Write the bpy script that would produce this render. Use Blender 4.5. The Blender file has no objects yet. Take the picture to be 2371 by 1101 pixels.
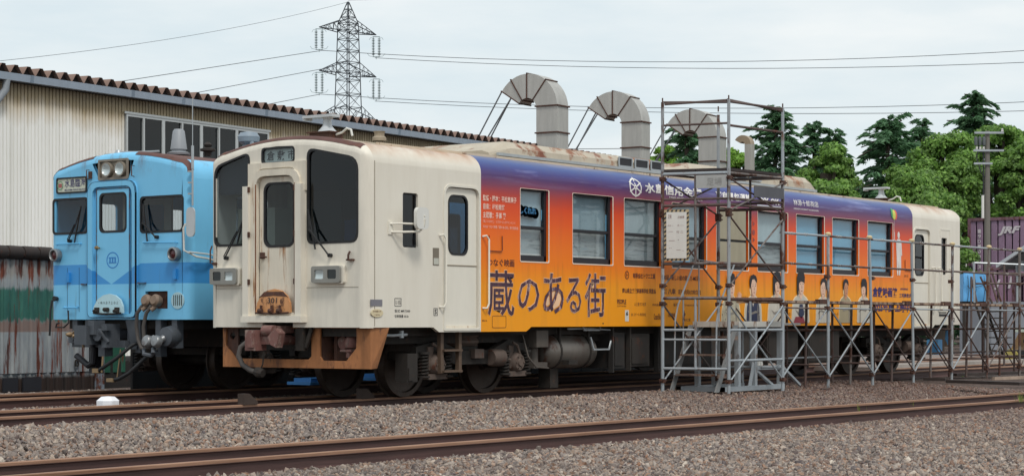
import bpy, math, random
import numpy as np
from mathutils import Vector, Matrix, Quaternion
from mathutils.geometry import delaunay_2d_cdt

# ------------------------------------------------------------------ camera, sky, sun, exposure
SC = bpy.context.scene
CAM = (-17.820, -15.228, 1.002)
TH = math.radians(36.205)
FPX, CXP, YHP = 4450.0, 1185.5, 740.5          # focal length and principal point in photo pixels
RIGHT = Vector((math.sin(TH), -math.cos(TH), 0)); FWD = Vector((math.cos(TH), math.sin(TH), 0))
cd = bpy.data.cameras.new('camera'); cam = bpy.data.objects.new('camera', cd); SC.collection.objects.link(cam)
cam.location = CAM; cam.rotation_euler = (math.radians(90), 0, -(math.pi/2-TH))
cd.sensor_width = 36; cd.lens = FPX/2371*36; cd.shift_y = (YHP-550.5)/2371
cd.clip_start = 0.1; cd.clip_end = 3000
SC.camera = cam

SUN_EL, SUN_AZ = math.radians(55), math.radians(238)     # azimuth of the sun measured from +X, counterclockwise
w = bpy.data.worlds.new('World'); SC.world = w; w.use_nodes = True
nt = w.node_tree; nt.nodes.clear()
def N(t, **k):
    n = nt.nodes.new(t)
    for a, b in k.items(): setattr(n, a, b)
    return n
out = N('ShaderNodeOutputWorld'); bg = N('ShaderNodeBackground'); sky = N('ShaderNodeTexSky')
sky.sky_type = 'NISHITA'; sky.sun_disc = False; sky.sun_elevation = SUN_EL; sky.sun_rotation = math.pi/2-SUN_AZ
sky.air_density = 1.2; sky.dust_density = 3.0
bg.inputs['Strength'].default_value = 0.092
tc = N('ShaderNodeTexCoord'); mp = N('ShaderNodeMapping'); mp.inputs['Scale'].default_value = (1.6, 1.6, 7.0)
nz = N('ShaderNodeTexNoise'); nz.inputs['Scale'].default_value = 2.2; nz.inputs['Detail'].default_value = 7; nz.inputs['Roughness'].default_value = .55
rp = N('ShaderNodeValToRGB'); rp.color_ramp.elements[0].position = .36; rp.color_ramp.elements[1].position = .64
rp.color_ramp.elements[0].color = (6.6, 7.6, 8.1, 1); rp.color_ramp.elements[1].color = (8.7, 9.0, 9.0, 1)
mx = N('ShaderNodeMix', data_type='RGBA'); mx.inputs['Factor'].default_value = .93
L_ = nt.links.new
L_(tc.outputs['Generated'], mp.inputs['Vector']); L_(mp.outputs[0], nz.inputs['Vector']); L_(nz.outputs['Fac'], rp.inputs['Fac'])
L_(sky.outputs[0], mx.inputs[6]); L_(rp.outputs[0], mx.inputs[7]); L_(mx.outputs[2], bg.inputs['Color']); L_(bg.outputs[0], out.inputs[0])
sd = bpy.data.lights.new('sun', 'SUN'); sd.energy = 1.5; sd.angle = math.radians(12); sd.color = (1, .95, .88)
so = bpy.data.objects.new('sun', sd); SC.collection.objects.link(so)
sdir = Vector((math.cos(SUN_EL)*math.cos(SUN_AZ), math.cos(SUN_EL)*math.sin(SUN_AZ), math.sin(SUN_EL)))
so.rotation_euler = sdir.to_track_quat('Z', 'Y').to_euler()
SC.view_settings.view_transform = 'Standard'; SC.view_settings.look = 'None'
SC.view_settings.exposure = 0.25; SC.view_settings.gamma = 1; SC.view_settings.use_curve_mapping = False
SC.cycles.max_bounces = 8; SC.cycles.transparent_max_bounces = 12

# ------------------------------------------------------------------ helpers
R = random.Random(7)
COL = SC.collection
def at(px, py, depth):
    r = (px-CXP)/FPX*depth; z = CAM[2]+(YHP-py)/FPX*depth
    p = Vector(CAM)+RIGHT*r+FWD*depth; p.z = z
    return p
def lin(c):
    if isinstance(c, str): c = tuple(int(c[i:i+2], 16)/255 for i in (0, 2, 4))
    else: c = tuple(v/255 for v in c)
    return tuple(v/12.92 if v <= .04045 else ((v+.055)/1.055)**2.4 for v in c)+(1,)
MATS = {}
class NB:
    def __init__(s, name):
        s.m = bpy.data.materials.new(name); s.m.use_nodes = True; s.t = s.m.node_tree
        s.b = s.t.nodes['Principled BSDF']; s.o = s.t.nodes['Material Output']; s.tc = s.n('ShaderNodeTexCoord')
    def n(s, t, **k):
        n = s.t.nodes.new(t)
        for a, b in k.items(): setattr(n, a, b)
        return n
    def l(s, a, b): s.t.links.new(a, b)
    def noise(s, scale, vec=(1, 1, 1), detail=5, rough=.6, dist=0, loc=(0, 0, 0), src='Object'):
        mp = s.n('ShaderNodeMapping'); mp.inputs['Scale'].default_value = vec; mp.inputs['Location'].default_value = loc
        nz = s.n('ShaderNodeTexNoise'); nz.inputs['Scale'].default_value = scale; nz.inputs['Detail'].default_value = detail
        nz.inputs['Roughness'].default_value = rough; nz.inputs['Distortion'].default_value = dist
        s.l(s.tc.outputs[src], mp.inputs['Vector']); s.l(mp.outputs[0], nz.inputs['Vector']); return nz.outputs['Fac']
    def ramp(s, fac, stops, interp='LINEAR'):
        r = s.n('ShaderNodeValToRGB'); e = r.color_ramp.elements; r.color_ramp.interpolation = interp
        while len(e) > 1: e.remove(e[-1])
        e[0].position = stops[0][0]; e[0].color = stops[0][1]
        for p, c in stops[1:]: x = e.new(p); x.color = c
        s.l(fac, r.inputs['Fac']); return r.outputs[0]
    def mix(s, fac, a, b, mode='MIX'):
        m = s.n('ShaderNodeMix', data_type='RGBA', blend_type=mode)
        for inp, v in ((m.inputs['Factor'], fac), (m.inputs[6], a), (m.inputs[7], b)):
            if isinstance(v, (int, float, tuple)): inp.default_value = v
            else: s.l(v, inp)
        return m.outputs[2]
    def math(s, op, a, b=0.0, clamp=False):
        m = s.n('ShaderNodeMath', operation=op); m.use_clamp = clamp
        for inp, v in ((m.inputs[0], a), (m.inputs[1], b)):
            if isinstance(v, (int, float)): inp.default_value = v
            else: s.l(v, inp)
        return m.outputs[0]
    def axis(s, k, src='Object'):
        x = s.n('ShaderNodeSeparateXYZ'); s.l(s.tc.outputs[src], x.inputs[0]); return x.outputs[k]
    def step(s, v, a, b):
        r = s.n('ShaderNodeMapRange'); r.inputs[1].default_value = a; r.inputs[2].default_value = b; s.l(v, r.inputs[0]); return r.outputs[0]
    def bump(s, fac, strength=.3, dist=.02):
        b = s.n('ShaderNodeBump'); b.inputs['Strength'].default_value = strength; b.inputs['Distance'].default_value = dist
        s.l(fac, b.inputs['Height']); s.l(b.outputs[0], s.b.inputs['Normal'])
    def done(s, col, rough=.6, metal=0.0, spec=.5):
        if isinstance(col, tuple): s.b.inputs['Base Color'].default_value = col
        else: s.l(col, s.b.inputs['Base Color'])
        if isinstance(rough, (int, float)): s.b.inputs['Roughness'].default_value = rough
        else: s.l(rough, s.b.inputs['Roughness'])
        s.b.inputs['Metallic'].default_value = metal; s.b.inputs['Specular IOR Level'].default_value = spec
        return s.m
def G(v): return (v, v, v, 1)
def mat(name, col, rough=.6, metal=0, var=.12, vs=2.5, rust=0.0, rc=('6b3a22', '3a2018'), rs=5, streak=1.0, bump=0.0, spec=.5, dirt=0.0):
    """weathered paint or metal: value mottling, optional grime and streaky rust"""
    if name in MATS: return MATS[name]
    b = NB(name); c = lin(col); f = b.noise(vs, (1, 1, .45), 6, .65)
    dk = tuple(v*(1-var) for v in c[:3])+(1,); lt = tuple(min(1, v*(1+var)) for v in c[:3])+(1,)
    cc = b.ramp(f, [(.3, dk), (.7, lt)])
    if dirt:
        d = b.ramp(b.noise(1.7, (3, 3, .35), 7, .7, loc=(3, 1, 2)), [(.42, G(0)), (.75, G(dirt))])
        cc = b.mix(d, cc, tuple(v*.35 for v in c[:3])+(1,))
    if rust:
        rf = b.noise(rs, (1.6, 1.6, streak), 8, .72, loc=(5, 5, 5))
        t = .74-rust*.42
        m = b.ramp(rf, [(t-.03, G(0)), (t+.05, G(1))])
        rcol = b.ramp(b.noise(rs*3, detail=4), [(.3, lin(rc[1])), (.7, lin(rc[0]))])
        cc = b.mix(m, cc, rcol)
    if bump: b.bump(b.noise(vs*9, detail=4), bump, .01)
    MATS[name] = b.done(cc, rough, metal, spec); return MATS[name]

class MB:
    def __init__(s): s.v = []; s.f = []; s.mi = []; s.cur = 0
    def add(s, vs, fs):
        o = len(s.v); s.v += [tuple(v) for v in vs]; s.f += [tuple(i+o for i in f) for f in fs]; s.mi += [s.cur]*len(fs)
    def box(s, x0, x1, y0, y1, z0, z1, M=None):
        vs = [(x, y, z) for x in (x0, x1) for y in (y0, y1) for z in (z0, z1)]
        if M is not None: vs = [M @ Vector(v) for v in vs]
        s.add(vs, [(0, 1, 3, 2), (4, 6, 7, 5), (0, 4, 5, 1), (2, 3, 7, 6), (0, 2, 6, 4), (1, 5, 7, 3)]); return s
    def cyl(s, a, b, r, n=8, r2=None, cap=True):
        a = Vector(a); b = Vector(b); d = b-a
        q = d.to_track_quat('Z', 'Y'); r2 = r if r2 is None else r2
        vs = []
        for p, rr in ((a, r), (b, r2)):
            for i in range(n):
                t = 2*math.pi*i/n; vs.append(p+q @ Vector((rr*math.cos(t), rr*math.sin(t), 0)))
        fs = [(i, (i+1) % n, n+(i+1) % n, n+i) for i in range(n)]
        if cap: fs += [tuple(range(n-1, -1, -1)), tuple(range(n, 2*n))]
        s.add(vs, fs); return s
    def tube(s, pts, r, n=7):
        pts = [Vector(p) for p in pts]; rings = []
        for i, p in enumerate(pts):
            d = (pts[min(i+1, len(pts)-1)]-pts[max(i-1, 0)]).normalized(); q = d.to_track_quat('Z', 'Y')
            rings += [p+q @ Vector((r*math.cos(2*math.pi*k/n), r*math.sin(2*math.pi*k/n), 0)) for k in range(n)]
        # align rings
        out = [rings[:n]]
        for i in range(1, len(pts)):
            ring = rings[i*n:(i+1)*n]; prev = out[-1]
            best = min(range(n), key=lambda k: sum((ring[(k+j) % n]-pts[i]-(prev[j]-pts[i-1])).length for j in range(n)))
            out.append([ring[(best+j) % n] for j in range(n)])
        vs = [v for rg in out for v in rg]; m = len(pts)
        fs = [(i*n+k, i*n+(k+1) % n, (i+1)*n+(k+1) % n, (i+1)*n+k) for i in range(m-1) for k in range(n)]
        fs += [tuple(range(n-1, -1, -1)), tuple((m-1)*n+k for k in range(n))]
        s.add(vs, fs); return s
    def sweep(s, prof, x0, x1, axis='x', close=True):
        """profile of (a, b) pairs extruded along an axis"""
        n = len(prof); vs = []
        for x in (x0, x1):
            for a, b in prof: vs.append((x, a, b) if axis == 'x' else ((a, x, b) if axis == 'y' else (a, b, x)))
        fs = [(i, (i+1) % n, n+(i+1) % n, n+i) for i in range(n if close else n-1)]
        if close: fs += [tuple(range(n-1, -1, -1)), tuple(range(n, 2*n))]
        s.add(vs, fs); return s
    def lathe(s, prof, c, axis, n=24, caps=True):
        """profile (radius, along) turned about axis through c"""
        c = Vector(c); q = Vector(axis).to_track_quat('Z', 'Y'); m = len(prof)
        vs = [c+q @ Vector((r*math.cos(2*math.pi*k/n), r*math.sin(2*math.pi*k/n), a)) for r, a in prof for k in range(n)]
        fs = [(i*n+k, i*n+(k+1) % n, (i+1)*n+(k+1) % n, (i+1)*n+k) for i in range(m-1) for k in range(n)]
        if caps: fs += [tuple(range(n-1, -1, -1)), tuple((m-1)*n+k for k in range(n))]
        s.add(vs, fs); return s
    def plate(s, outline, holes, t, f):
        """flat plate with holes; f maps (u, v, depth) to a point"""
        loops = [outline]+list(holes); n = sum(len(l) for l in loops)
        flat = [p for l in loops for p in l]; ed = []; o = 0
        for l in loops: ed += [(o+i, o+(i+1) % len(l)) for i in range(len(l))]; o += len(l)
        cv, _, cf, ov, _, _ = delaunay_2d_cdt([Vector(p) for p in flat], ed, [], 0, 1e-7); first = {}
        idx = [(o_[0] if o_ else None) for o_ in ov]
        def inside(p, l):
            c = False; x, y = p
            for i in range(len(l)):
                (x1, y1), (x2, y2) = l[i], l[i-1]
                if (y1 > y) != (y2 > y) and x < (x2-x1)*(y-y1)/(y2-y1)+x1: c = not c
            return c
        tris = []
        for fc in cf:
            ce = (sum(cv[i].x for i in fc)/3, sum(cv[i].y for i in fc)/3)
            if inside(ce, outline) and not any(inside(ce, h_) for h_ in holes) and all(idx[i] is not None for i in fc): tris.append([idx[i] for i in fc])
        vs = [f(u, v, 0) for u, v in flat]+[f(u, v, t) for u, v in flat]
        fs = [tuple(x) for x in tris]+[tuple(i+n for i in x) for x in tris]; o = 0
        for l in loops:
            k = len(l); fs += [(o+i, o+(i+1) % k, n+o+(i+1) % k, n+o+i) for i in range(k)]; o += k
        s.add(vs, fs); return s
    def build(s, name, m, parent=None, smooth=False, fixn=True, **kw):
        me = bpy.data.meshes.new(name); me.from_pydata([tuple(v) for v in s.v], [], s.f)
        for x in (m if isinstance(m, (list, tuple)) else [m]): me.materials.append(x)
        if isinstance(m, (list, tuple)): me.polygons.foreach_set('material_index', s.mi)
        me.validate()
        if fixn:
            import bmesh
            bm = bmesh.new(); bm.from_mesh(me); bmesh.ops.recalc_face_normals(bm, faces=bm.faces); bm.to_mesh(me); bm.free()
        if smooth:
            me.polygons.foreach_set('use_smooth', [True]*len(me.polygons))
            if smooth != 'all': me.set_sharp_from_angle(angle=math.radians(38))
        o = bpy.data.objects.new(name, me); COL.objects.link(o); o.parent = parent
        for k, v in kw.items(): o[k] = v
        return o
def thing(name, label, cat, loc=(0, 0, 0), rz=0, group=None, kind=None):
    o = bpy.data.objects.new(name, None); COL.objects.link(o); o.location = loc; o.rotation_euler = (0, 0, rz); o.empty_display_size = .2
    o['label'] = label; o['category'] = cat
    if group: o['group'] = group
    if kind: o['kind'] = kind
    return o
def tag(o, label, cat, group=None):
    o['label'] = label; o['category'] = cat
    if group: o['group'] = group
    return o
def rr(x0, z0, x1, z1, r=.03, n=4):
    x0, x1 = min(x0, x1), max(x0, x1); z0, z1 = min(z0, z1), max(z0, z1); p = []
    for cx, cz, a in ((x1-r, z1-r, 0), (x0+r, z1-r, 90), (x0+r, z0+r, 180), (x1-r, z0+r, 270)):
        for i in range(n+1):
            t = math.radians(a+90*i/n); p.append((cx+r*math.cos(t), cz+r*math.sin(t)))
    return p
def rpoly(pts, r=.06, n=4):
    out = []; m = len(pts)
    for i in range(m):
        p = Vector(pts[i]); a = (Vector(pts[i-1])-p); b = (Vector(pts[(i+1) % m])-p)
        rad = r[i] if isinstance(r, (list, tuple)) else r
        A = p+a.normalized()*min(rad, a.length*.45); B = p+b.normalized()*min(rad, b.length*.45)
        for k in range(n+1):
            t = k/n; q = A*(1-t)**2+p*2*t*(1-t)+B*t*t; out.append((q.x, q.y))
    return out
def inset(pts, d):
    """shrink a convex outline towards its centre by about d"""
    cx = sum(p[0] for p in pts)/len(pts); cz = sum(p[1] for p in pts)/len(pts)
    w = (max(p[0] for p in pts)-min(p[0] for p in pts))/2; h = (max(p[1] for p in pts)-min(p[1] for p in pts))/2
    return [(cx+(x-cx)*(1-d/w), cz+(z-cz)*(1-d/h)) for x, z in pts]
def split_loose(o):
    me = o.data; n = len(me.vertices); p = list(range(n))
    def fd(i):
        while p[i] != i: p[i] = p[p[i]]; i = p[i]
        return i
    for e in me.edges:
        a, b_ = fd(e.vertices[0]), fd(e.vertices[1])
        if a != b_: p[a] = b_
    gr = {}
    for f in me.polygons: gr.setdefault(fd(f.vertices[0]), []).append(f)
    if len(gr) < 2 or len(gr) > 40: return
    ms = list(me.materials); co = [v.co.copy() for v in me.vertices]; first = True
    for fs in gr.values():
        vi = {}; vs = []; ff = []
        for f in fs:
            for v in f.vertices:
                if v not in vi: vi[v] = len(vs); vs.append(co[v])
            ff.append([vi[v] for v in f.vertices])
        m2 = bpy.data.meshes.new(me.name); m2.from_pydata(vs, [], ff)
        for m_ in ms: m2.materials.append(m_)
        if fs[0].use_smooth: m2.polygons.foreach_set('use_smooth', [True]*len(ff)); m2.set_sharp_from_angle(angle=.66)
        if first: o2 = o; first = False; o.data = m2
        else:
            o2 = o.copy(); o2.data = m2; COL.objects.link(o2)
DG = None
def text(s, rect, m, parent, f, name='lettering', bold=0.0, shear=0.0, name_kw=None):
    """lettering fitted to rect=(u0, v0, u1, v1) and laid on a surface through f(u, v)"""
    c = bpy.data.curves.new(name, 'FONT'); c.body = s; c.resolution_u = 2; c.offset = bold; c.shear = shear; c.fill_mode = 'FRONT'
    o = bpy.data.objects.new(name, c); COL.objects.link(o); bpy.context.view_layer.update()
    me = bpy.data.meshes.new_from_object(o.evaluated_get(bpy.context.evaluated_depsgraph_get()))
    bpy.data.objects.remove(o)
    if not len(me.vertices): return None
    co = np.empty(len(me.vertices)*3); me.vertices.foreach_get('co', co); co = co.reshape(-1, 3)
    mn, mxx = co.min(0), co.max(0); u0, v0, u1, v1 = rect
    for i, p in enumerate(co):
        a = (p[0]-mn[0])/max(1e-6, mxx[0]-mn[0]); b = (p[1]-mn[1])/max(1e-6, mxx[1]-mn[1])
        co[i] = f(u0+(u1-u0)*a, v0+(v1-v0)*b)
    me.vertices.foreach_set('co', co.ravel()); me.materials.clear(); me.materials.append(m); me.name = name
    o = bpy.data.objects.new(name, me); COL.objects.link(o); o.parent = parent
    return o
def glass(name, tint, ref=1.0, rough=.03):
    if name in MATS: return MATS[name]
    b = NB(name); t = b.n('ShaderNodeBsdfTransparent'); t.inputs[0].default_value = tint
    g = b.n('ShaderNodeBsdfGlossy'); g.inputs['Roughness'].default_value = rough; g.inputs[0].default_value = (1, 1, 1, 1)
    fr = b.n('ShaderNodeFresnel'); fr.inputs[0].default_value = 1.5
    ge = b.n('ShaderNodeNewGeometry'); k = b.math('MULTIPLY', fr.outputs[0], 1.0*ref, True); k = b.math('MULTIPLY', k, b.math('SUBTRACT', 1.0, ge.outputs['Backfacing']))
    m = b.n('ShaderNodeMixShader'); b.l(k, m.inputs[0]); b.l(t.outputs[0], m.inputs[1]); b.l(g.outputs[0], m.inputs[2]); b.l(m.outputs[0], b.o.inputs[0])
    b.bump(b.noise(1.2, detail=2), .02, .1); b.l(b.b.inputs['Normal'].links[0].from_socket, g.inputs['Normal'])
    MATS[name] = b.m; return b.m
# ------------------------------------------------------------------ materials
CREAM = mat('cream_paint', 'e1dacc', .5, var=.06, dirt=.26, rust=.16, rs=1.6, streak=.25, rc=('a8743e', '7a4a28'))
CREAMC = mat('clean_cream_paint', 'e2ddd0', .5, var=.04, dirt=.10)
CREAMR = mat('rusty_cream_paint', 'dcd3c2', .55, var=.06, dirt=.3, rust=.36, rs=3.0, streak=.14, rc=('b98550', '7a4a28'))
RUSTF = mat('orange_rust', 'a06a42', .8, var=.28, dirt=.55, rust=.46, rs=1.8, streak=.6, rc=('7a5038', '49322a'), bump=.25)
RUSTD = mat('brown_rust_steel', '4e352c', .8, var=.35, rust=.5, rs=6, rc=('6d4330', '2c1b17'), bump=.4)
DARK = mat('underframe_grime', '28231f', .78, var=.35, vs=4, rust=.35, rs=5, rc=('4a372c', '241d1a'), bump=.25)
BLK = mat('black_rubber', '1c1d20', .6, var=.2)
WHEEL = mat('wheel_steel', '4a403a', .5, .5, var=.3, rust=.4, rs=8, rc=('55402f', '2c2320'))
ALU = mat('window_aluminium', '3d3e42', .45, .4, var=.1)
SILV = mat('galvanised_steel', 'aab0b4', .42, .35, var=.10, dirt=.2)
WHITEP = mat('white_paint', 'd9d8d2', .5, var=.05, dirt=.15)
GREY = mat('grey_paint', '8b8a84', .5, var=.1, dirt=.25)
INTR = mat('interior_panel', 'aeb1a2', .6, var=.08); INTD = mat('interior_dark', '2b2f33', .7, var=.15)
BLUE = mat('sky_blue_paint', '62b6e6', .45, var=.05, dirt=.16, rust=.10, rs=2.2, streak=.2, rc=('8a6a4a', '4a3a30'))
BLUEM = mat('mid_blue_paint', '2e8bd2', .45, var=.05, dirt=.15)
ROOFB = mat('rusty_roof_paint', '5d3f3a', .8, var=.22, rust=.42, rs=3, rc=('7d4e35', '3d2a28'), bump=.2)
ROOFC = mat('stained_roof_paint', 'a99b86', .75, var=.18, dirt=.5, rust=.35, rs=1.2, streak=1.0, rc=('9a6a42', '6a4630'))
GUTT = mat('roof_gutter_paint', 'c9b9a3', .6, var=.1, rust=.3, rs=3, streak=1, rc=('8c5d3c', '4f3528'))
GL = glass('window_glass', (.74, .79, .82, 1), .75); GLS = glass('side_glass', (.92, .94, .95, 1)); GLD = glass('tinted_glass', (.30, .36, .42, 1), .8)
LAMPM = mat('reflector', 'f4f6f6', .25, .35, var=.05); LENS = glass('lamp_glass', (.9, .92, .92, 1)); LENSD = glass('grey_lens', (.3, .36, .36, 1))
INK = mat('black_ink', '24252b', .6, var=.05); WINK = mat('white_ink', 'ece9e6', .6, var=.02)
PINK = mat('pale_pink_ink', 'f1c9b8', .6, var=.02); BRINK = mat('maroon_ink', '5e2a22', .6, var=.05); NAVY = mat('navy_ink', '2c2466', .6, var=.05)
BLIND1 = mat('grey_blue_blind', 'a5bcc6', .8, var=.16, vs=1.3); BLIND2 = mat('sky_blue_blind', '74b0ce', .8, var=.05)
def blind_low():
    b = NB('striped_curtain'); z = b.axis(2); f = b.noise(3, (1, 1, 9), 4)
    return b.done(b.ramp(f, [(.3, lin('70787a')), (.5, lin('a8b0b0')), (.75, lin('98a8ae'))]), .8)
BLIND3 = blind_low(); BOARD = mat('beige_board', 'a49d88', .8, var=.06, dirt=.25)
def livery():
    b = NB('sunset_livery'); z = b.axis(2); x = b.axis(0)
    zz = b.math('ADD', z, b.math('MULTIPLY', b.math('SUBTRACT', b.noise(.7, (1, 1, 4), 4), .5), .10))
    g = b.ramp(b.step(zz, .85, 3.25), [(0, lin('f39d10')), (.25, lin('f69c0c')), (.38, lin('f27f0e')), (.50, lin('ee7214')), (.62, lin('e65a18')),
        (.70, lin('da4a1e')), (.76, lin('b44038')), (.81, lin('843f58')), (.86, lin('5a3c6e')), (.90, lin('464482')), (.945, lin('3d5590')), (1, lin('64646e'))])
    cl = b.ramp(b.noise(1.1, (.5, 1, 6), 5, .6), [(.52, G(0)), (.68, G(.42))]); hz = b.step(z, 2.80, 2.95)
    g = b.mix(b.math('MULTIPLY', cl, hz), g, lin('a9aedb'))
    g = b.mix(b.ramp(b.noise(2, (2.5, 2.5, .3), 6), [(.5, G(0)), (.8, G(.16))]), g, lin('6b5a50'))
    dr_ = b.math('MULTIPLY', b.math('MULTIPLY', b.step(z, 1.15, 1.5), b.math('SUBTRACT', 1.0, b.step(z, 1.74, 1.84))), b.ramp(b.noise(4, (2.2, 1, .12), 6, .6), [(.5, G(0)), (.72, G(.32))])); g = b.mix(dr_, g, lin('7a4a20'))
    # cream ends: soft round stain towards the gutter
    st = b.math('MULTIPLY', b.step(z, 3.0, 3.17), b.ramp(b.noise(2.2, (1, 1, .5), 6), [(.35, G(.15)), (.65, G(1))]))
    cr = b.mix(b.ramp(b.noise(2.5, (2, 2, .35), 6), [(.4, G(0)), (.8, G(.18))]), lin('e1dbce'), lin('9c8a6c'))
    cr = b.mix(st, cr, lin('a9713f'))
    inside = b.math('MULTIPLY', b.math('GREATER_THAN', x, 2.292), b.math('LESS_THAN', x, 15.70))
    c = b.mix(inside, cr, g)
    c = b.mix(b.math('MULTIPLY', b.step(z, 3.10, 3.2), b.ramp(b.noise(3, (1, 1, 2), 6), [(.4, G(0)), (.7, G(.6))])), c, lin('7c6f68'))
    b.bump(b.noise(.9, (1, 1, 1.4), 2, .4), .10, .05)
    return b.done(c, .36, spec=.28)
LIV = livery()
def photo_ink():
    b = NB('collage_ink'); v = b.n('ShaderNodeTexVoronoi'); v.inputs['Scale'].default_value = 9
    mp = b.n('ShaderNodeMapping'); mp.inputs['Scale'].default_value = (1.5, 1, 1); mp.inputs['Rotation'].default_value = (0, .7, 0)
    b.l(b.tc.outputs['Object'], mp.inputs[0]); b.l(mp.outputs[0], v.inputs['Vector'])
    w = b.noise(7, (2.4, 1, .7), 5, .7, .8)
    c = b.ramp(w, [(.0, lin('2a1a26')), (.42, lin('3c2030')), (.50, lin('5b3350')), (.56, lin('3a2230')), (.60, lin('e8d8cf')), (.63, lin('b04a33')), (.68, lin('4b2a46')), (.8, lin('c9b8b8'))])
    c = b.mix(b.math('LESS_THAN', b.axis(0), 3.05), c, lin('3d2238'))
    return b.done(b.mix(.35, c, b.ramp(w, [(.45, lin('3a2230')), (.6, lin('7a4a50'))])), .5)
COLLAGE = photo_ink()

# ------------------------------------------------------------------ shared railcar geometry
def body_profile(W, zb, zs, zg, zc, yg=.28):
    """half cross-section from the near side bottom over the roof to the far side bottom: (y, z)"""
    p = [(0, zb), (0, zs)]
    for i in range(1, 8):
        a = math.pi/2*i/8; p.append((yg*(1-math.cos(a)), zs+(zg-zs)*math.sin(a)))
    p.append((yg, zg)); n = 7
    for i in range(1, n+1):
        t = i/n; y = yg+(W/2-yg)*t; p.append((y, zg+(zc-zg)*(1-(1-t)**2)))
    return p+[(W-y, z) for y, z in p[-2::-1]]
def shell(name, prof, x0, x1, i0, i1, m, parent, smooth=True):
    b = MB(); pr = prof[i0:i1+1]; n = len(pr)
    xs = [x0+(x1-x0)*i/12 for i in range(13)]
    vs = [(x, y, z) for x in xs for y, z in pr]
    b.add(vs, [(j*n+k, j*n+k+1, (j+1)*n+k+1, (j+1)*n+k) for j in range(12) for k in range(n-1)])
    return b.build(name, m, parent, smooth, fixn=False)
def end_cap(name, prof, W, r, m, parent, x0=0, sgn=1):
    """the rounded edge that turns the sides and roof into the flat end wall"""
    b = MB(); n = len(prof); cy = W/2; zc = 1.9; rings = []
    for i in range(6):
        a = math.pi/2*i/5; dx = r*(1-math.sin(a)) if False else r*(1-math.cos(math.pi/2-a)); ins = r*(1-math.sin(math.pi/2-a))
        rg = []
        for y, z in prof:
            yy = min(max(y, 0+ins), W-ins); 
            zz = z-ins*max(0, min(1, (z-2.9)/.25)) if z > 2.9 else z
            rg.append((x0+sgn*dx, yy, zz))
        rings.append(rg)
    vs = [v for rg in rings for v in rg]
    b.add(vs, [(j*n+k, j*n+k+1, (j+1)*n+k+1, (j+1)*n+k) for j in range(5) for k in range(n-1)])
    return b.build(name, m, parent, True, fixn=False), rings[-1]
def wheel_geo(b, x, y, r=.43, s=1):
    b.lathe([(0, -.07), (.10, -.07), (.12, -.03), (r*.55, -.02), (r*.84, -.03), (r*.86, -.065), (r, -.065), (r*1.0, .05), (r+.028, .055), (r+.028, .078), (r*.86, .078), (r*.84, .03), (.12, .03), (0, .03)], (x, y, r), (0, s, 0), 36)
DUST = mat('dusty_axle_gear', '5a4c44', .75, var=.3, rust=.3, rs=6, bump=.3)
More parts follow.
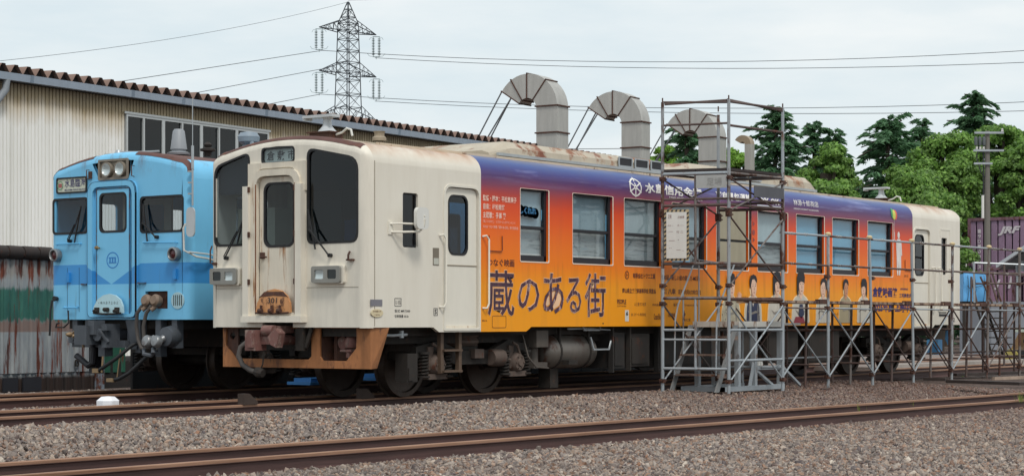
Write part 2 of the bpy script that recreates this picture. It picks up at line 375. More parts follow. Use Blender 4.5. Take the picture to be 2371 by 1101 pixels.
def bogie(parent, xc, W, wb=1.75, steps=True):
    root = MB()
    for s, y in ((-1, .30), (1, W-.30)):        # side frames with drooping ends
        pr = [(-1.25, .52), (-1.25, .66), (-.75, .74), (-.35, .60), (.35, .60), (.75, .74), (1.25, .66), (1.25, .52), (.75, .50), (.4, .42), (-.4, .42), (-.75, .50)]
        root.sweep([(xc+a, z) for a, z in pr], y-.05, y+.05, 'y')
    root.box(xc-.18, xc+.18, .35, W-.35, .46, .68)
    for dx in (-1.15, 1.15): root.box(xc+dx-.05, xc+dx+.05, .3, W-.3, .50, .60)
    fr = root.build('bogie_frame', DARK, parent)
    for dx in (-wb/2, wb/2):
        for y, s in (((W-1.067)/2, -1), ((W+1.067)/2, 1)):
            b = MB(); wheel_geo(b, xc+dx, y, .43, -s); b.build('wheel', WHEEL, fr, True)
        b = MB(); b.cyl((xc+dx, .3, .43), (xc+dx, W-.3, .43), .08, 12); b.build('axle', DARK, fr, True)
        for y in (.24, W-.24):
            sg = -1 if y < 1 else 1
            b = MB(); b.lathe([(0, -.09), (.105, -.09), (.13, -.06), (.15, 0), (.15, .12), (0, .12)], (xc+dx, y, .43), (0, -sg, 0), 18)
            b.lathe([(0, -.02), (.05, -.02), (.06, 0), (0, 0)], (xc+dx, y+sg*.09, .43), (0, -sg, 0), 12)
            for t in range(6):
                a = t*math.pi/3; b.cyl((xc+dx+.085*math.cos(a), y+sg*.06, .43+.085*math.sin(a)), (xc+dx+.085*math.cos(a), y+sg*.105, .43+.085*math.sin(a)), .012, 6)
            b.box(xc+dx-.20, xc+dx+.20, y-.05, y+.05, .24, .31)
            b.build('axle_box', DUST, fr, True)
            b = MB()
            for sx in (-.24, .24):     # coil springs each side of the axle box
                pts = [(xc+dx+sx+.062*math.cos(t*.9), y+.062*math.sin(t*.9), .29+.0062*t) for t in range(0, 44)]
                b.tube(pts, .014, 5)
                b.lathe([(0, 0), (.085, 0), (.085, .025), (0, .025)], (xc+dx+sx, y, .265), (0, 0, 1), 14)
                b.lathe([(0, 0), (.085, 0), (.085, .03), (0, .03)], (xc+dx+sx, y, .565), (0, 0, 1), 14)
            b.build('spring', DARK, fr, True)
            b = MB(); q = .16
            b.add([(xc+dx-q, y-.02, .66), (xc+dx-.05, y-.02, .66), (xc+dx-.08, y-.02, .36), (xc+dx-.15, y-.02, .36)]+[(xc+dx-q, y+.03, .66), (xc+dx-.05, y+.03, .66), (xc+dx-.08, y+.03, .36), (xc+dx-.15, y+.03, .36)], [(0, 1, 2, 3), (7, 6, 5, 4), (0, 4, 5, 1), (1, 5, 6, 2), (2, 6, 7, 3), (3, 7, 4, 0)])
            b.tube([(xc+dx-.12, y+sg*.05, .70), (xc+dx-.04, y+sg*.07, .66), (xc+dx+.03, y+sg*.07, .52), (xc+dx+.08, y+sg*.05, .4)], .02, 6)
            b.build('damper_link', DUST, fr)
    b = MB()                                     # brake cylinders and air springs
    for y in (.22, W-.22):
        b.lathe([(0, -.14), (.10, -.14), (.12, -.1), (.12, .1), (.08, .14), (0, .14)], (xc+.42, y, .50), (1, 0, 0), 16)
        b.tube([(xc+.55, y, .50), (xc+.7, y-.02, .46), (xc+.72, y, .36)], .03, 6)
        b.lathe([(0, 0), (.26, 0), (.30, .04), (.30, .07), (.27, .10), (.30, .13), (.30, .16), (.24, .20), (0, .20)], (xc, y+(.35 if y < 1 else -.35), .66), (0, 0, 1), 24)
        b.box(xc-.1, xc+.1, y-.04, y+.06, .5, .62)
    b.build('air_spring', DUST, fr, True)
    return fr
def wiper(parent, fF, p0, p1, p2, name='wiper', off=.05):
    b = MB(); P = lambda q, o: fF(-q[0], q[1], -o)
    b.cyl(P(p0, .0), P(p0, off), .025, 10); b.tube([P(p0, off), P(p1, off+.02)], .010, 6)
    b.tube([P((p0[0]+.02, p0[1]+.02), off), P((p1[0]+.025, p1[1]+.0), off+.02)], .007, 5)
    b.tube([P(p1, off+.02), P(p2, off-.02)], .009, 5)
    mid = ((p1[0]+p0[0])/2, (p1[1]+p0[1])/2)
    b.tube([P((p1[0]*1.0+(p1[0]-p2[0])*1.0, p1[1]+(p1[1]-p2[1])*1.0), off-.02), P(p2, off-.02)], .012, 5)
    return b.build(name, BLK, parent)
def ring_between(b, outline, d, t, f): b.plate(outline, [inset(outline, d)], t, f); return b

# ------------------------------------------------------------------ the cream and sunset railcar
W1 = 2.69
car = thing('railcar', 'cream railcar with orange to purple sunset wrap along its side', 'railcar', (0, 0, 0))
prof = body_profile(W1, .905, 2.93, 3.185, 3.315)
def yside(z):
    if z <= 2.93: return 0.0
    s_ = min(1, (z-2.93)/.255); return .28*(1-math.sqrt(max(0, 1-s_*s_)))
fS = lambda u, v, d=0: (u, yside(v)+d, v)               # near side wall, d inwards
fFr = lambda u, v, d=0: (d, -u, v)                        # front wall, u = -Y, d inwards
fT = lambda o: (lambda u, v: (u, yside(v)-o, v))
# near side wall plate
x0, x1 = .12, 17.88
bot = [(x0, .912), (1.29, .912), (1.41, .85), (3.31, .85), (3.43, .912), (14.57, .912), (14.69, .85), (16.6, .85), (16.72, .912), (x1, .912)]
wins = [(3.17, 3.83)]+[(a, a+1.02) for a in (4.42, 5.75, 7.08, 8.41, 9.74, 11.07, 12.40)]+[(13.79, 14.83)]
doorH = rpoly([(1.53, .90), (1.53, 2.715), (2.245, 2.715), (2.245, .90)], [.01, .12, .12, .01])
doorH2 = rpoly([(15.76, .90), (15.76, 2.715), (16.48, 2.715), (16.48, .90)], [.01, .12, .12, .01])
cabW = rr(.68, 1.91, .98, 2.59, .03); cabW2 = rr(17.02, 1.88, 17.28, 2.59, .03)
holes = [rr(a, 1.80, b_, 2.78, .02, 2) for a, b_ in wins]+[doorH, doorH2, cabW, cabW2]
b = MB(); b.plate(bot+[(x1, 2.93), (x0, 2.93)], holes, .05, fS); b.build('side_wall', LIV, car)
b = MB(); fB = lambda u, v, d=0: (u, W1-d, v)
b.plate([(x0, .912), (x1, .912), (x1, 2.93), (x0, 2.93)], [rr(.45, 1.9, 1.05, 2.62, .04)]+[rr(a, 1.80, b_, 2.78, .02, 2) for a, b_ in wins], .05, fB); b.build('side_wall', CREAM, car)
shell('cornice', prof, .12, 17.88, 1, 9, LIV, car); shell('cornice', prof, .12, 17.88, len(prof)-10, len(prof)-2, CREAM, car)
shell('roof', prof, .12, 17.88, 9, len(prof)-10, ROOFC, car)
cap, edge = end_cap('front_edge', prof, W1, .12, CREAM, car); end_cap('rear_edge', prof, W1, .12, CREAM, car, 18, -1)
b = MB(); 
for s, y in ((1, .275), (-1, W1-.275)): b.box(.5, 17.45, y-.02, y+.015, 3.185, 3.215)
b.build('roof_gutter', GUTT, car)
def roofband():
    bb = MB(); rgs = []
    for i in range(4):
        a = math.pi/2*i/5; dx = .12*(1-math.cos(math.pi/2-a)); ins = .12*(1-math.sin(math.pi/2-a))
        rgs.append([(dx-.004*math.sin(a), y if .12 < y < W1-.12 else min(max(y, .12), W1-.12), z-ins*max(0, min(1, (z-2.9)/.25))+.004) for y, z in prof if z > 3.12])
    n = len(rgs[0]); bb.add([v for rg in rgs for v in rg], [(j*n+k, j*n+k+1, (j+1)*n+k+1, (j+1)*n+k) for j in range(3) for k in range(n-1)])
    return bb.build('roof_edge_band', ROOFB, car, True, fixn=False)
roofband()
# front wall
outl = [(-y, z) for _, y, z in edge if z > .95]
outl = [(-.12, .912)]+outl+[(-(W1-.12), .912)]
# collapse duplicate points
o2 = []
for p in outl:
    if not o2 or (abs(p[0]-o2[-1][0])+abs(p[1]-o2[-1][1])) > .004: o2.append(p)
outl = o2
wL = rpoly([(-2.60, 1.95), (-2.60, 2.99), (-1.96, 3.15), (-1.97, 1.95)], [.10, .14, .12, .10])
wR = rpoly([(-.985, 1.945), (-.985, 3.155), (-.14, 2.99), (-.14, 1.95)], [.10, .13, .16, .12])
signo = rr(-1.76, 2.975, -1.19, 3.185, .05); doorO = rpoly([(-1.80, 1.03), (-1.80, 2.82), (-1.13, 2.82), (-1.13, 1.03)], [.01, .14, .14, .01])
cut = [(-1.74, .80), (-1.74, .99), (-1.22, .99), (-1.22, .80)]
outl2 = [(-.12, .912), *outl[1:-1], (-(W1-.12), .912), (-1.74, .912), (-1.74, .99), (-1.22, .99), (-1.22, .912)]
b = MB(); b.plate(outl2, [wL, wR, signo, doorO], .05, fFr); b.build('front_wall', CREAM, car)
b = MB(); b.plate([(-.12, .912), *outl[1:-1], (-(W1-.12), .912)], [], .05, lambda u, v, d=0: (18-d, -u, v)); b.build('rear_wall', CREAM, car)
def pane_window(name, o, f, rub, parent, gm, t=.02, d=.03, label=None):
    b = MB(); b.plate(o, [inset(o, d)], .035, lambda u, v, q: f(u, v, q-.006)); fr = b.build(name, rub, parent)
    b = MB(); b.plate(inset(o, d*.5), [], .008, lambda u, v, q: f(u, v, q+t)); b.build('pane', gm, fr)
    if label: fr['label'] = label
    return fr
pane_window('front_window', wL, fFr, BLK, car, GL); pane_window('front_window', wR, fFr, BLK, car, GLD)
# inside the upper part of each front window the blind-coloured sun band
b = MB(); b.plate(rpoly([(-.97, 2.60), (-.97, 3.13), (-.16, 2.975), (-.16, 2.60)], .05), [], .01, lambda u, v, q: fFr(u, v, q+.07)); b.build('sun_visor', INTD, car)
b = MB(); b.plate(rpoly([(-2.58, 2.62), (-2.58, 2.98), (-1.98, 3.12), (-1.98, 2.62)], .05), [], .01, lambda u, v, q: fFr(u, v, q+.07)); b.build('sun_visor', INTD, car)
# destination sign
sg = pane_window('destination_sign', signo, fFr, BLK, car, LENS, .015, .022)
b = MB(); b.plate(inset(signo, .015), [], .01, lambda u, v, q: fFr(u, v, q+.04)); b.build('sign_face', mat('sign_face', 'aebcbc', .6, var=.05), sg)
text('倉 敷 市', (-1.70, 3.02, -1.215, 3.14), INK, sg, lambda u, v: fFr(u, v, .036), 'lettering', .012)
# gangway door in its frame
fo = rpoly([(-1.95, .985), (-1.95, 2.96), (-1.0, 2.96), (-1.0, .985)], [.01, .10, .10, .01]); fi = rpoly([(-1.87, .985), (-1.87, 2.88), (-1.08, 2.88), (-1.08, .985)], [.01, .22, .22, .01])
hood = [(-1.97, 2.60), (-1.97, 2.985), (-.99, 2.985), (-.99, 2.60), (-1.03, 2.60)]+[(p[0], p[1]) for p in []]
b = MB()
arch = [(-1.97, 2.62), (-1.97, 2.99), (-.98, 2.99), (-.98, 2.62), (-1.06, 2.62)]
for k in range(0, 7): a = math.radians(15*k); arch.append((-1.26+.20*math.cos(a), 2.68+.24*math.sin(a)))
for k in range(0, 7): a = math.radians(90+15*k); arch.append((-1.70+.20*math.cos(a), 2.68+.24*math.sin(a)))
arch.append((-1.90, 2.62))
b.plate(arch, [], .03, lambda u, v, q: fFr(u, v, q-.03)); b.build('door_hood', CREAMR, car)
b = MB(); fo2 = rpoly([(-1.90, 1.02), (-1.90, 2.90), (-1.05, 2.90), (-1.05, 1.02)], [.01, .2, .2, .01])
b.plate(fo2, [rpoly([(-1.80, 1.10), (-1.80, 2.82), (-1.14, 2.82), (-1.14, 1.10)], [.01, .14, .14, .01])], .07, lambda u, v, q: fFr(u, v, q-.065)); b.build('gangway_frame', CREAMR, car)
b = MB(); b.box(-.10, 0, 1.00, 1.10, .995, 2.70); b.box(-.10, 0, 1.90, 2.0, .995, 2.70)
b.box(-.12, 0, .985, 2.015, .975, 1.055); b.build('gangway_post', CREAM, car)
b = MB(); dw = rr(-1.72, 1.92, -1.19, 2.74, .11, 5)
b.plate(rpoly([(-1.79, 1.06), (-1.79, 2.81), (-1.145, 2.81), (-1.145, 1.06)], [.01, .1, .1, .01]), [inset(dw, .01)], .03, lambda u, v, q: fFr(u, v, q+.0)); gd = b.build('gangway_door', CREAMR, car, label='rust edged front gangway door')
pane_window('door_window', dw, fFr, BLK, gd, GL, .01)
b = MB(); b.box(-.03, 0, 1.70, 1.76, 1.78, 1.86); b.tube([(-.05, 1.73, 1.80), (-.06, 1.62, 1.80)], .012, 6); b.cyl((0, 1.73, 1.80), (-.05, 1.73, 1.80), .015, 6); b.build('handle', RUSTD, gd)
b = MB()
for y in (1.105, 1.855):
    for z in (1.45, 2.05, 2.62): b.box(-.108, -.08, y-.005 if y < 1.5 else y+.03, y+.014 if y < 1.5 else y+.05, z, z+.07)
b.build('hinge', RUSTD, car)
b = MB(); b.box(-.004, .0, 1.90, 1.925, 1.06, 2.62); b.build('rust_seam', mat('rust_streak', '7a4a2c', .8, var=.3, rust=.4, rs=6), car)
b = MB(); b.box(-.068, -.062, 1.795, 1.81, 1.08, 2.72); b.box(-.068, -.062, 1.13, 1.14, 1.08, 2.72); b.build('door_rust_seam', mat('rust_streak', '7a4a2c'), car)
# footplate flap with number
b = MB(); pl = [(-1.78, 1.10), (-1.76, 1.22), (-1.70, 1.31), (-1.60, 1.375), (-1.48, 1.395), (-1.36, 1.375), (-1.26, 1.31), (-1.20, 1.22), (-1.18, 1.10)]
b.plate(pl, [], .03, lambda u, v, q: (q-.09+.25*(v-1.1)*.3, -u, v)); fl = b.build('footplate', mat('footplate_rust', 'c0895a', .7, var=.2, rust=.38, rs=3.5, streak=1.2, rc=('6b452c', '4a2c1e')), car, label='rusty folded footplate with number')
b = MB(); b.plate([(-1.74, 1.28), (-1.64, 1.36), (-1.32, 1.36), (-1.22, 1.28), (-1.25, 1.295), (-1.48, 1.31), (-1.7, 1.295)], [], .004, lambda u, v, q: (q-.087+.25*(v-1.1)*.3-.006, -u, v)); b.build('stripe', RUSTD, fl)
text('301', (-1.575, 1.215, -1.415, 1.285), INK, fl, lambda u, v: (-.098+.25*(v-1.1)*.3, -u, v), 'lettering', .01)
b = MB()
for u in (1.34, 1.48, 1.66):
    b.cyl((-.13, u-.03, 1.12), (-.13, u+.03, 1.12), .028, 8); b.box(-.125, -.10, u-.012, u+.012, 1.11, 1.19)
b.tube([(-.11, 1.2, 1.095), (-.115, 1.48, 1.085), (-.11, 1.76, 1.095)], .014, 6)
b.build('footplate_hinge', RUSTD, fl)
# headlights
for y0, y1, hot in ((2.13, 2.60, 0), (.37, .84, 1)):
    b = MB(); o = rr(-y1, 1.462, -y0, 1.668, .03); cy = [(-y1+.055, -y1+.20), (-y1+.265, -y1+.41)]
    hs = [rr(a, 1.51, c, 1.625, .02) for a, c in cy]
    b.plate(o, hs, .07, lambda u, v, q: fFr(u, v, q-.085)); hl = b.build('headlight', GREY, car)
    b = MB(); b.plate(rr(-y1+.02, 1.45, -y0+.03, 1.675, .03), [], .05, lambda u, v, q: fFr(u, v, q-.05)); b.build('housing', CREAM, hl)
    for k, (a, c) in enumerate(cy):
        lamp = (k == hot) if hot == 0 else (k == 0)
        lamp = (k == 1) if y0 > 1 else (k == 0)
        ob = MB(); ou = rr(a, 1.51, c, 1.625, .02)
        ob.plate(ou, [], .004, lambda u, v, q: fFr(u, v, q-.078)); ln = ob.build('lens', LENS if lamp else LENSD, hl)
        if lamp:
            rb = MB(); n = 6
            vs = []; cx, cz = (a+c)/2, 1.567
            for i in range(n+1):
                for j in range(n+1):
                    s_, t_ = i/n*2-1, j/n*2-1; vs.append(fFr(cx+s_*.07, cz+t_*.056, -.074+.020*(1-(s_*s_+t_*t_)/2)))
            rb.add(vs, [(i*(n+1)+j, i*(n+1)+j+1, (i+1)*(n+1)+j+1, (i+1)*(n+1)+j) for i in range(n) for j in range(n)]); rb.build('reflector', LAMPM, hl, True)
        else:
            rb = MB(); rb.plate(ou, [], .004, lambda u, v, q: fFr(u, v, q-.06)); rb.build('lens', mat('grey_green_lens', '9fb0ae', .3), hl)
wiper(car, fFr, (2.36, 1.80), (2.10, 2.14), (2.045, 2.30)); wiper(car, fFr, (.58, 1.80), (.88, 2.13), (.94, 2.38))
b = MB()
b.tube([(-.02, 2.62, 1.96), (-.05, 2.62, 1.90), (-.05, 2.62, 1.74), (-.02, 2.58, 1.73)], .01, 6); b.cyl((0, 2.56, 1.73), (-.06, 2.56, 1.73), .02, 8)
b.tube([(-.02, .26, 1.84), (-.05, .26, 1.80), (-.05, .26, 1.74)], .014, 6); b.box(-.05, 0, .2, .3, 1.73, 1.75)
b.build('lamp_bracket', RUSTD, car)
# small details on the front: seams
b = MB(); b.box(-.004, .0, .14, .99, 1.405, 1.41); b.box(-.004, .0, 1.98, 2.56, 1.405, 1.41)
b.build('panel_seam', mat('seam_line', '8d8271', .7), car)  # joint lines in their own grey-brown colour
# side seams and corner post
b = MB(); b.box(.135, .145, -.003, .0, .93, 2.95); b.build('panel_seam', mat('seam_line', '8d8271', .7), car)

# side windows
DARKF = mat('dark_window_frame', '2d2e33', .45, .3, var=.1)
EDGE = mat('cream_edge', 'e9d8c6', .5, var=.03)
blinds = [0, 0, 0, 0, 3, 0, 2, 2, 2]
for k, (a, c) in enumerate(wins):
    b = MB(); o = rr(a, 1.80, c, 2.78, .02, 2); b.plate(rr(a-.006, 1.785, c+.018, 2.786, .02, 2), [o], .006, lambda u, v, q: fS(u, v, q-.005)); wn = b.build('window', EDGE, car)
    wn['label'] = {0: 'narrow side window beside the credits', 4: 'window blanked with a beige board'}.get(k, 'tall two pane side window') if k in (0, 4) else 'dark framed side window'
    b = MB(); z0, zm, z1 = 1.80, 2.262, 2.78
    b.plate(o, [rr(a+.035, zm+.02, c-.035, z1-.03, .015, 2), rr(a+.05, z0+.085, c-.055, zm-.025, .01, 2)], .03, lambda u, v, q: fS(u, v, q+.055)); b.build('frame', DARKF, wn)
    b = MB(); b.box(a, c, .04, .06, zm-.018, zm+.018); b.box(a+.01, c-.01, .035, .06, z0, z0+.075); b.box(c-.05, c, .035, .06, z0, z1); b.build('sash_rail', DARKF, wn)
    b = MB(); b.box(a+.03, c-.03, .062, .066, zm+.01, z1-.02); b.build('pane', GLS, wn)
    b = MB(); b.box(a+.04, c-.045, .067, .071, z0+.06, zm-.015); b.build('pane', GLS, wn)
    b = MB(); bm_ = [mat('grey_blue_blind_%s' % 'abc'[k % 3], ['a5bcc6', '94aab2', 'b2c4c8'][k % 3], .8, var=.18, vs=1.3), None, BLIND2, BOARD][blinds[k]]
    b.box(a, c, .12, .125, zm, z1) if blinds[k] != 3 else b.box(a+.02, c-.1, -.012, .05, zm+.02, z1-.02); b.build('blind', bm_, wn)
    b = MB(); b.box(a, c, .13, .135, z0+[.10, .10, .03, .16, 0, .05, .02, .10, .02][k], zm-[.0, .02, .0, .0, 0, .05, 0, 0, .0][k]) if blinds[k] != 3 else b.box(a+.02, c-.1, -.012, .05, z0+.1, zm-.02); b.build('blind', BLIND3 if blinds[k] == 0 else bm_, wn)
    if k in (0, 1, 7): b = MB(); b.box(a+.02, c-.06, .10, .125, z0+.085, z0+.11); b.build('blind_rail', WHITEP, wn)
# warning stickers on the pier
b = MB()
for z, m_ in ((2.56, 0), (2.42, 0), (2.30, 0)): b.lathe([(0, -.004), (.045, -.004), (.045, 0), (0, 0)], (9.60, -.004, z), (0, -1, 0), 3 if z != 2.42 else 14)
b.build('red_marker_lamp', mat('red_lens', '8e2a20', .3), car)
# passenger doors
def pdoor(a, c, lab):
    b = MB(); o = rpoly([(a+.01, .885), (a+.01, 2.705), (c-.01, 2.705), (c-.01, .885)], [.01, .11, .11, .01]); dwo = rr(a+.10, 1.84, a+.52, 2.62, .11, 5)
    b.plate(o, [inset(dwo, .01)], .03, lambda u, v, q: fS(u, v, q+.03)); d = b.build('passenger_door', CREAMC, car, label=lab)
    pane_window('door_window', dwo, lambda u, v, q=0: fS(u, v, q+.03), BLK, d, GLD, .012, .025)
    b = MB(); b.box(a+.015, c-.015, .024, .03, 1.70, 1.715); b.box(a+.015, a+.022, .024, .03, 1.0, 1.12); b.build('seam', mat('seam_line', '8d8271', .7), d)
    b = MB(); b.box(a+.03, c-.02, .022, .03, .895, .93); b.build('kick_rust', CREAMR, d)
    return d
pdoor(1.53, 2.245, 'cream folding door beside the orange wrap'); pdoor(15.76, 16.48, 'far passenger door behind the walkway posts')
b = MB(); o = rpoly([(1.50, .87), (1.50, 2.745), (2.275, 2.745), (2.275, .87)], [.01, .14, .14, .01]); b.plate(o, [doorH], .012, lambda u, v, q: fS(u, v, q-.012)); b.build('door_frame', CREAMC, car)
b = MB(); o = rpoly([(15.73, .87), (15.73, 2.745), (16.51, 2.745), (16.51, .87)], [.01, .14, .14, .01]); b.plate(o, [doorH2], .012, lambda u, v, q: fS(u, v, q-.012)); b.build('door_frame', CREAMC, car)
b = MB(); b.plate(rpoly([(16.98, 2.60), (16.98, 2.74), (17.40, 2.74), (17.40, 1.0), (17.43, 1.0), (17.43, 2.77), (16.95, 2.77), (16.95, 2.6)], .01), [], .006, lambda u, v, q: fS(u, v, q-.006)); b.build('crew_door_frame', CREAMC, car)
for a, c, o in ((.68, .98, cabW), (17.02, 17.28, cabW2)):
    b = MB(); b.plate(o, [inset(o, .02)], .02, lambda u, v, q: fS(u, v, q+.03)); wn = b.build('cab_window', BLK, car)
    b = MB(); b.box(a, c, .045, .05, 1.9, 2.6); b.build('pane', GL, wn)
def handrail(x, z0, z1):
    b = MB(); b.tube([(x-.05, -.005, z1), (x-.02, -.05, z1+.01), (x+.02, -.06, z1-.04), (x+.02, -.06, z0+.06), (x-.01, -.05, z0), (x-.05, -.005, z0)], .013, 8); return b.build('handrail', CREAMC, car, True)
handrail(1.46, 1.17, 2.08); handrail(2.37, 1.16, 2.10); handrail(16.62, 1.2, 2.0); handrail(16.9, 1.2, 2.0); handrail(17.45, 1.2, 2.0)
b = MB(); b.box(1.28, 1.40, -.006, .0, 1.70, 1.92); g_ = b.build('door_switch', mat('switch_plate', '7d7466', .5, .2), car)
b = MB(); b.box(1.29, 1.39, -.009, -.006, 1.71, 1.79); b.build('switch_cover', mat('pale_cover', 'b9b9ae', .5), g_)
b = MB(); b.box(.06, .28, -.006, .0, 1.175, 1.255); b.build('name_plate', mat('zinc_plate', '86848a', .4, .5), car, label='blank grey metal plate')
b = MB(); b.plate([(.175+.115*math.cos(t*math.pi/12), 1.09+.05*math.sin(t*math.pi/12)) for t in range(24)], [], .01, lambda u, v, q: fS(u, v, q-.012)); op = b.build('maker_plate', mat('cream_plate', 'cfc19f', .5), car, label='oval cream builder plate')
text('新潟鐵工所', (.10, 1.10, .25, 1.12), BRINK, op, fT(.014)); text('1995', (.13, 1.06, .22, 1.075), BRINK, op, fT(.014))
# mirror
b = MB(); o = rr(.655, 2.13, .89, 2.40, .06)
b.plate(o, [], .05, lambda u, v, q: (u, -.20-q*1.0+.02*0, v)); mr = b.build('mirror', WHITEP, car, True)
b = MB(); b.tube([(.42, -.01, 2.19), (.5, -.10, 2.195), (.75, -.17, 2.195), (.80, -.19, 2.22), (.80, -.255, 2.30)], .012, 7); b.tube([(.44, -.01, 2.09), (.55, -.12, 2.09), (.76, -.2, 2.10), (.80, -.24, 2.16), (.80, -.255, 2.26)], .014, 7)
b.box(.39, .47, -.015, 0, 2.06, 2.22); b.build('bracket', CREAMC, mr, True)
# Uhandle, hatch and notices on the wrap
b = MB(); b.tube([(2.46, -.01, 2.12), (2.46, -.012, 1.93), (2.48, -.012, 1.915), (2.73, -.012, 1.915), (2.75, -.012, 1.93), (2.75, -.01, 2.12)], .007, 5); b.build('panel_seam', mat('dark_orange', '7d3a20', .6), car)
b = MB(); b.tube([(14.9+.45, -.01, 2.12), (15.35, -.012, 1.93), (15.6, -.012, 1.92)], .007, 5); b.build('panel_seam', mat('dark_orange', '7d3a20', .6), car)
b = MB(); o = rr(2.535, .90, 2.85, 1.065, .025); b.plate(o, [inset(o, .008)], .004, lambda u, v, q: fS(u, v, q-.004)); b.build('hatch', mat('dark_amber', '9a6118', .6), car)
b = MB(); b.box(16.9, 17.25, -.006, 0, 1.14, 1.16); b.box(16.9, 17.25, -.008, 0, 1.08, 1.12); b.build('step_slot', INK, car)
# printed lettering
TX = [
 ('監督・脚本：平松恵美子', (2.33, 2.57, 3.08, 2.65), PINK, .02), ('音楽：村松崇継', (2.33, 2.46, 2.81, 2.54), PINK, .02), ('主題歌：手嶌 葵', (2.33, 2.345, 2.84, 2.43), PINK, .02),
 ('「風につつまれて」（ビクターエンタテインメント）', (2.33, 2.285, 3.05, 2.325), PINK, 0), ('©2025 つなぐ映画「蔵のある街」実行委員会', (2.33, 2.215, 3.12, 2.255), PINK, 0),
 ('つなぐ映画', (2.44, 1.715, 3.03, 1.815), BRINK, .015),
 ('水島信用金庫', (6.32, 2.885, 7.97, 3.04), WINK, .03), ('MIZUSHIMA SHINKIN', (7.0, 2.845, 7.97, 2.868), WINK, .01),
 ('葵自梱包運輸', (8.40, 2.90, 9.54, 3.03), WINK, .03), ('林源十郎商店', (10.98, 2.93, 11.88, 3.03), WINK, .0), ('DESIGN MARKET KURASHIKI', (10.98, 2.86, 11.88, 2.885), WINK, .01),
 ('倉敷映画館', (13.99, 1.42, 15.02, 1.605), NAVY, .03), ('倉敷美観地区', (15.16, 1.56, 15.5, 1.60), NAVY, .01), ('三宅商店2階', (15.12, 1.42, 15.68, 1.50), NAVY, .02), ('2025年夏 上映中!!', (13.99, 1.15, 15.68, 1.32), NAVY, .035),
 ('有限会社トワニ工業', (5.98, 1.615, 6.60, 1.695), BRINK, .02), ('ME研「新しい歯の磨き方-ME法」', (6.82, 1.605, 7.90, 1.685), BRINK, .01),
 ('岡山県立倉敷南高等学校 同窓会', (5.70, 1.395, 6.62, 1.47), BRINK, .02), ('八幸', (6.96, 1.39, 7.18, 1.48), BRINK, .03), ('株式', (6.84, 1.44, 6.93, 1.475), BRINK, .01), ('会社', (6.84, 1.395, 6.93, 1.43), BRINK, .01), ('瀬戸内共同火力株式会社', (7.26, 1.395, 7.94, 1.47), BRINK, .01),
 ('PEOPLE', (5.56, 1.235, 5.80, 1.305), BRINK, .03), ('SOFTWARE', (5.56, 1.195, 5.80, 1.218), BRINK, 0), ('人三菱ガス化学', (6.02, 1.21, 6.34, 1.265), BRINK, 0), ('中央運送株式会社', (6.52, 1.21, 6.95, 1.25), BRINK, 0), ('桜 草', (7.12, 1.21, 7.26, 1.26), BRINK, .01), ('⊕水島臨海鉄道株式会社', (7.42, 1.21, 7.88, 1.25), BRINK, 0),
 ('JFE コダール 株式会社', (5.93, 1.055, 6.34, 1.11), BRINK, 0), ('Ocean Bloom', (6.56, 1.01, 6.80, 1.10), BRINK, .01), ('山陽警備', (6.96, 1.05, 7.16, 1.11), BRINK, .01), ('萬木工業', (7.42, .985, 7.62, 1.03), BRINK, .01),
 ('型式 MRT300', (.52, 1.10, .82, 1.135), INK, .01), ('空車重量 30.2t', (.52, 1.035, .79, 1.07), INK, .01), ('定員 145', (2.31, .985, 2.42, 1.01), BRINK, .01), ('S', (1.315, 1.08, 1.355, 1.14), INK, .02), ('▼', (5.17, .935, 5.21, .965), INK, 0), ('12', (17.5, .97, 17.65, 1.05), INK, .02)]
for s_, rc_, m_, bo in TX: text(s_, rc_, m_, car, fT(.004), bold=bo)
for s_, rc_ in (('蔵', (2.44, 1.06, 3.03, 1.665)), ('の', (3.11, 1.12, 3.61, 1.56)), ('あ', (3.70, 1.09, 4.20, 1.65)), ('る', (4.26, 1.10, 4.63, 1.60)), ('街', (4.72, 1.05, 5.26, 1.67))):
    text(s_, (rc_[0]-.008, rc_[1]-.008, rc_[2]+.008, rc_[3]+.008), mat('lettering_outline', 'efc39a', .5), car, fT(.003), bold=.022); text(s_, rc_, COLLAGE, car, fT(.006), bold=.008)
def outline_box(x0_, z0_, x1_, z1_, t, m_, name='notice_frame', r=.005):
    b = MB(); o = rr(x0_, z0_, x1_, z1_, r, 2); b.plate(o, [inset(o, t)], .003, lambda u, v, q: fS(u, v, q-.004)); return b.build(name, m_, car)
outline_box(.52, 1.175, .65, 1.275, .005, INK); outline_box(1.295, 1.06, 1.375, 1.155, .006, INK)
text('12-1 水島', (.535, 1.195, .635, 1.255), INK, car, fT(.004))
b = MB(); b.plate(rr(5.77, .985, 5.87, 1.15, .003, 1), [], .002, lambda u, v, q: fS(u, v, q-.004)); pb = b.build('white_notice', WHITEP, car)
text('6', (5.79, 1.07, 5.85, 1.13), INK, pb, fT(.007), bold=.04)
b = MB(); b.plate(rr(9.72, 2.855, 10.53, 3.045, .01, 2), [], .002, lambda u, v, q: fS(u, v, q-.004)); pb = b.build('white_notice', mat('pale_film', 'b9bcc6', .5), car); text('YK OK', (9.85, 2.90, 10.48, 3.0), WINK, pb, fT(.007), bold=.04)
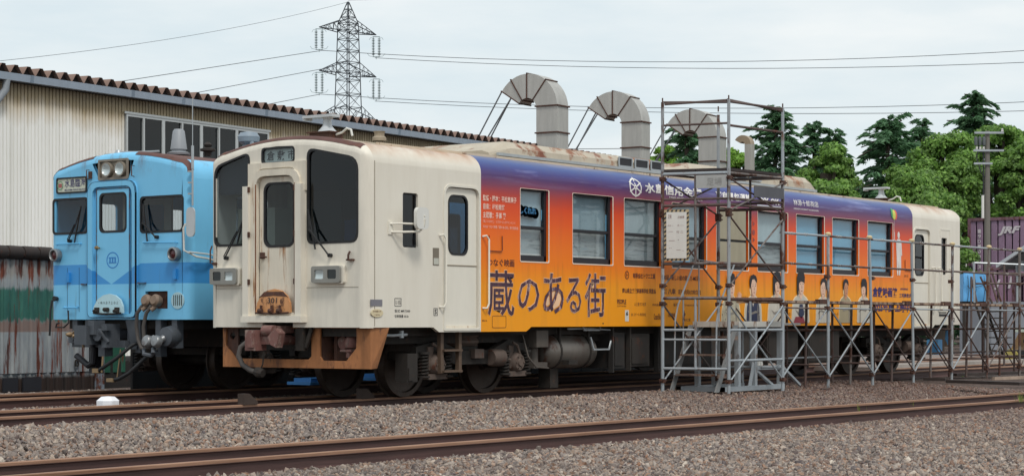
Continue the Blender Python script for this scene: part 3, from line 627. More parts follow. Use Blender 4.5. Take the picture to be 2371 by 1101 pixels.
# wheel emblem and round emblems
def emblem(cx, cz, rx, rz, m_, spokes=6, w_=.16, parent=car, f=None, o=.005):
    f = f or (lambda u, v, q: fS(u, v, q-o)); b = MB()
    e = lambda k, a0=0, n=28: [(cx+k*rx*math.cos(2*math.pi*i/n), cz+k*rz*math.sin(2*math.pi*i/n)) for i in range(n)]
    b.plate(e(1), [e(1-w_)], .002, f)
    if spokes:
        b.plate(e(.24), [e(.10)], .002, f)
        for i in range(spokes):
            a = 2*math.pi*i/spokes+math.pi/2; c_, s__ = math.cos(a), math.sin(a); q = .07
            b.plate([(cx+rx*(.2*c_-q*s__), cz+rz*(.2*s__+q*c_)), (cx+rx*(.2*c_+q*s__), cz+rz*(.2*s__-q*c_)), (cx+rx*(.9*c_+q*s__), cz+rz*(.9*s__-q*c_)), (cx+rx*(.9*c_-q*s__), cz+rz*(.9*s__+q*c_))], [], .002, f)
            b.plate([(cx+rx*(.98*c_-.12*s__), cz+rz*(.98*s__+.12*c_)), (cx+rx*(.98*c_+.12*s__), cz+rz*(.98*s__-.12*c_)), (cx+rx*1.13*c_, cz+rz*1.13*s__)], [], .002, f)
    return b.build('emblem', m_, parent)
emblem(6.06, 2.955, .165, .135, WINK); emblem(5.82, 1.66, .055, .06, BRINK, 0, .2); text('ト', (5.80, 1.63, 5.85, 1.69), BRINK, car, fT(.005), bold=.02)
def flame():
    b = MB(); b.plate([(7.40, 1.09), (7.42, 1.13), (7.45, 1.15), (7.44, 1.12), (7.47, 1.10), (7.46, 1.07), (7.44, 1.06), (7.44, 1.03), (7.42, 1.06), (7.41, 1.03), (7.40, 1.06)], [], .002, lambda u, v, q: fS(u, v, q-.005)); b.build('emblem', BRINK, car)
flame()
# blue sticker in the first window
b = MB()
for k in range(4): b.plate([(3.27+.11*k+.085*math.cos(t*math.pi/9), 2.49-.01*k+.075*math.sin(t*math.pi/9)) for t in range(18)], [], .002, lambda u, v, q, k=k: (u, .060-.0006*k, v))
st = b.build('sticker', mat('pale_blue_sticker', 'a9c9d9', .5), car)
text('しくれれ', (3.24, 2.44, 3.62, 2.54), mat('blue_ink', '2d6f9c', .5), st, lambda u, v: (u, .055, v), bold=.05)
# printed people, flat on the wrap
SKIN = mat('printed_skin', 'e6bfa6', .5, var=.08, vs=9); SKIN2 = mat('printed_skin_tan', 'c98f6a', .5, var=.08, vs=9); HAIR = mat('printed_hair', '17141c', .5, var=.3, vs=20); HALO = mat('printed_halo', 'f5dcb0', .5)
SHW = mat('printed_white_shirt', 'c9c3b6', .5, var=.12, vs=5); SHN = mat('printed_navy_vest', '2c3350', .5, var=.15); SHP = mat('printed_patterned_shirt', 'b9b19a', .6, var=.3, vs=14, rust=.35, rs=14, streak=1, rc=('3c3530', '5a5048')); SHB = mat('printed_blue_shirt', '3d5f9c', .5, var=.15)
LIP = mat('printed_lip', '9c4a44', .5); RED = mat('printed_red_skirt', '8e3340', .5)
def figure(cx, top, scale, shirt, vest=None, skin=SKIN, hair='short', label='printed half-length portrait', look=1):
    """flat printed half-length figure: halo, torso, neck, face with features, hair"""
    s = scale; f = lambda o: (lambda u, v, q: fS(u, v, q-o)); P = lambda pts: [(cx+look*x*s, top+z*s) for x, z in pts]
    zb = (.955-top)/s; H = lambda pts: [(cx+look*x*s*.78, top+z*s*.84) for x, z in pts]
    root = MB(); body = [(-.08, -.34), (-.12, -.375), (-.20, -.41), (-.26, -.47), (-.29, -.60), (-.31, zb), (.31, zb), (.295, -.58), (.26, -.46), (.195, -.405), (.12, -.375), (.08, -.34)]
    hd = lambda k, dz=0: [(k*.135*math.cos(t*math.pi/12), -.22+dz+k*.22*math.sin(t*math.pi/12)) for t in range(24)]
    root.plate(P([(x*1.06, z+.02) for x, z in body]), [], .001, f(.004)); root.plate(H(hd(1.15, .0)), [], .001, f(.004)); r_ = root.build('printed_portrait', HALO, car, label=label)
    b = MB(); b.plate(P(body), [], .001, f(.006)); b.build('shirt', shirt, r_)
    b = MB(); b.plate(P([(-.20, -.60), (-.10, -.68), (.12, -.64), (.24, -.70), (.22, -.66), (.10, -.60), (-.08, -.64)]), [], .001, f(.0085)); b.plate(P([(.17, -.45), (.19, -.62), (.20, zb), (.16, zb), (.15, -.6)]), [], .001, f(.0085)); b.build('shirt_fold', mat('printed_fold_shade', '8d877e', .5), r_)
    if vest:
        b = MB(); b.plate(P([(-.24, zb), (-.22, -.54), (-.17, -.42), (-.08, -.375), (0, -.54), (.08, -.375), (.17, -.42), (.22, -.54), (.24, zb)]), [], .001, f(.008)); b.build('vest', vest, r_)
    b = MB(); b.plate(P([(-.05, -.25), (-.065, -.36), (0, -.44), (.065, -.36), (.05, -.25)]), [], .001, f(.010)); b.plate(H([(x+.02, z) for x, z in hd(.94)]), [], .001, f(.012))
    b.build('face', skin, r_)
    b = MB(); hp = [(.10, -.13), (.04, -.07), (-.05, -.08), (-.085, -.17), (-.115, -.27), (-.15, -.22), (-.155, -.08), (-.11, .0), (0, .03), (.10, .0), (.145, -.07), (.14, -.15)]
    if hair == 'long': hp = [(.08, -.17), (-.02, -.16), (-.075, -.2), (-.09, -.34), (-.13, -.46), (-.165, -.36), (-.165, -.08), (-.11, .02), (0, .045), (.11, .02), (.155, -.07), (.14, -.2)]
    b.plate(H([(x*1.14, z+.012) for x, z in hp]), [], .001, f(.014)); b.build('hair', HAIR, r_)
    b = MB()
    for ex in (-.03, .085): b.plate(H([(ex-.022, -.20), (ex, -.192), (ex+.022, -.20), (ex, -.208)]), [], .001, f(.016)); b.plate(H([(ex-.03, -.165), (ex, -.155), (ex+.03, -.165), (ex, -.162)]), [], .001, f(.016))
    b.build('eye', HAIR, r_)
    b = MB(); b.plate(H([(.03, -.21), (.055, -.285), (.02, -.29)]), [], .001, f(.0155)); b.plate(H([(-.10, -.20), (-.075, -.30), (-.04, -.385), (.03, -.415), (-.05, -.40), (-.10, -.30)]), [], .001, f(.0155)); b.build('face_shade', mat('printed_skin_shade', 'b98a72', .5), r_)
    b = MB(); b.plate(H([(-.015, -.335), (.03, -.33), (.07, -.335), (.03, -.35)]), [], .001, f(.016)); b.build('mouth', LIP, r_)
    return r_
fg = figure(8.86, 1.71, .95, SHP, None, SKIN, 'long', 'printed figure in patterned shirt raising a hand')
b = MB(); hx, hz = 9.13, 1.36
b.plate([(hx-.045, hz-.09), (hx+.045, hz-.09), (hx+.055, hz+.02), (hx-.055, hz+.02)], [], .001, lambda u, v, q: fS(u, v, q-.010))
for i, (dx, l) in enumerate(((-.042, .065), (-.014, .085), (.014, .08), (.042, .06))): b.plate([(hx+dx-.011, hz+.01), (hx+dx+.011, hz+.01), (hx+dx*1.25+.009, hz+.01+l), (hx+dx*1.25-.009, hz+.01+l)], [], .001, lambda u, v, q: fS(u, v, q-.0105))
b.plate([(hx-.05, hz-.04), (hx-.05, hz-.01), (hx-.09, hz+.03), (hx-.10, hz+.01)], [], .001, lambda u, v, q: fS(u, v, q-.0105)); b.build('hand', SKIN, fg)
figure(9.58, 1.71, .92, SHW, SHN, SKIN, 'short', 'printed figure in a navy vest'); figure(10.38, 1.76, .98, SHW, None, SKIN, 'long', 'printed figure in a pale shirt')
fg = figure(11.22, 1.78, 1.0, SHW, None, SKIN, 'long', 'printed schoolgirl with dark tie and red skirt', 1)
b = MB(); b.plate([(11.17, 1.27), (11.27, 1.27), (11.33, 1.1), (11.22, 1.03), (11.13, 1.1)], [], .001, lambda u, v, q: fS(u, v, q-.0165)); b.build('tie', SHN, fg)
b = MB(); b.plate([(10.95, .955), (11.02, 1.06), (11.3, 1.06), (11.36, .955)], [], .001, lambda u, v, q: fS(u, v, q-.0165)); b.build('skirt', RED, fg)
figure(12.05, 1.70, .86, SHW, None, SKIN, 'short', 'printed figure in white with blue sleeve', -1); figure(12.90, 1.70, .80, mat('printed_kimono', 'a5997c', .5, var=.12), None, SKIN2, 'short', 'printed figure in a tan robe'); figure(13.62, 1.71, .82, SHW, None, SKIN, 'long', 'printed figure with folded arms', -1)
for s_, rc_ in (('橋爪一恵', (8.44, 1.36, 8.64, 1.42)), ('白井健人', (9.20, 1.33, 9.42, 1.39)), ('中島瑠菜', (10.66, 1.08, 10.86, 1.13)), ('堀家一希', (12.42, 1.08, 12.62, 1.13)), ('前野 朋', (15.32, 1.80, 15.5, 1.85))): text(s_, rc_, mat('brown_ink', '8c5a28', .5), car, fT(.005))
# white figure with balloons
b = MB(); fw = lambda o: (lambda u, v, q: fS(u, v, q-o)); X = 14.99
b.plate([(X+.09+.05*math.cos(t*math.pi/8), 2.57+.065*math.sin(t*math.pi/8)) for t in range(16)], [], .001, fw(.006))
b.plate([(X-.02, 2.44), (X+.04, 2.50), (X+.15, 2.50), (X+.21, 2.44), (X+.24, 2.20), (X+.20, 2.19), (X+.19, 2.30), (X+.20, 1.98), (X+.15, 1.83), (X+.10, 1.83), (X+.10, 2.1), (X+.07, 1.83), (X+.02, 1.83), (X+.0, 2.2), (X-.01, 2.3), (X-.08, 2.5), (X-.08, 2.62), (X-.11, 2.62), (X-.10, 2.45)], [], .001, fw(.006)); b.build('printed_figure', mat('printed_white', 'dcd6d2', .5, var=.12, vs=8), car, label='printed white figure holding balloons')
for cx_, cz_, cc_, tt in ((14.82, 2.965, '3f9a5c', 0), (14.88, 2.94, 'c9cf55', .002), (14.95, 2.94, 'd2583a', .001)):
    b = MB(); b.plate([(cx_+.06*math.cos(t*math.pi/9), cz_+.095*math.sin(t*math.pi/9)) for t in range(18)], [], .001, fw(.008+tt)); b.build('printed_balloon', mat('balloon_'+cc_, cc_, .4), car)
b = MB(); b.plate([(14.88, 2.85), (14.885, 2.85), (14.90, 2.62), (14.893, 2.62)], [], .001, fw(.006)); b.build('printed_string', WINK, car)

# interior: floor, bulkhead, ceiling, seats seen through the glass
b = MB(); b.box(.2, 17.8, .15, W1-.15, 1.02, 1.06); b.build('floor', INTD, car)
b = MB(); b.box(.2, 17.8, .2, W1-.2, 3.0, 3.03); b.build('ceiling', INTR, car)
b = MB(); b.plate([(.12, 1.05), (W1-.12, 1.05), (W1-.12, 3.0), (.12, 3.0)], [rr(.25, 1.8, 1.0, 2.7, .05), rr(1.05, 1.1, 1.6, 2.8, .05)], .04, lambda u, v, q: (1.35+q, u, v)); b.build('bulkhead', INTR, car)
b = MB(); b.box(.25, .6, .25, 1.0, 1.1, 1.75); b.box(.3, .5, .4, .9, 1.75, 1.9); b.build('driving_desk', INTD, car)
b = MB(); b.box(.45, .9, 1.95, 2.62, 1.1, 2.46); b.build('equipment_cabinet', mat('cabinet_beige', 'c4c3ae', .6), car)
b = MB(); b.box(.75, .85, .78, 1.02, 1.5, 2.28); b.box(.6, 1.0, .72, 1.06, 1.4, 1.52); b.build('driver_seat', mat('seat_blue', '3f9be0', .7), car)
b = MB()
for x_ in range(3, 15, 2): b.box(x_, x_+.5, 1.75, 2.45, 1.1, 1.95)
b.build('seat', mat('seat_moquette', '3c4f63', .8), car)
b = MB()
for x_ in (1.5, 4, 7, 10, 13, 16): b.cyl((x_, .9, 1.06), (x_, .9, 3.0), .018, 8)
b.build('grab_pole', SILV, car)

# roof equipment
ACP = mat('stained_aircon_paint', 'b9ae9c', .6, var=.1, dirt=.2, rust=.45, rs=1.1, streak=1.5, rc=('9a6a48', '7a4632'))
def aircon(xa, xb, z1, lab, vents=None, rustfront=False):
    b = MB(); y0, y1 = .45, W1-.45
    sec = [(y0, 3.24), (y0+.02, z1-.10), (y0+.14, z1), (y1-.14, z1), (y1-.02, z1-.10), (y1, 3.24)]
    r_ = [(xa, .0), (xa+.45, 1.0), (xb-.25, 1.0), (xb, .12)]; vs = []
    for x_, k in r_:
        for y, z in sec: vs.append((x_, y if k == 1 else y+(W1/2-y)*.06*(1-k), 3.24+(z-3.24)*(.35+.65*k)))
    n = len(sec); b.add(vs, [(j*n+i, j*n+i+1, (j+1)*n+i+1, (j+1)*n+i) for j in range(3) for i in range(n-1)]+[tuple(range(n)), tuple(range(3*n, 4*n))])
    o = b.build('air_conditioner', ACP, car, label=lab)
    b = MB(); b.box(xa+.1, xb-.1, y0-.03, y0+.01, 3.25, 3.29); b.build('skirt', SILV, o)
    if vents:
        for v in vents:
            b = MB(); b.box(v, v+.33, y0-.012, y0+.02, z1-.16, z1-.05); vv = b.build('vent', INK, o)
            b = MB(); b.plate(rr(v-.03, z1-.185, v+.36, z1-.03, .01, 1), [rr(v, z1-.16, v+.33, z1-.05, .01, 1)], .012, lambda u, w_, q: (u, y0-.02+q, w_)); b.build('vent_frame', SILV, vv)
    return o
aircon(3.15, 7.70, 3.475, 'long rust stained roof unit with three dark grilles', (6.3, 6.75, 7.2))
aircon(8.05, 12.75, 3.50, 'far cream roof unit behind the scaffold tower', (9.3, 9.8, 10.3))
def ventilator(x_, y_):
    b = MB(); b.lathe([(.13, 0), (.10, .03), (.06, .08), (.05, .16), (.09, .20), (0, .20)], (x_, y_, 3.40), (0, 0, 1), 18)
    b.box(x_-.10, x_+.06, y_-.16, y_+.34, 3.585, 3.62); b.box(x_-.07, x_+.05, y_+.30, y_+.36, 3.56, 3.60); o = b.build('radio_antenna', mat('pale_grey_gloss', 'b9bdc0', .35), car, True)
    b = MB(); b.box(x_-.12, x_+.14, y_-.14, y_+.20, 3.30, 3.40); b.box(x_-.15, x_+.17, y_-.17, y_+.23, 3.385, 3.40); b.build('base', RUSTD, o)
    b = MB(); b.tube([(x_, y_-.15, 3.36), (x_, y_-.25, 3.38), (x_, y_-.33, 3.43), (x_, y_-.40, 3.41), (x_, y_-.42, 3.33)], .015, 7); b.build('cable', WHITEP, o, True)
    return o
ventilator(.6, 1.18); ventilator(17.1, 1.3)
b = MB(); b.lathe([(0, 0), (.09, 0), (.09, .04), (.065, .06), (.065, .1), (.08, .12), (0, .13)], (1.0, .65, 3.29), (0, 0, 1), 16); b.build('roof_vent', ROOFC, car, True)

# skirt frame under the front
b = MB()
# far left plate with holes, bottom rail, posts, near plate and folded side
fP = lambda u, v, q=0: (.10+q, -u, v)
b.plate([(-2.54, .40), (-2.54, .91), (-.03, .91), (-.03, .405)], [[(-2.49, .90), (-2.49, .68), (-2.32, .51), (-1.05, .51), (-1.0, .55), (-1.0, .90)], [(-.86, .90), (-.86, .55), (-.82, .50), (-.42, .50), (-.26, .66), (-.26, .90)]], .03, fP)
b.build('snow_plough', RUSTF, car, label='rusty orange frame under the front')
b = MB(); b.plate([(-2.50, .62), (-2.50, .91), (-2.3, .91), (-2.3, .5), (-2.36, .5)], [[(-2.40+.05*math.cos(t), .8+.05*math.sin(t)) for t in range(6)]], .03, lambda u, v, q: fP(u, v, q+.035)); b.build('plough_gusset', RUSTD, car)
b = MB(); b.add([(.10, .03, .405), (.10, .03, .91), (.42, .0, .91), (.26, .06, .41), (.13, .06, .405), (.13, .06, .91), (.42, .03, .91), (.26, .09, .41)], [(0, 1, 2, 3), (7, 6, 5, 4), (1, 5, 6, 2), (0, 3, 7, 4), (2, 6, 7, 3), (0, 4, 5, 1)]); b.build('plough_side', RUSTF, car)
b = MB(); b.box(.3, 1.1, .75, .80, .5, .88); b.box(.15, .9, .86, .98, .5, .88); b.build('inner_bracket', RUSTD, car)
# coupler and hoses
CPL = mat('rusty_coupler', '74504a', .7, var=.25, rust=.5, rs=7, streak=1, rc=('a08a80', '4a2f2a'), bump=.3)
b = MB(); b.box(-.30, -.10, 1.58, 1.76, .62, .88); b.box(-.33, -.28, 1.60, 1.70, .66, .84); b.box(-.2, -.1, 1.44, 1.58, .70, .80)
b.cyl((-.10, 1.42, .76), (.6, 1.42, .76), .07, 12); b.box(-.16, .2, 1.34, 1.60, .84, .93); b.lathe([(0, -.10), (.07, -.10), (.07, .08), (0, .08)], (-.18, 1.46, .87), (0, 1, 0), 14)
b.add([(-.30, 1.37, .80), (-.28, 1.27, .90), (-.26, 1.22, .84), (-.28, 1.25, .66), (-.30, 1.33, .70), (-.18, 1.37, .80), (-.16, 1.27, .90), (-.14, 1.22, .84), (-.16, 1.25, .66), (-.18, 1.33, .70)], [(0, 1, 2, 3, 4), (9, 8, 7, 6, 5)]+[(i, (i+1) % 5, 5+(i+1) % 5, 5+i) for i in range(5)])
b.build('coupler', CPL, car, True)
b = MB(); b.tube([(.0, 1.75, .80), (-.1, 1.85, .76), (-.18, 1.95, .66), (-.2, 1.97, .55), (-.2, 1.90, .44), (-.2, 1.76, .37), (-.2, 1.64, .345)], .034, 10); hs = b.build('air_hose', mat('dusty_hose', '4f4a47', .8, var=.2), car, True)
b = MB(); b.lathe([(0, -.06), (.05, -.06), (.07, 0), (.06, .06), (0, .06)], (-.2, 1.60, .345), (0, 1, .2), 10); b.box(-.24, -.16, 1.55, 1.66, .31, .36); b.build('hose_coupling', DARK, hs)
b = MB(); b.tube([(-.2, 1.60, .36), (-.2, 1.55, .45), (-.19, 1.54, .6)], .01, 5); b.tube([(.05, .95, .9), (.05, 1.05, .66)], .03, 6); b.box(.0, .08, 1.05, 1.18, .62, .90); b.build('coupling_chain', DARK, car)
b = MB(); b.lathe([(0, 0), (.07, 0), (.09, .05), (.07, .12), (.04, .17), (0, .17)], (.26, .48, .66), (0, 0, 1), 14); b.box(.16, .32, .40, .58, .61, .64); b.cyl((.22, .48, .62), (.22, .48, .54), .04, 8); b.lathe([(0, 0), (.08, 0), (.08, .04), (0, .04)], (.34, .66, .72), (-1, 0, 0), 16)
b.tube([(.2, .48, .56), (.2, .44, .50), (.2, .38, .49)], .012, 5); b.build('steam_trap', CPL, car, True)
b = MB(); b.box(.3, .4, 1.0, 2.4, .62, .75); b.box(.3, 1.6, .5, .6, .78, .9); b.box(.3, 1.6, 2.1, 2.2, .78, .9); b.cyl((.3, 1.2, .6), (1.2, 1.1, .62), .03, 7); b.cyl((.35, 2.2, .7), (.35, 2.5, .7), .02, 6); b.cyl((.35, 2.27, .4), (.35, 2.27, .9), .02, 6)
b.build('drag_beam', DARK, car)
# bogies and underfloor gear
bogie(car, 2.50, W1); bogie(car, 15.50, W1)
b = MB(); b.box(.15, 17.85, .25, W1-.25, .80, .92); b.box(.5, 17.5, .35, .5, .70, .80); b.box(.5, 17.5, W1-.5, W1-.35, .70, .80); b.build('underframe', DARK, car)
b = MB()   # door step ladder
for x_ in (1.60, 1.98): b.box(x_-.03, x_+.03, .10, .16, .32, .86)
for z in (.33, .60): b.box(1.60, 1.98, .06, .2, z, z+.025)
b.build('step_ladder', mat('brown_step', '5c4a3c', .7, var=.2), car)
b = MB(); b.box(.92, 1.12, .12, .32, .22, .58); b.box(.93, 1.02, .10, .12, .24, .40); b.build('sand_box', DARK, car)
b = MB(); b.tube([(.9, .5, .82), (.9, .12, .82), (.6, .1, .81), (.4, .1, .815)], .018, 6); b.cyl((.8, .12, .78), (.8, .12, .87), .03, 8); b.build('brake_cock', SILV, car)
TANK = mat('tank_steel', '6c6660', .38, .4, var=.2, rust=.5, rs=2.2, streak=1, rc=('5c4238', '3f302a'))
b = MB(); b.lathe([(0, -.62), (.12, -.61), (.20, -.57), (.245, -.5), (.245, .50), (.22, .56), (.12, .61), (0, .62)], (4.72, .38, .56), (1, 0, 0), 30); tk = b.build('air_tank', TANK, car, True)
b = MB()
for x_ in (4.35, 5.08): b.lathe([(.247, -.02), (.253, -.02), (.253, .02), (.247, .02)], (x_, .38, .56), (1, 0, 0), 30); b.box(x_-.02, x_+.02, .16, .2, .6, .9)
b.box(4.4, 4.62, .05, .16, .38, .44); b.box(4.30, 4.50, .3, .5, .05, .34); b.build('tank_strap', DARK, tk)
b = MB(); b.box(3.72, 4.0, .12, .45, .63, .86); b.cyl((3.85, .28, .40), (3.85, .28, .64), .075, 12); b.box(3.70, 4.02, .15, .35, .34, .42); b.tube([(3.5, .2, .8), (3.5, .1, .5), (3.65, .08, .36), (3.95, .08, .34)], .012, 5); b.build('compressor', mat('dusty_cast_iron', '514a44', .7, var=.25), car, True)
b = MB()
for x_, z in ((5.3, .58), (5.05, .86)): b.tube([(x_-.25, .12, z+.18), (x_-.2, .1, z), (x_+.2, .1, z), (x_+.28, .12, z+.12)], .015, 5)
b.tube([(4.5, .14, .88), (5.1, .14, .88), (5.6, .14, .86)], .014, 5); b.build('brake_pipe', SILV, car)
for (a, c, y0, z0, z1, m_) in ((5.62, 5.95, .12, .30, .82, 'underfloor_box_a'), (6.05, 6.6, .10, .32, .80, 'underfloor_box_b'), (7.0, 8.6, .2, .28, .84, 'underfloor_box_c'), (8.8, 9.9, .12, .25, .84, 'underfloor_box_d'), (10.3, 11.4, .14, .30, .84, 'underfloor_box_e'), (11.7, 12.9, .12, .26, .84, 'underfloor_box_f')):
    b = MB(); b.box(a, c, y0, 1.2, z0, z1); b.box(a+.05, c-.05, y0-.015, y0, z0+.04, z1-.06); b.box(a-.03, a+.0, y0-.03, y0+.05, z0-.06, .9); b.build('equipment_box', mat(m_, R.choice(['35302c', '2e2b29', '3a342f']), .7, var=.3, rust=.3, rs=4), car)
b = MB(); b.box(4.2, 13.3, 1.3, 2.4, .35, .85); b.cyl((7, 1.2, .55), (12, 1.2, .5), .1, 10); b.build('engine', DARK, car)
# ------------------------------------------------------------------ the blue railcar on the next track
W2 = 2.83
bl = thing('railcar', 'sky blue railcar with darker blue chevron band, behind the cream one', 'railcar', (.6, 3.68, 0))
prof2 = body_profile(W2, 1.01, 2.93, 3.20, 3.355, .22)
def blue_livery():
    b = NB('blue_livery'); z = b.axis(2); y = b.axis(1); x = b.axis(0)
    u = b.math('ABSOLUTE', b.math('SUBTRACT', y, 1.50))
    top = b.math('ADD', 1.505, b.math('MULTIPLY', b.math('MINIMUM', u, .56), .505)); 
    lo = b.math('ADD', 1.505, 0.0)
    band = b.math('MULTIPLY', b.math('LESS_THAN', z, top), b.math('GREATER_THAN', z, 1.505))
    side = b.math('MULTIPLY', b.math('LESS_THAN', z, 1.788), b.math('GREATER_THAN', z, 1.505))
    m = b.mix(b.math('GREATER_THAN', x, .2), band, side)
    c = b.mix(m, lin('78c4ec'), lin('3a92d6'))
    c = b.mix(b.ramp(b.noise(1.5, (1, 1, .4), 6, .65), [(.35, G(0)), (.75, G(.22))]), c, lin('4d8fb4'))
    c = b.mix(b.ramp(b.noise(4, (1.6, 1.6, .16), 8, .7, loc=(2, 2, 2)), [(.60, G(0)), (.76, G(.5))]), c, lin('5c5a50'))
    c = b.mix(b.math('MULTIPLY', b.step(z, 2.95, 3.25), b.ramp(b.noise(5, (1, 1, .3), 8, .7), [(.5, G(0)), (.66, G(.6))])), c, lin('6b4334'))
    return b.done(c, .42)
BLV = blue_livery()
bF = lambda u, v, d=0: (d, -u, v); bS = lambda u, v, d=0: (u, d, v)
b = MB(); b.plate([(.12, 1.01), (17.9, 1.01), (17.9, 2.93), (.12, 2.93)], [rr(.75, 1.95, 1.25, 2.72, .05)]+[rr(2.2+1.4*k, 1.9, 3.2+1.4*k, 2.7, .05) for k in range(10)], .04, bS); b.build('side_wall', BLV, bl)
b = MB(); b.plate([(.12, 1.01), (17.9, 1.01), (17.9, 2.93), (.12, 2.93)], [rr(.75, 1.95, 1.25, 2.72, .05)]+[rr(2.2+1.4*k, 1.9, 3.2+1.4*k, 2.7, .05) for k in range(10)], .04, lambda u, v, d=0: (u, W2-d, v)); b.build('side_wall', BLV, bl)
shell('cornice', prof2, .12, 17.9, 1, 9, BLV, bl); shell('cornice', prof2, .12, 17.9, len(prof2)-10, len(prof2)-2, BLV, bl)
shell('roof', prof2, .12, 17.9, 9, len(prof2)-10, ROOFB, bl)
cap2, edge2 = end_cap('front_edge', prof2, W2, .12, BLV, bl)
b = MB(); rgs = []
for i in range(6):
    a = math.pi/2*i/5; dx = .12*(1-math.cos(math.pi/2-a)); ins = .12*(1-math.sin(math.pi/2-a))
    rgs.append([(dx-.003, min(max(y, ins), W2-ins), z-ins*max(0, min(1, (z-2.9)/.25))+.004) for y, z in prof2 if z > 3.0])
rgs = rgs[:4]; n = len(rgs[0]); vs = [v for rg in rgs for v in rg]; fs = []
for j in range(3):
    for k in range(n-1):
        ym = (rgs[j][k][1]+rgs[j][k+1][1])/2
        if not 1.02 < ym < 1.95: fs.append((j*n+k, j*n+k+1, (j+1)*n+k+1, (j+1)*n+k))
b.add(vs, fs); b.build('roof_edge_band', ROOFB, bl, True, fixn=False)
ol = []
for p in [(-y, z) for _, y, z in edge2 if z > 1.1]:
    if not ol or abs(p[0]-ol[-1][0])+abs(p[1]-ol[-1][1]) > .004: ol.append(p)
ol = [(-.12, 1.01)]+ol+[(-(W2-.12), 1.01)]
bwl = rr(-2.77, 2.225, -2.02, 2.745, .06); bwr = rr(-.955, 2.20, -.10, 2.71, .06)
bsg = rr(-2.675, 2.81, -2.03, 3.04, .03); bhl = rr(-1.79, 2.965, -1.18, 3.255, .02); bdr = rpoly([(-1.78, 1.07), (-1.78, 2.84), (-1.13, 2.84), (-1.13, 1.07)], [.01, .1, .1, .01])
jmp = rr(-.85, 1.16, -.41, 1.40, .01)
b = MB(); b.plate(ol, [bwl, bwr, bhl, bdr, jmp], .05, bF); b.build('front_wall', BLV, bl)
pane_window('front_window', bwl, bF, BLK, bl, GL); pane_window('front_window', bwr, bF, BLK, bl, GL)
b = MB(); o = bsg; b.plate(o, [inset(o, .022)], .03, lambda u, v, q: bF(u, v, q-.02)); sg = b.build('railway_sign', BLK, bl)
b = MB(); b.plate(inset(o, .01), [], .01, lambda u, v, q: bF(u, v, q-.008)); b.build('sign_face', mat('cream_sign', 'c9cdbb', .5, var=.05), sg)
bT = lambda o: (lambda u, v: (-o, -u, v))
text('水島臨海', (-2.50, 2.895, -2.06, 3.01), NAVY, sg, bT(.012), bold=.006); text('MIZUSHIMA RINKAI RAILWAY', (-2.50, 2.845, -2.06, 2.872), NAVY, sg, bT(.012), bold=.01)
def mlogo(cx, cz, rx, rz, mring, mm, parent, o):
    f = lambda u, v, q: bF(u, v, q-o); e = lambda k: [(cx+k*rx*math.cos(2*math.pi*i/30), cz+k*rz*math.sin(2*math.pi*i/30)) for i in range(30)]
    b = MB(); b.plate(e(1), [e(.87)], .002, f); r_ = b.build('emblem', mring, parent)
    b = MB()
    for x in (-.42, 0, .42): b.plate([(cx+rx*(x-.11), cz-rz*.36), (cx+rx*(x+.11), cz-rz*.36), (cx+rx*(x+.11), cz+rz*.36), (cx+rx*(x-.11), cz+rz*.36)], [], .002, f)
    for x in (-.42, 0, .42): b.plate([(cx+rx*(x-.2), cz-rz*.36), (cx+rx*(x+.2), cz-rz*.36), (cx+rx*(x+.2), cz-rz*.24), (cx+rx*(x-.2), cz-rz*.24)], [], .002, lambda u, v, q: bF(u, v, q-o-.001))
    b.plate([(cx-rx*.62, cz+rz*.24), (cx+rx*.5, cz+rz*.24), (cx+rx*.5, cz+rz*.37), (cx-rx*.62, cz+rz*.37)], [], .002, lambda u, v, q: bF(u, v, q-o-.001)); b.build('letter', mm, r_)
MIDB = mat('mid_blue_ink', '2a7cc4', .5)
mlogo(-1.475, 1.84, .125, .115, MIDB, MIDB, bl, .032); mlogo(-2.59, 2.925, .06, .065, mat('green_ring', '3d8a5a', .5), mat('red_ink', 'a8323a', .5), sg, .02)
# headlight box
b = MB(); b.plate(bhl, [inset(bhl, .03)], .05, lambda u, v, q: bF(u, v, q-.02)); hb = b.build('headlight_box', mat('brown_grey_paint', '857c70', .6, var=.1, rust=.25, rs=5), bl)
b = MB(); b.plate(inset(bhl, .02), [], .01, lambda u, v, q: bF(u, v, q+.02)); b.build('back_panel', mat('taupe_panel', '9a9184', .6, var=.08), hb)
for cy in (1.60, 1.33):
    b = MB(); b.lathe([(.085, -.01), (.105, -.01), (.105, .065), (.085, .065)], (.02, cy, 3.11), (-1, 0, 0), 24, False); hl = b.build('headlight', mat('brown_grey_paint', '857c70'), hb)
    b = MB(); b.lathe([(0.001, -.04), (.04, -.032), (.07, -.012), (.086, .012)], (-.03, cy, 3.11), (-1, 0, 0), 24, False); b.build('reflector', LAMPM, hl, True)
    b = MB(); b.lathe([(0, .0), (.085, .0), (.085, .004), (0, .008)], (-.045, cy, 3.11), (-1, 0, 0), 24); b.build('lens', LENS, hl, True)
# door and frame
b = MB(); o = rpoly([(-1.98, 1.04), (-1.98, 2.95), (-1.0, 2.95), (-1.0, 1.04)], [.08, .18, .18, .08]); i_ = rpoly([(-1.88, 1.09), (-1.88, 2.87), (-1.07, 2.87), (-1.07, 1.09)], [.06, .13, .13, .06])
b.plate(o, [i_], .05, lambda u, v, q: bF(u, v, q-.05)); b.build('gangway_frame', BLV, bl)
b = MB(); b.plate(o, [inset(o, .006)], .03, lambda u, v, q: bF(u, v, q-.052)); b.build('gangway_seam', mat('dark_blue_seam', '2f5f80', .6, rust=.5, rs=4), bl)
bw_ = rr(-1.75, 2.225, -1.19, 2.785, .08, 5)
b = MB(); b.plate(rpoly([(-1.80, 1.08), (-1.80, 2.835), (-1.14, 2.835), (-1.14, 1.08)], .01), [inset(bw_, .01)], .03, lambda u, v, q: bF(u, v, q-.03)); gd = b.build('gangway_door', BLV, bl)
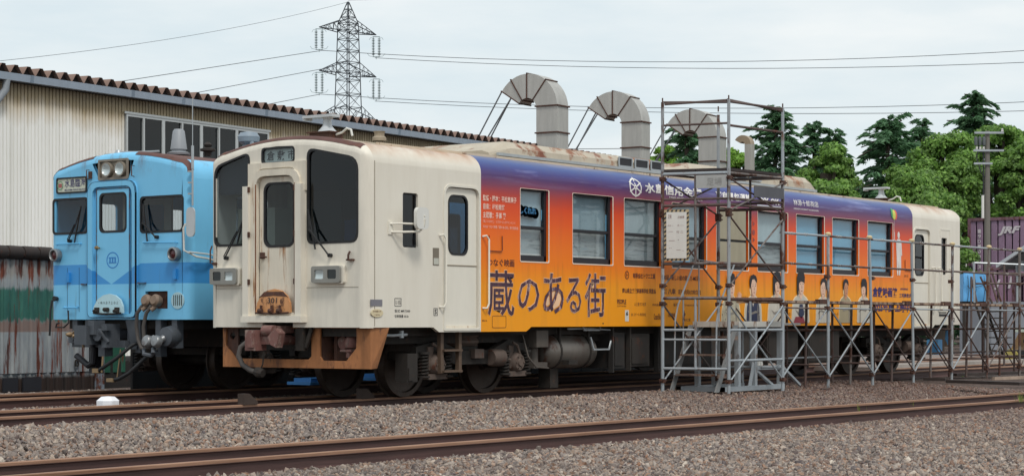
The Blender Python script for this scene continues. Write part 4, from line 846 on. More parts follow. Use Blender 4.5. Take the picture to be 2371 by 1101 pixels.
b = MB(); b.plate(rpoly([(-1.81, 1.07), (-1.81, 2.845), (-1.13, 2.845), (-1.13, 1.07)], .01), [inset(rpoly([(-1.81, 1.07), (-1.81, 2.845), (-1.13, 2.845), (-1.13, 1.07)], .01), .012)], .01, lambda u, v, q: bF(u, v, q-.034)); b.build('door_seam', mat('dark_blue_seam', '2f5f80', .6), gd)
pane_window('door_window', bw_, lambda u, v, q=0: bF(u, v, q-.028), BLK, gd, GL, .012)
b = MB(); b.tube([(-.05, 1.80, 2.02), (-.08, 1.76, 2.02), (-.08, 1.69, 2.01)], .013, 6); b.lathe([(0, 0), (.03, 0), (.02, .03), (0, .03)], (-.04, 1.79, 2.02), (-1, 0, 0), 10); b.build('handle', mat('brass', '9a7c50', .4, .6), gd)
pl = [(-1.79, 1.10), (-1.77, 1.20), (-1.71, 1.29), (-1.60, 1.35), (-1.48, 1.37), (-1.36, 1.35), (-1.25, 1.29), (-1.19, 1.20), (-1.17, 1.10)]
b = MB(); b.plate(pl, [], .03, lambda u, v, q: (q-.12+.1*(v-1.1), -u, v)); fl = b.build('footplate', mat('pale_blue_footplate', 'a9c9d2', .5, var=.08, rust=.2, rs=5), bl)
text('・キハ３７１０１', (-1.68, 1.225, -1.28, 1.265), INK, fl, lambda u, v: (-.125+.1*(v-1.1), -u, v), bold=.01)
b = MB()
for y in (1.25, 1.30, 1.66, 1.71): b.cyl((-.16, y-.015, 1.13), (-.16, y+.015, 1.13), .022, 8); b.box(-.15, -.12, y-.012, y+.012, 1.11, 1.18)
b.cyl((-.15, 1.44, 1.15), (-.15, 1.52, 1.15), .03, 10); b.tube([(-.13, 1.2, 1.10), (-.14, 1.48, 1.085), (-.13, 1.76, 1.10)], .014, 6); b.build('footplate_hinge', DARK, fl)
# tail lamps, vent, jumper sockets, bars
for cy, cz in ((2.65, 1.93), (.23, 1.90)):
    b = MB(); b.lathe([(0, .0), (.085, .0), (.095, .02), (.095, .09), (.075, .10), (.068, .09), (.068, .05), (0, .05)], (0, cy, cz), (-1, 0, 0), 22); tl = b.build('tail_lamp', mat('worn_steel', '8a8c8e', .4, .5, rust=.3, rs=6), bl, True)
    b = MB(); b.lathe([(0, .05), (.066, .05), (.055, .075), (0, .09)], (0, cy, cz), (-1, 0, 0), 20); b.build('lens', mat('dark_red_lens', '4a1c1e', .15), tl, True)
b = MB(); b.plate([(-.21+.125*math.cos(t*math.pi/14), 1.27+.115*math.sin(t*math.pi/14)) for t in range(28)], [rr(-.21+x-.011, 1.27-.075, -.21+x+.011, 1.27+.075, .008, 2) for x in (-.075, -.037, 0, .037, .075)], .01, lambda u, v, q: bF(u, v, q-.008)); b.build('horn_grille', mat('pale_blue_footplate', 'a9c9d2'), bl)
b = MB(); b.plate([(-.21+.115*math.cos(t*math.pi/14), 1.27+.105*math.sin(t*math.pi/14)) for t in range(28)], [], .002, lambda u, v, q: bF(u, v, q-.002)); b.build('horn_recess', INK, bl)
b = MB(); b.plate(jmp, [], .02, lambda u, v, q: bF(u, v, q+.06)); b.build('jumper_recess', RUSTD, bl)
JMP = mat('brown_jumper_head', '7a6656', .6, var=.2)
for cy, pts in ((.74, [(-.12, .78, 1.2), (-.14, .86, 1.10), (-.12, .90, .92), (-.10, .89, .74), (-.12, .80, .62), (-.1, .70, .60)]), (.56, [(-.12, .60, 1.2), (-.14, .68, 1.10), (-.12, .76, .92), (-.10, .77, .72), (-.12, .72, .62), (-.1, .62, .62)])):
    b = MB(); b.lathe([(0, -.06), (.07, -.06), (.085, -.02), (.085, .03), (.06, .06), (0, .06)], (-.07, cy, 1.27), (-1, 0, .2), 18); b.cyl((-.07, cy, 1.2), (-.12, cy+.05, 1.14), .035, 10); jh = b.build('jumper_plug', JMP, bl, True)
    b = MB(); b.tube(pts, .026, 9); b.build('cable', mat('dusty_hose', '4f4a47'), jh, True)
b = MB(); b.tube([(0, 2.66, 2.085), (-.04, 2.66, 2.09), (-.04, 2.16, 2.09), (0, 2.16, 2.085)], .010, 6); b.tube([(0, .86, 2.07), (-.04, .86, 2.075), (-.04, .22, 2.06), (0, .22, 2.055)], .010, 6)
b.tube([(0, 2.50, 1.19), (-.04, 2.5, 1.18), (-.04, 2.22, 1.18), (0, 2.22, 1.19)], .010, 6)
b.build('handrail', BLUE, bl)
b = MB(); b.box(-.035, 0, 2.38, 2.44, 1.54, 1.68); b.box(-.035, 0, .22, .28, 1.56, 1.70); b.build('lamp_bracket', BLUEM, bl)
b = MB(); b.box(-.004, 0, 2.20, 2.205, 1.12, 1.75); b.box(-.004, 0, 2.45, 2.455, 1.12, 1.75); b.box(-.03, 0, 2.02, 2.14, 1.50, 1.52); b.box(-.03, 0, .83, .98, 1.505, 1.525); b.build('panel_seam', mat('dark_blue_seam', '2f5f80'), bl)
b = MB(); b.box(-.03, 0, 1.93, 1.98, 3.0, 3.1); b.tube([(-.01, 1.98, 3.12), (-.06, 1.98, 3.12), (-.06, 1.98, 3.0), (-.01, 1.98, 2.99)], .008, 5); b.tube([(-.01, 1.06, 3.14), (-.06, 1.06, 3.14), (-.06, 1.06, 3.0), (-.01, 1.06, 2.99)], .008, 5); b.build('step_iron', RUSTD, bl)
wiper(bl, bF, (2.38, 2.13), (2.20, 2.36), (2.13, 2.62)); wiper(bl, bF, (.60, 2.14), (.82, 2.34), (.86, 2.60))
b = MB(); b.tube([(-.02, 2.68, 1.30), (-.09, 2.68, 1.28), (-.1, 2.70, 1.15), (-.1, 2.71, .95), (-.1, 2.72, .78)], .016, 6); b.lathe([(0, -.03), (.03, -.03), (.04, .03), (0, .03)], (-.04, 2.66, 1.31), (-1, 0, 0), 10)
b.tube([(-.05, 2.38, 1.14), (-.06, 2.36, .96), (-.07, 2.45, .90), (-.07, 2.62, .90), (-.07, 2.60, .95), (-.07, 2.55, .96)], .012, 6); b.build('jumper_cable', BLK, bl)
# mirror with arm on the near side
b = MB(); b.plate(rr(-.10, 2.12, .06, 2.52, .07, 5), [], .04, lambda u, v, q: (-.12+q*.4, -.13+u, v)); mr = b.build('mirror', mat('pale_grey_gloss', 'b9bdc0'), bl, True)
b = MB(); b.tube([(-.12, -.06, 2.30), (-.13, -.03, 2.24), (-.12, -.03, 1.94), (.02, -.12, 1.86), (.25, -.10, 1.84), (.45, -.02, 1.82)], .014, 7); b.tube([(-.1, -.10, 1.92), (.25, -.10, 1.90), (.45, -.02, 1.89)], .012, 6); b.build('arm', WHITEP, mr, True)
b = MB(); b.cyl((.02, -.05, 2.55), (.02, -.05, 3.05), .014, 6); b.cyl((.02, -.05, 3.05), (.02, -.05, 3.36), .02, 6); b.cyl((.02, -.05, 3.36), (.02, -.05, 4.0), .006, 5)
for z in (2.7, 2.85, 3.0): b.box(-.02, .02, -.05, .0, z, z+.02)
b.build('whip_antenna', SILV, bl)
# windows on the side (glass and rubber)
for a, c, z0, z1 in [(.75, 1.25, 1.95, 2.72)]+[(2.2+1.4*k, 3.2+1.4*k, 1.9, 2.7) for k in range(3)]:
    pane_window('side_window', rr(a, z0, c, z1, .05), bS, BLK, bl, GLD)
# roof things
b = MB(); b.lathe([(0, 0), (.16, 0), (.17, .03), (.10, .05), (.10, .07), (.12, .08), (.085, .34), (.06, .37), (0, .37)], (.95, 1.18, 3.36), (0, 0, 1), 20); b.build('radio_antenna', mat('grey_dome', '8b8f94', .5), bl, True)
b = MB(); b.lathe([(0, 0), (.05, 0), (.05, .06), (.11, .07), (.11, .10), (.04, .12), (.06, .16), (.02, .2), (0, .2)], (1.3, .95, 3.36), (0, 0, 1), 14); b.build('horn', DARK, bl, True)
b = MB(); b.lathe([(0, 0), (.09, 0), (.09, .28), (.07, .28), (.15, .33), (.16, .40), (.12, .46), (0, .48)], (1.55, .38, 3.22), (0, 0, 1), 18); b.tube([(1.5, .28, 3.22), (1.5, .24, 3.4), (1.5, .28, 3.55)], .035, 8); b.build('exhaust_cowl', mat('blue_grey_dome', '7f8c98', .5), bl, True)
b = MB(); b.box(.28, .5, 1.7, 2.0, 3.33, 3.37); b.lathe([(0, 0), (.06, 0), (.04, .04), (0, .05)], (.3, 1.72, 3.37), (0, 0, 1), 12); b.tube([(.3, 1.65, 3.38), (.35, 1.4, 3.37), (.5, 1.1, 3.38)], .015, 5); b.build('roof_marker', SILV, bl, True)
b = MB(); b.tube([(2.2, .2, 3.24), (2.2, .2, 3.5), (2.2, .3, 3.54), (2.2, .8, 3.54)], .02, 6); b.box(2.15, 2.9, .25, .9, 3.3, 3.5); b.build('roof_cowl', INK, bl)
# interior
b = MB(); b.box(.1, 17.8, .1, W2-.1, 1.02, 1.06); b.build('floor', INTD, bl)
b = MB(); b.box(.1, 17.8, .15, W2-.15, 3.02, 3.05); b.build('ceiling', INTR, bl)
b = MB(); b.plate([(.1, 1.05), (W2-.1, 1.05), (W2-.1, 3.0), (.1, 3.0)], [rr(.25, 1.9, .95, 2.7, .05), rr(1.0, 1.1, 1.7, 2.8, .05), rr(1.85, 1.9, 2.6, 2.7, .05)], .04, lambda u, v, q: (1.3+q, u, v)); b.build('bulkhead', INTR, bl)
b = MB(); b.box(.2, .6, .2, 1.0, 1.1, 2.0); b.build('driving_desk', INTD, bl)
# under the front
GM = mat('grey_machinery', '53585f', .6, .2, var=.25, dirt=.3)
b = MB(); b.box(-.40, -.1, 1.60, 1.85, .66, .93); b.box(-.35, -.15, 1.50, 1.62, .80, 1.0); b.cyl((-.3, 1.5, .8), (.5, 1.5, .8), .09, 10); b.box(-.25, 0, 1.36, 1.46, .62, .95); b.box(-.3, -.2, 1.30, 1.40, .86, .93); b.cyl((-.3, 1.43, .85), (-.22, 1.36, .70), .03, 8); b.box(-.05, .1, 1.2, 2.3, .62, .72); b.box(-.2, -.05, 1.45, 1.58, .50, .66); b.build('coupler', GM, bl)
b = MB()
for y, z0 in ((.30, .62), (.62, .5), (1.02, .55), (1.18, .62), (2.05, .7), (2.32, .62)): b.box(.02, .14, y-.05, y+.05, z0, 1.01)
b.add([(0, 1.25, 1.0), (0, 1.02, 1.0), (0, 1.02, .6), (0, 1.12, .6), (.1, 1.25, 1.0), (.1, 1.02, 1.0), (.1, 1.02, .6), (.1, 1.12, .6)], [(0, 1, 2, 3), (7, 6, 5, 4), (0, 4, 5, 1), (1, 5, 6, 2), (2, 6, 7, 3), (3, 7, 4, 0)])
b.build('hanger_bracket', GM, bl)
b = MB(); b.box(-.1, .1, 2.1, 2.32, .68, .82); b.cyl((-.1, 2.2, .75), (-.14, 2.2, .75), .04, 10); b.build('junction_box', GM, bl)
for cy in (.60, .42):
    b = MB(); b.lathe([(0, -.06), (.085, -.06), (.085, .0), (.07, .02), (.03, .03), (0, .035)], (-.22, cy, .72), (-1, .1, .25), 20); b.cyl((-.2, cy, .7), (-.1, cy-.05, .76), .05, 10); b.build('air_coupling', mat('worn_steel', '8a8c8e', .4, .5, rust=.3, rs=6), bl, True)
b = MB(); b.lathe([(0, -.1), (.12, -.1), (.15, 0), (.13, .1), (0, .12)], (.0, .35, .78), (-1, 0, 0), 16); b.tube([(-.2, .66, .60), (-.24, .62, .54), (-.2, .52, .52), (-.2, .44, .58)], .03, 7); b.tube([(-.2, .48, .62), (-.24, .44, .55)], .03, 7); b.build('coupling_body', GM, bl, True)
b = MB(); b.tube([(.1, .9, .75), (-.1, 1.0, .66), (-.2, 1.2, .48), (-.25, 1.4, .36), (-.25, 1.52, .30)], .028, 9); b.tube([(.1, .6, .66), (-.1, .72, .5), (-.2, .95, .28), (-.24, 1.1, .20), (-.24, 1.25, .17)], .028, 9); b.build('air_hose', BLK, bl, True)
b = MB(); b.tube([(-.25, 1.5, .32), (-.25, 1.45, .28), (-.24, 1.44, .5)], .015, 6); b.box(-.28, -.2, 1.5, 1.62, .27, .33); b.box(-.28, -.2, 1.2, 1.33, .15, .20); b.tube([(-.2, 1.2, .2), (-.18, 1.15, .6)], .008, 5); b.build('hose_coupling', mat('bronze_fitting', '8c7558', .5, .3, var=.2), bl)
b = MB()
for y, z in ((2.18, .80), (1.98, .86), (2.05, .78)): b.lathe([(0, -.04), (.035, -.04), (.04, .0), (.02, .05), (0, .05)], (-.2, y, z), (-1, .3, 0), 10)
b.tube([(-.2, 2.1, .82), (-.22, 1.98, .88), (-.22, 1.90, .74), (-.2, 1.88, .62)], .02, 6); b.build('brake_cock', mat('bronze_fitting', '8c7558'), bl, True)
b = MB(); b.box(0, .15, 1.86, 2.0, .25, .7); b.tube([(-.05, 2.2, .5), (-.05, 1.95, .36), (-.05, 1.86, .4), (-.05, 1.84, .6), (-.05, 1.92, .78)], .045, 8); b.build('train_stop_receiver', INK, bl)
b = MB(); b.box(.15, 17.85, .25, W2-.25, .88, 1.01); b.box(1.2, 17, .4, W2-.4, .62, .9); b.box(4.2, 13, .3, W2-.3, .18, .9); b.build('underframe', DARK, bl)
bogie(bl, 2.6, W2); bogie(bl, 15.4, W2)

# ------------------------------------------------------------------ ground, tracks, ballast
def gz(x, y):
    """ballast surface height"""
    if y > -.3: return -.045-.10*min(1, max(0, (y+.3)/.6))
    t = min(1, (-.3-y)/3.2); return -.045-.19*t*t*(3-2*t)
gb = NB('ballast_bed'); f1 = gb.noise(16, (1, 1, 1), 8, .8); f2 = gb.noise(1.3, (1, 1, 1), 4)
c = gb.ramp(f1, [(.3, lin('2b2422')), (.5, lin('5e504a')), (.7, lin('8c7c70'))]); c = gb.mix(gb.ramp(f2, [(.4, G(0)), (.7, G(.4))]), c, lin('5a3f38'))
yy_ = gb.axis(1); oil_shade = gb.math('MAXIMUM', gb.math('MULTIPLY', gb.step(yy_, .5, .95), gb.math('SUBTRACT', 1.0, gb.step(yy_, 1.9, 2.3))), gb.math('MULTIPLY', gb.step(yy_, 4.0, 4.6), gb.math('SUBTRACT', 1.0, gb.step(yy_, 6.2, 7.2)))); c = gb.mix(gb.math('MULTIPLY', oil_shade, .75), c, lin('1d1917'))  # under-car shade and oily dirt painted into the bed between the rails
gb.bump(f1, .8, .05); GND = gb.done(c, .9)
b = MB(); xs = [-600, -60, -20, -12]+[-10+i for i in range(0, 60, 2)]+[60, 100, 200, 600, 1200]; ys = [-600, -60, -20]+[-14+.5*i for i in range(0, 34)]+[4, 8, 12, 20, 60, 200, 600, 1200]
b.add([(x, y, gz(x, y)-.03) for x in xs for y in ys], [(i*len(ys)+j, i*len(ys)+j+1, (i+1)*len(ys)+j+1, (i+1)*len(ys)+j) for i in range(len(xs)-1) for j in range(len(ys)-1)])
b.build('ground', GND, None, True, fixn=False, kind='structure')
RAILM = NB('rusty_rail'); z = RAILM.axis(2); f = RAILM.noise(3, (.3, 6, 6), 6, .7)
hd_ = RAILM.ramp(f, [(.3, lin('7a5742')), (.6, lin('9f7b64')), (.8, lin('86624e'))]); wb_ = RAILM.ramp(f, [(.3, lin('42302d')), (.6, lin('5c4340')), (.8, lin('4c3430'))])
RAILM = RAILM.done(RAILM.mix(RAILM.step(z, -.032, -.022), wb_, hd_), .62, .2)
railp = [(-.0625, -.153), (.0625, -.153), (.0625, -.143), (.02, -.127), (.008, -.118), (.008, -.045), (.012, -.038), (.0325, -.032), (.0325, -.006), (.026, 0), (-.026, 0), (-.0325, -.006), (-.0325, -.032), (-.012, -.038), (-.008, -.045), (-.008, -.118), (-.02, -.127), (-.0625, -.143)]
CONC = mat('old_sleeper', '5a5048', .85, var=.25, bump=.3)
def track(loc, rz, x0, x1, rails, lab):
    t = thing('railway_track', lab, 'track', loc, rz, kind='structure')
    for y in rails: b = MB(); b.sweep([(y+a, z) for a, z in railp], x0, x1); b.build('rail', RAILM, t)
    me = None; x = x0+.3
    while x < min(x1, 24):
        if me is None:
            b = MB(); b.box(-.11, .11, min(rails)-.5, max(rails)+.5, -.30, -.157); o = b.build('sleeper', CONC, t); me = o.data; o.location.x = x
        else: o = bpy.data.objects.new('sleeper', me); COL.objects.link(o); o.parent = t; o.location.x = x
        x += .65
    return t
track((0, 0, 0), 0, -14, 26, (.84, 1.98), 'rusty track carrying the cream railcar')
track((0, 0, 0), 0, -14, 60, (4.55, 5.72), 'rusty track carrying the blue railcar')
# near track turns slightly from the others
pa = at(0, 1069.7, 1.132*FPX/329.2); pb = at(2371, 907.4, 1.132*FPX/166.9); pa.z = pb.z = 0
dv = (pb-pa); rzn = math.atan2(dv.y, dv.x)
qa = at(0, 1100.7, 1.132*FPX/360.2); nrm = Vector((math.sin(rzn), -math.cos(rzn), 0)); gauge = (qa-pa).dot(nrm)
track((pa.x, pa.y, -.13), rzn, -8, 60, (0, -gauge), 'empty rusty track nearest the camera')
b = MB(); b.box(-.35, .35, -.02, .06, -.14, -.05); 
for x in (-.25, -.1, .1, .25): b.cyl((x, -.02, -.09), (x, -.05, -.09), .02, 6)
jo = b.build('fishplate', RAILM, None); jo.location = (-4.9, 4.52, 0); tag(jo, 'bolted fishplate on the blue railcar track at far left', 'fishplate')
# stones: one geometry-nodes scatter over hand-made stone shapes
sb = NB('ballast_stone'); oi = sb.n('ShaderNodeObjectInfo')
c = sb.ramp(oi.outputs['Random'], [(0, lin('55504f')), (.14, lin('9c9088')), (.30, lin('7d726c')), (.46, lin('b3a79c')), (.60, lin('90725f')), (.74, lin('5f5759')), (.86, lin('b8a898')), (.94, lin('9a7158')), (1, lin('d6cabb'))], 'LINEAR')
geo = sb.n('ShaderNodeNewGeometry'); xyz = sb.n('ShaderNodeSeparateXYZ'); sb.l(geo.outputs['Position'], xyz.inputs[0])
reg = sb.step(xyz.outputs[0], 0, 10); patch = sb.n('ShaderNodeTexNoise'); patch.inputs['Scale'].default_value = .55; sb.l(geo.outputs['Position'], patch.inputs['Vector']); pm = sb.ramp(patch.outputs['Fac'], [(.45, G(0)), (.68, G(.28))])
c = sb.mix(sb.math('MULTIPLY', reg, .50), c, lin('5c3832'), 'MIX'); c = sb.mix(pm, c, lin('6a5a50'))
yv = xyz.outputs[1]; oil_shade = sb.math('MAXIMUM', sb.math('MULTIPLY', sb.step(yv, .6, 1.1), sb.math('SUBTRACT', 1.0, sb.step(yv, 1.8, 2.4))), sb.math('MULTIPLY', sb.step(yv, 4.2, 4.8), sb.math('SUBTRACT', 1.0, sb.step(yv, 5.8, 7.0)))); c = sb.mix(sb.math('MULTIPLY', oil_shade, .7), c, lin('241f1d'))  # stones below the railcars carry the same painted shade and oil
c = sb.mix(sb.ramp(sb.noise(30, detail=3), [(.35, G(0)), (.65, G(.35))]), c, lin('4a3f3a'))
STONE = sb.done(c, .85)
SRC = bpy.data.collections.new('stone_source')
import bmesh
for k in range(7):
    bm = bmesh.new(); bmesh.ops.create_icosphere(bm, subdivisions=1, radius=.52)
    ax = (R.uniform(.8, 1.25), R.uniform(.65, 1.0), R.uniform(.5, .75))
    for v in bm.verts: v.co = Vector((v.co.x*ax[0], v.co.y*ax[1], v.co.z*ax[2]))*R.uniform(.62, 1.18)
    me = bpy.data.meshes.new('stone'); bm.to_mesh(me); bm.free(); me.materials.append(STONE); SRC.objects.link(bpy.data.objects.new('stone', me))
def scatter(name, pts, scale, label):
    me = bpy.data.meshes.new(name); me.vertices.add(len(pts)); me.vertices.foreach_set('co', np.asarray(pts, dtype=np.float32).ravel())
    a = me.attributes.new('size', 'FLOAT', 'POINT'); a.data.foreach_set('value', np.asarray(scale, dtype=np.float32))
    o = bpy.data.objects.new(name, me); COL.objects.link(o); o['kind'] = 'stuff'; o['label'] = label; o['category'] = 'gravel'
    g = bpy.data.node_groups.new(name, 'GeometryNodeTree'); g.interface.new_socket('Geometry', in_out='INPUT', socket_type='NodeSocketGeometry'); g.interface.new_socket('Geometry', in_out='OUTPUT', socket_type='NodeSocketGeometry')
    n = g.nodes; gi = n.new('NodeGroupInput'); go = n.new('NodeGroupOutput'); mp_ = n.new('GeometryNodeMeshToPoints'); ip = n.new('GeometryNodeInstanceOnPoints'); ci = n.new('GeometryNodeCollectionInfo')
    ci.inputs['Collection'].default_value = SRC; ci.inputs['Separate Children'].default_value = True; ci.inputs['Reset Children'].default_value = True; ip.inputs['Pick Instance'].default_value = True
    rv = n.new('FunctionNodeRandomValue'); rv.data_type = 'FLOAT_VECTOR'; rv.inputs[1].default_value = (6.28, 6.28, 6.28)
    at_ = n.new('GeometryNodeInputNamedAttribute'); at_.data_type = 'FLOAT'; at_.inputs['Name'].default_value = 'size'
    l = g.links.new; l(gi.outputs[0], mp_.inputs[0]); l(mp_.outputs[0], ip.inputs['Points']); l(ci.outputs[0], ip.inputs['Instance']); l(rv.outputs[0], ip.inputs['Rotation']); l(at_.outputs[0], ip.inputs['Scale']); l(ip.outputs[0], go.inputs[0])
    m_ = o.modifiers.new('scatter', 'NODES'); m_.node_group = g; return o
rs = np.random.RandomState(3)
def wedge(n, d0, d1, spread=.30, power=1.0):
    d = np.sqrt(rs.uniform(d0**2, d1**2, n)); r = rs.uniform(-spread, spread, n)*d
    return CAM[0]+RIGHT.x*r+FWD.x*d, CAM[1]+RIGHT.y*r+FWD.y*d
def near_off(x, y): return -(x-pa.x)*math.sin(rzn)+(y-pa.y)*math.cos(rzn)     # across the near track
X, Y = wedge(290000, 11.0, 33, .31); keep = np.ones(len(X), bool)
nd = near_off(X, Y)
for r_ in (0, -gauge): keep &= np.abs(nd-r_) > .055
for r_ in (.84, 1.98, 4.55, 5.72): keep &= np.abs(Y-r_) > .06
keep &= Y < 8.6
keep &= ~((Y > 1.2) & (Y < 7) & (rs.rand(len(X)) < .35))
X, Y, nd = X[keep], Y[keep], nd[keep]
Z = np.array([gz(0, y) for y in Y]); dip = np.zeros(len(X))
for r_ in (.84, 1.98, 4.55, 5.72): dip = np.maximum(dip, np.clip(1-np.abs(Y-r_)/.32, 0, 1)*.0)
Z -= dip; inner = (nd < .05) & (nd > -gauge-.05); Z[inner] = -.30; Z[nd < -gauge-.02] -= .035; Z += rs.uniform(-.018, .012, len(X))
edge_ = (np.abs(nd-.2) < .2) | (np.abs(nd+gauge+.2) < .2); Z[edge_] = np.minimum(Z[edge_], -.235)
print('ballast z near:', Z[(nd > .3) & (nd < 1)].mean())
S = rs.lognormal(math.log(.042), .33, len(X)); S = np.clip(S, .025, .10)
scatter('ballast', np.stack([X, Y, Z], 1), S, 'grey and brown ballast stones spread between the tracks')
# ------------------------------------------------------------------ the long shed, set slightly askew to the tracks
SA = math.radians(31.9)
su = (RIGHT*math.sin(SA)+FWD*math.cos(SA)).normalized()          # along the shed
sv = (-RIGHT*math.cos(SA)+FWD*math.sin(SA)).normalized()         # away behind the wall
s0 = at(0, 740.5, 50); s0.z = 0; srz = math.atan2(su.y, su.x)
def shp(px, py, off=0.0):
    """point of the shed wall plane (moved out by off) seen at a photo position: (along, height)"""
    d = FWD+RIGHT*((px-CXP)/FPX); o = Vector((CAM[0], CAM[1], 0)); t = ((s0-sv*off)-o).dot(sv)/d.dot(sv)
    p = o+d*t; return (p-s0).dot(su), CAM[2]+(YHP-py)/FPX*t
shed = thing('shed', 'long metal clad shed with folded roof edge and row of dark windows', 'shed', (s0.x, s0.y, 0), srz)
EZ = shp(0, 186)[1]
def cladding():
    b = NB('stained_shaded_cladding'); z = b.axis(2); x = b.axis(0)
    n1 = b.noise(.9, (1.2, 1, .25), 6, .7)
    base = b.ramp(b.noise(.5, (3, 1, .3), 5), [(.3, lin('e2e1db')), (.7, lin('f3f2ee'))])
    lim = b.math('ADD', b.math('MULTIPLY', n1, 2.6), -1.3)
    sx = b.step(x, -6, 9)
    m = b.step(b.math('ADD', b.math('SUBTRACT', z, EZ-.75), b.math('MULTIPLY', lim, .55)), -.35, .35)
    base = b.mix(b.math('MULTIPLY', m, .85), base, lin('b39a6a'))
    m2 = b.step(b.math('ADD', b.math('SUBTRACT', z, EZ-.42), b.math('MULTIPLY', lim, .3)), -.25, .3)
    base = b.mix(b.math('MULTIPLY', m2, .75), base, lin('5e5440'))  # soiling and eave shade painted together, darker towards the gutter
    base = b.mix(b.ramp(b.noise(.45, (9, 1, .12), 5), [(.55, G(0)), (.75, G(.25))]), base, lin('8f8a7c'))
    return b.done(base, .6)
CLAD = cladding()
xa, xb = -16, 62
wx0 = shp(288, 262)[0]; wx1 = shp(621, 307)[0]; wz1 = shp(290, 263)[1]; wz0 = wz1-2.35
def ribbed(x0_, x1_, z0_, z1_, pitch, depth, y=0.0, rib=.35):
    """trapezoid ribbed sheet: verts along x, ribs standing out by depth"""
    b = MB(); x = x0_; pr = []
    while x < x1_-1e-4:
        e = min(x+pitch, x1_); w_ = pitch*rib
        pr += [(x, y), (min(x+pitch-w_, e), y), (min(x+pitch-w_*.75, e), y+depth), (min(x+pitch-w_*.25, e), y+depth)]; x += pitch
    pr.append((x1_, y)); n = len(pr); b.add([(a, c, z) for z in (z0_, z1_) for a, c in pr], [(i, i+1, n+i+1, n+i) for i in range(n-1)]); return b
PITCH = .21
def wall_panel(x0_, x1_, z0_, z1_):
    b = MB(); pr = []; x = x0_; p_ = .125
    while x < x1_-.01: pr += [(x, 0), (x+p_-.036, 0), (x+p_-.030, .045), (x+p_-.006, .045)]; x += p_
    pr.append((x, 0)); n = len(pr); b.add([(min(a, x1_), c, z) for z in (z0_, z1_) for a, c in pr], [(i, i+1, n+i+1, n+i) for i in range(n-1)]); return b.build('wall_panel', CLAD, shed, fixn=False)
x = xa
while x < wx0-2.5: wall_panel(x, x+PITCH*12, 0, EZ+.2); x += PITCH*12
wall_panel(x, wx0, 0, EZ+.2)
x = wx0
while x < wx1: wall_panel(x, min(x+PITCH*12, wx1), wz1, EZ+.2); wall_panel(x, min(x+PITCH*12, wx1), 0, wz0); x += PITCH*12
x = wx1
while x < xb: wall_panel(x, min(x+PITCH*12, xb), 0, EZ+.2); x += PITCH*12
# windows
FRM = mat('window_frame_grey', 'b9bdbd', .5, .2, var=.05); SGL = glass('shed_glass', (.34, .42, .45, 1), .8)
marks = [shp(p, 300)[0] for p in (290, 332, 376, 421, 464, 506, 546, 586, 620)]
for k in range(4):
    a, m_, c = marks[2*k], marks[2*k+1], marks[2*k+2]
    b = MB(); b.box(a, c, -.05, .02, wz1-.07, wz1); b.box(a, c, -.05, .02, wz0, wz0+.07); b.box(a, a+.06, -.05, .02, wz0+.07, wz1-.07); b.box(c-.06, c, -.05, .02, wz0+.07, wz1-.07); b.box(m_-.06, m_+.0, -.06, .02, wz0+.07, wz1-.07); wn = b.build('window', FRM, shed)
    b = MB(); b.box(a+.06, m_-.06, .0, .01, wz0+.07, wz1-.07); b.build('pane', SGL, wn)
    b = MB(); b.box(m_, c-.06, -.02, -.01, wz0+.07, wz1-.07); b.build('pane', SGL, wn)
b = MB(); b.box(xa, xb, .3, 12, .05, 6.9); b.build('interior_mass', mat('shed_inside', '2a3334', .8), shed) if False else None
b = MB(); b.box(wx0-1, wx1+1, 1.5, 1.55, 0, EZ); b.build('inner_wall', mat('shed_inside', '8a9a9c', .8, var=.4, vs=.8), shed)
b = MB(); b.box(marks[3]+.3, marks[3]+.9, .8, .85, wz0, wz1); b.box(marks[5]+.2, marks[5]+.6, .8, .85, wz0, wz1); b.build('curtain', mat('olive_curtain', '8d8c6c', .8), shed)
b = MB(); b.box(wx0-.05, wx1+.05, -.07, -.05, wz1, wz1+.06); b.build('window_head', FRM, shed)
# gutter in lengths with joints
GUT = mat('gutter_grey_blue', '9aa6b4', .45, .2, var=.06, dirt=.15)
gj = [xa]+[shp(p, 200, .3)[0] for p in (74, 308, 425, 617, 760, 925, 1130)]+[45, xb]
for a, c in zip(gj[:-1], gj[1:]): b = MB(); b.sweep([(-.12, EZ-.0), (-.30, EZ-.0), (-.32, EZ+.19), (-.30, EZ+.19), (-.28, EZ+.02), (-.12, EZ+.02)], a+.0, c-.0); b.build('gutter', GUT, shed)
b = MB()
for a in gj[1:-1]: b.sweep([(-.115, EZ-.004), (-.305, EZ-.004), (-.326, EZ+.194), (-.30, EZ+.194), (-.28, EZ+.02), (-.12, EZ+.02)], a-.06, a+.06)
b.build('gutter_joint', mat('gutter_joint', '7c8a99', .45, .2), shed)
b = MB(); b.box(xa, xb, -.12, .0, EZ-.02, EZ+.16); b.build('eave_soffit', mat('dark_soffit', '2e2c2a', .8), shed)
# folded roof plates: one fold each
RFM = mat('brown_roof_sheet', '7d655a', .7, var=.2, rust=.25, rs=2); PW = .445
b = MB(); zb_, zt = EZ+.18, EZ+.43; sl = .35
q = [(0, -.20, zb_), (.17, -.20, zt), (.27, -.20, zt), (PW, -.20, zb_)]
q2 = [(0, 12, zb_+sl), (.17, 12, zt+sl), (.27, 12, zt+sl), (PW, 12, zb_+sl)]
b.add(q+q2, [(0, 1, 5, 4), (1, 2, 6, 5), (2, 3, 7, 6)]); b.cur = 1; b.add([(x, y+.14, z) for x, y, z in q], [(0, 3, 2, 1)]); fold0 = b.build('roof_fold', [RFM, mat('hollow_shade', '2c2422', .9)], shed)  # dark end face paints the shade inside each hollow fold
b = MB(); b.cyl((.12, .1, zt), (.12, .1, zt+.05), .01, 5); bolt0 = b.build('bolt', RUSTD, fold0)
x = xa; cnt = 0; fold0.location.x = shp(20, 160, .15)[0]
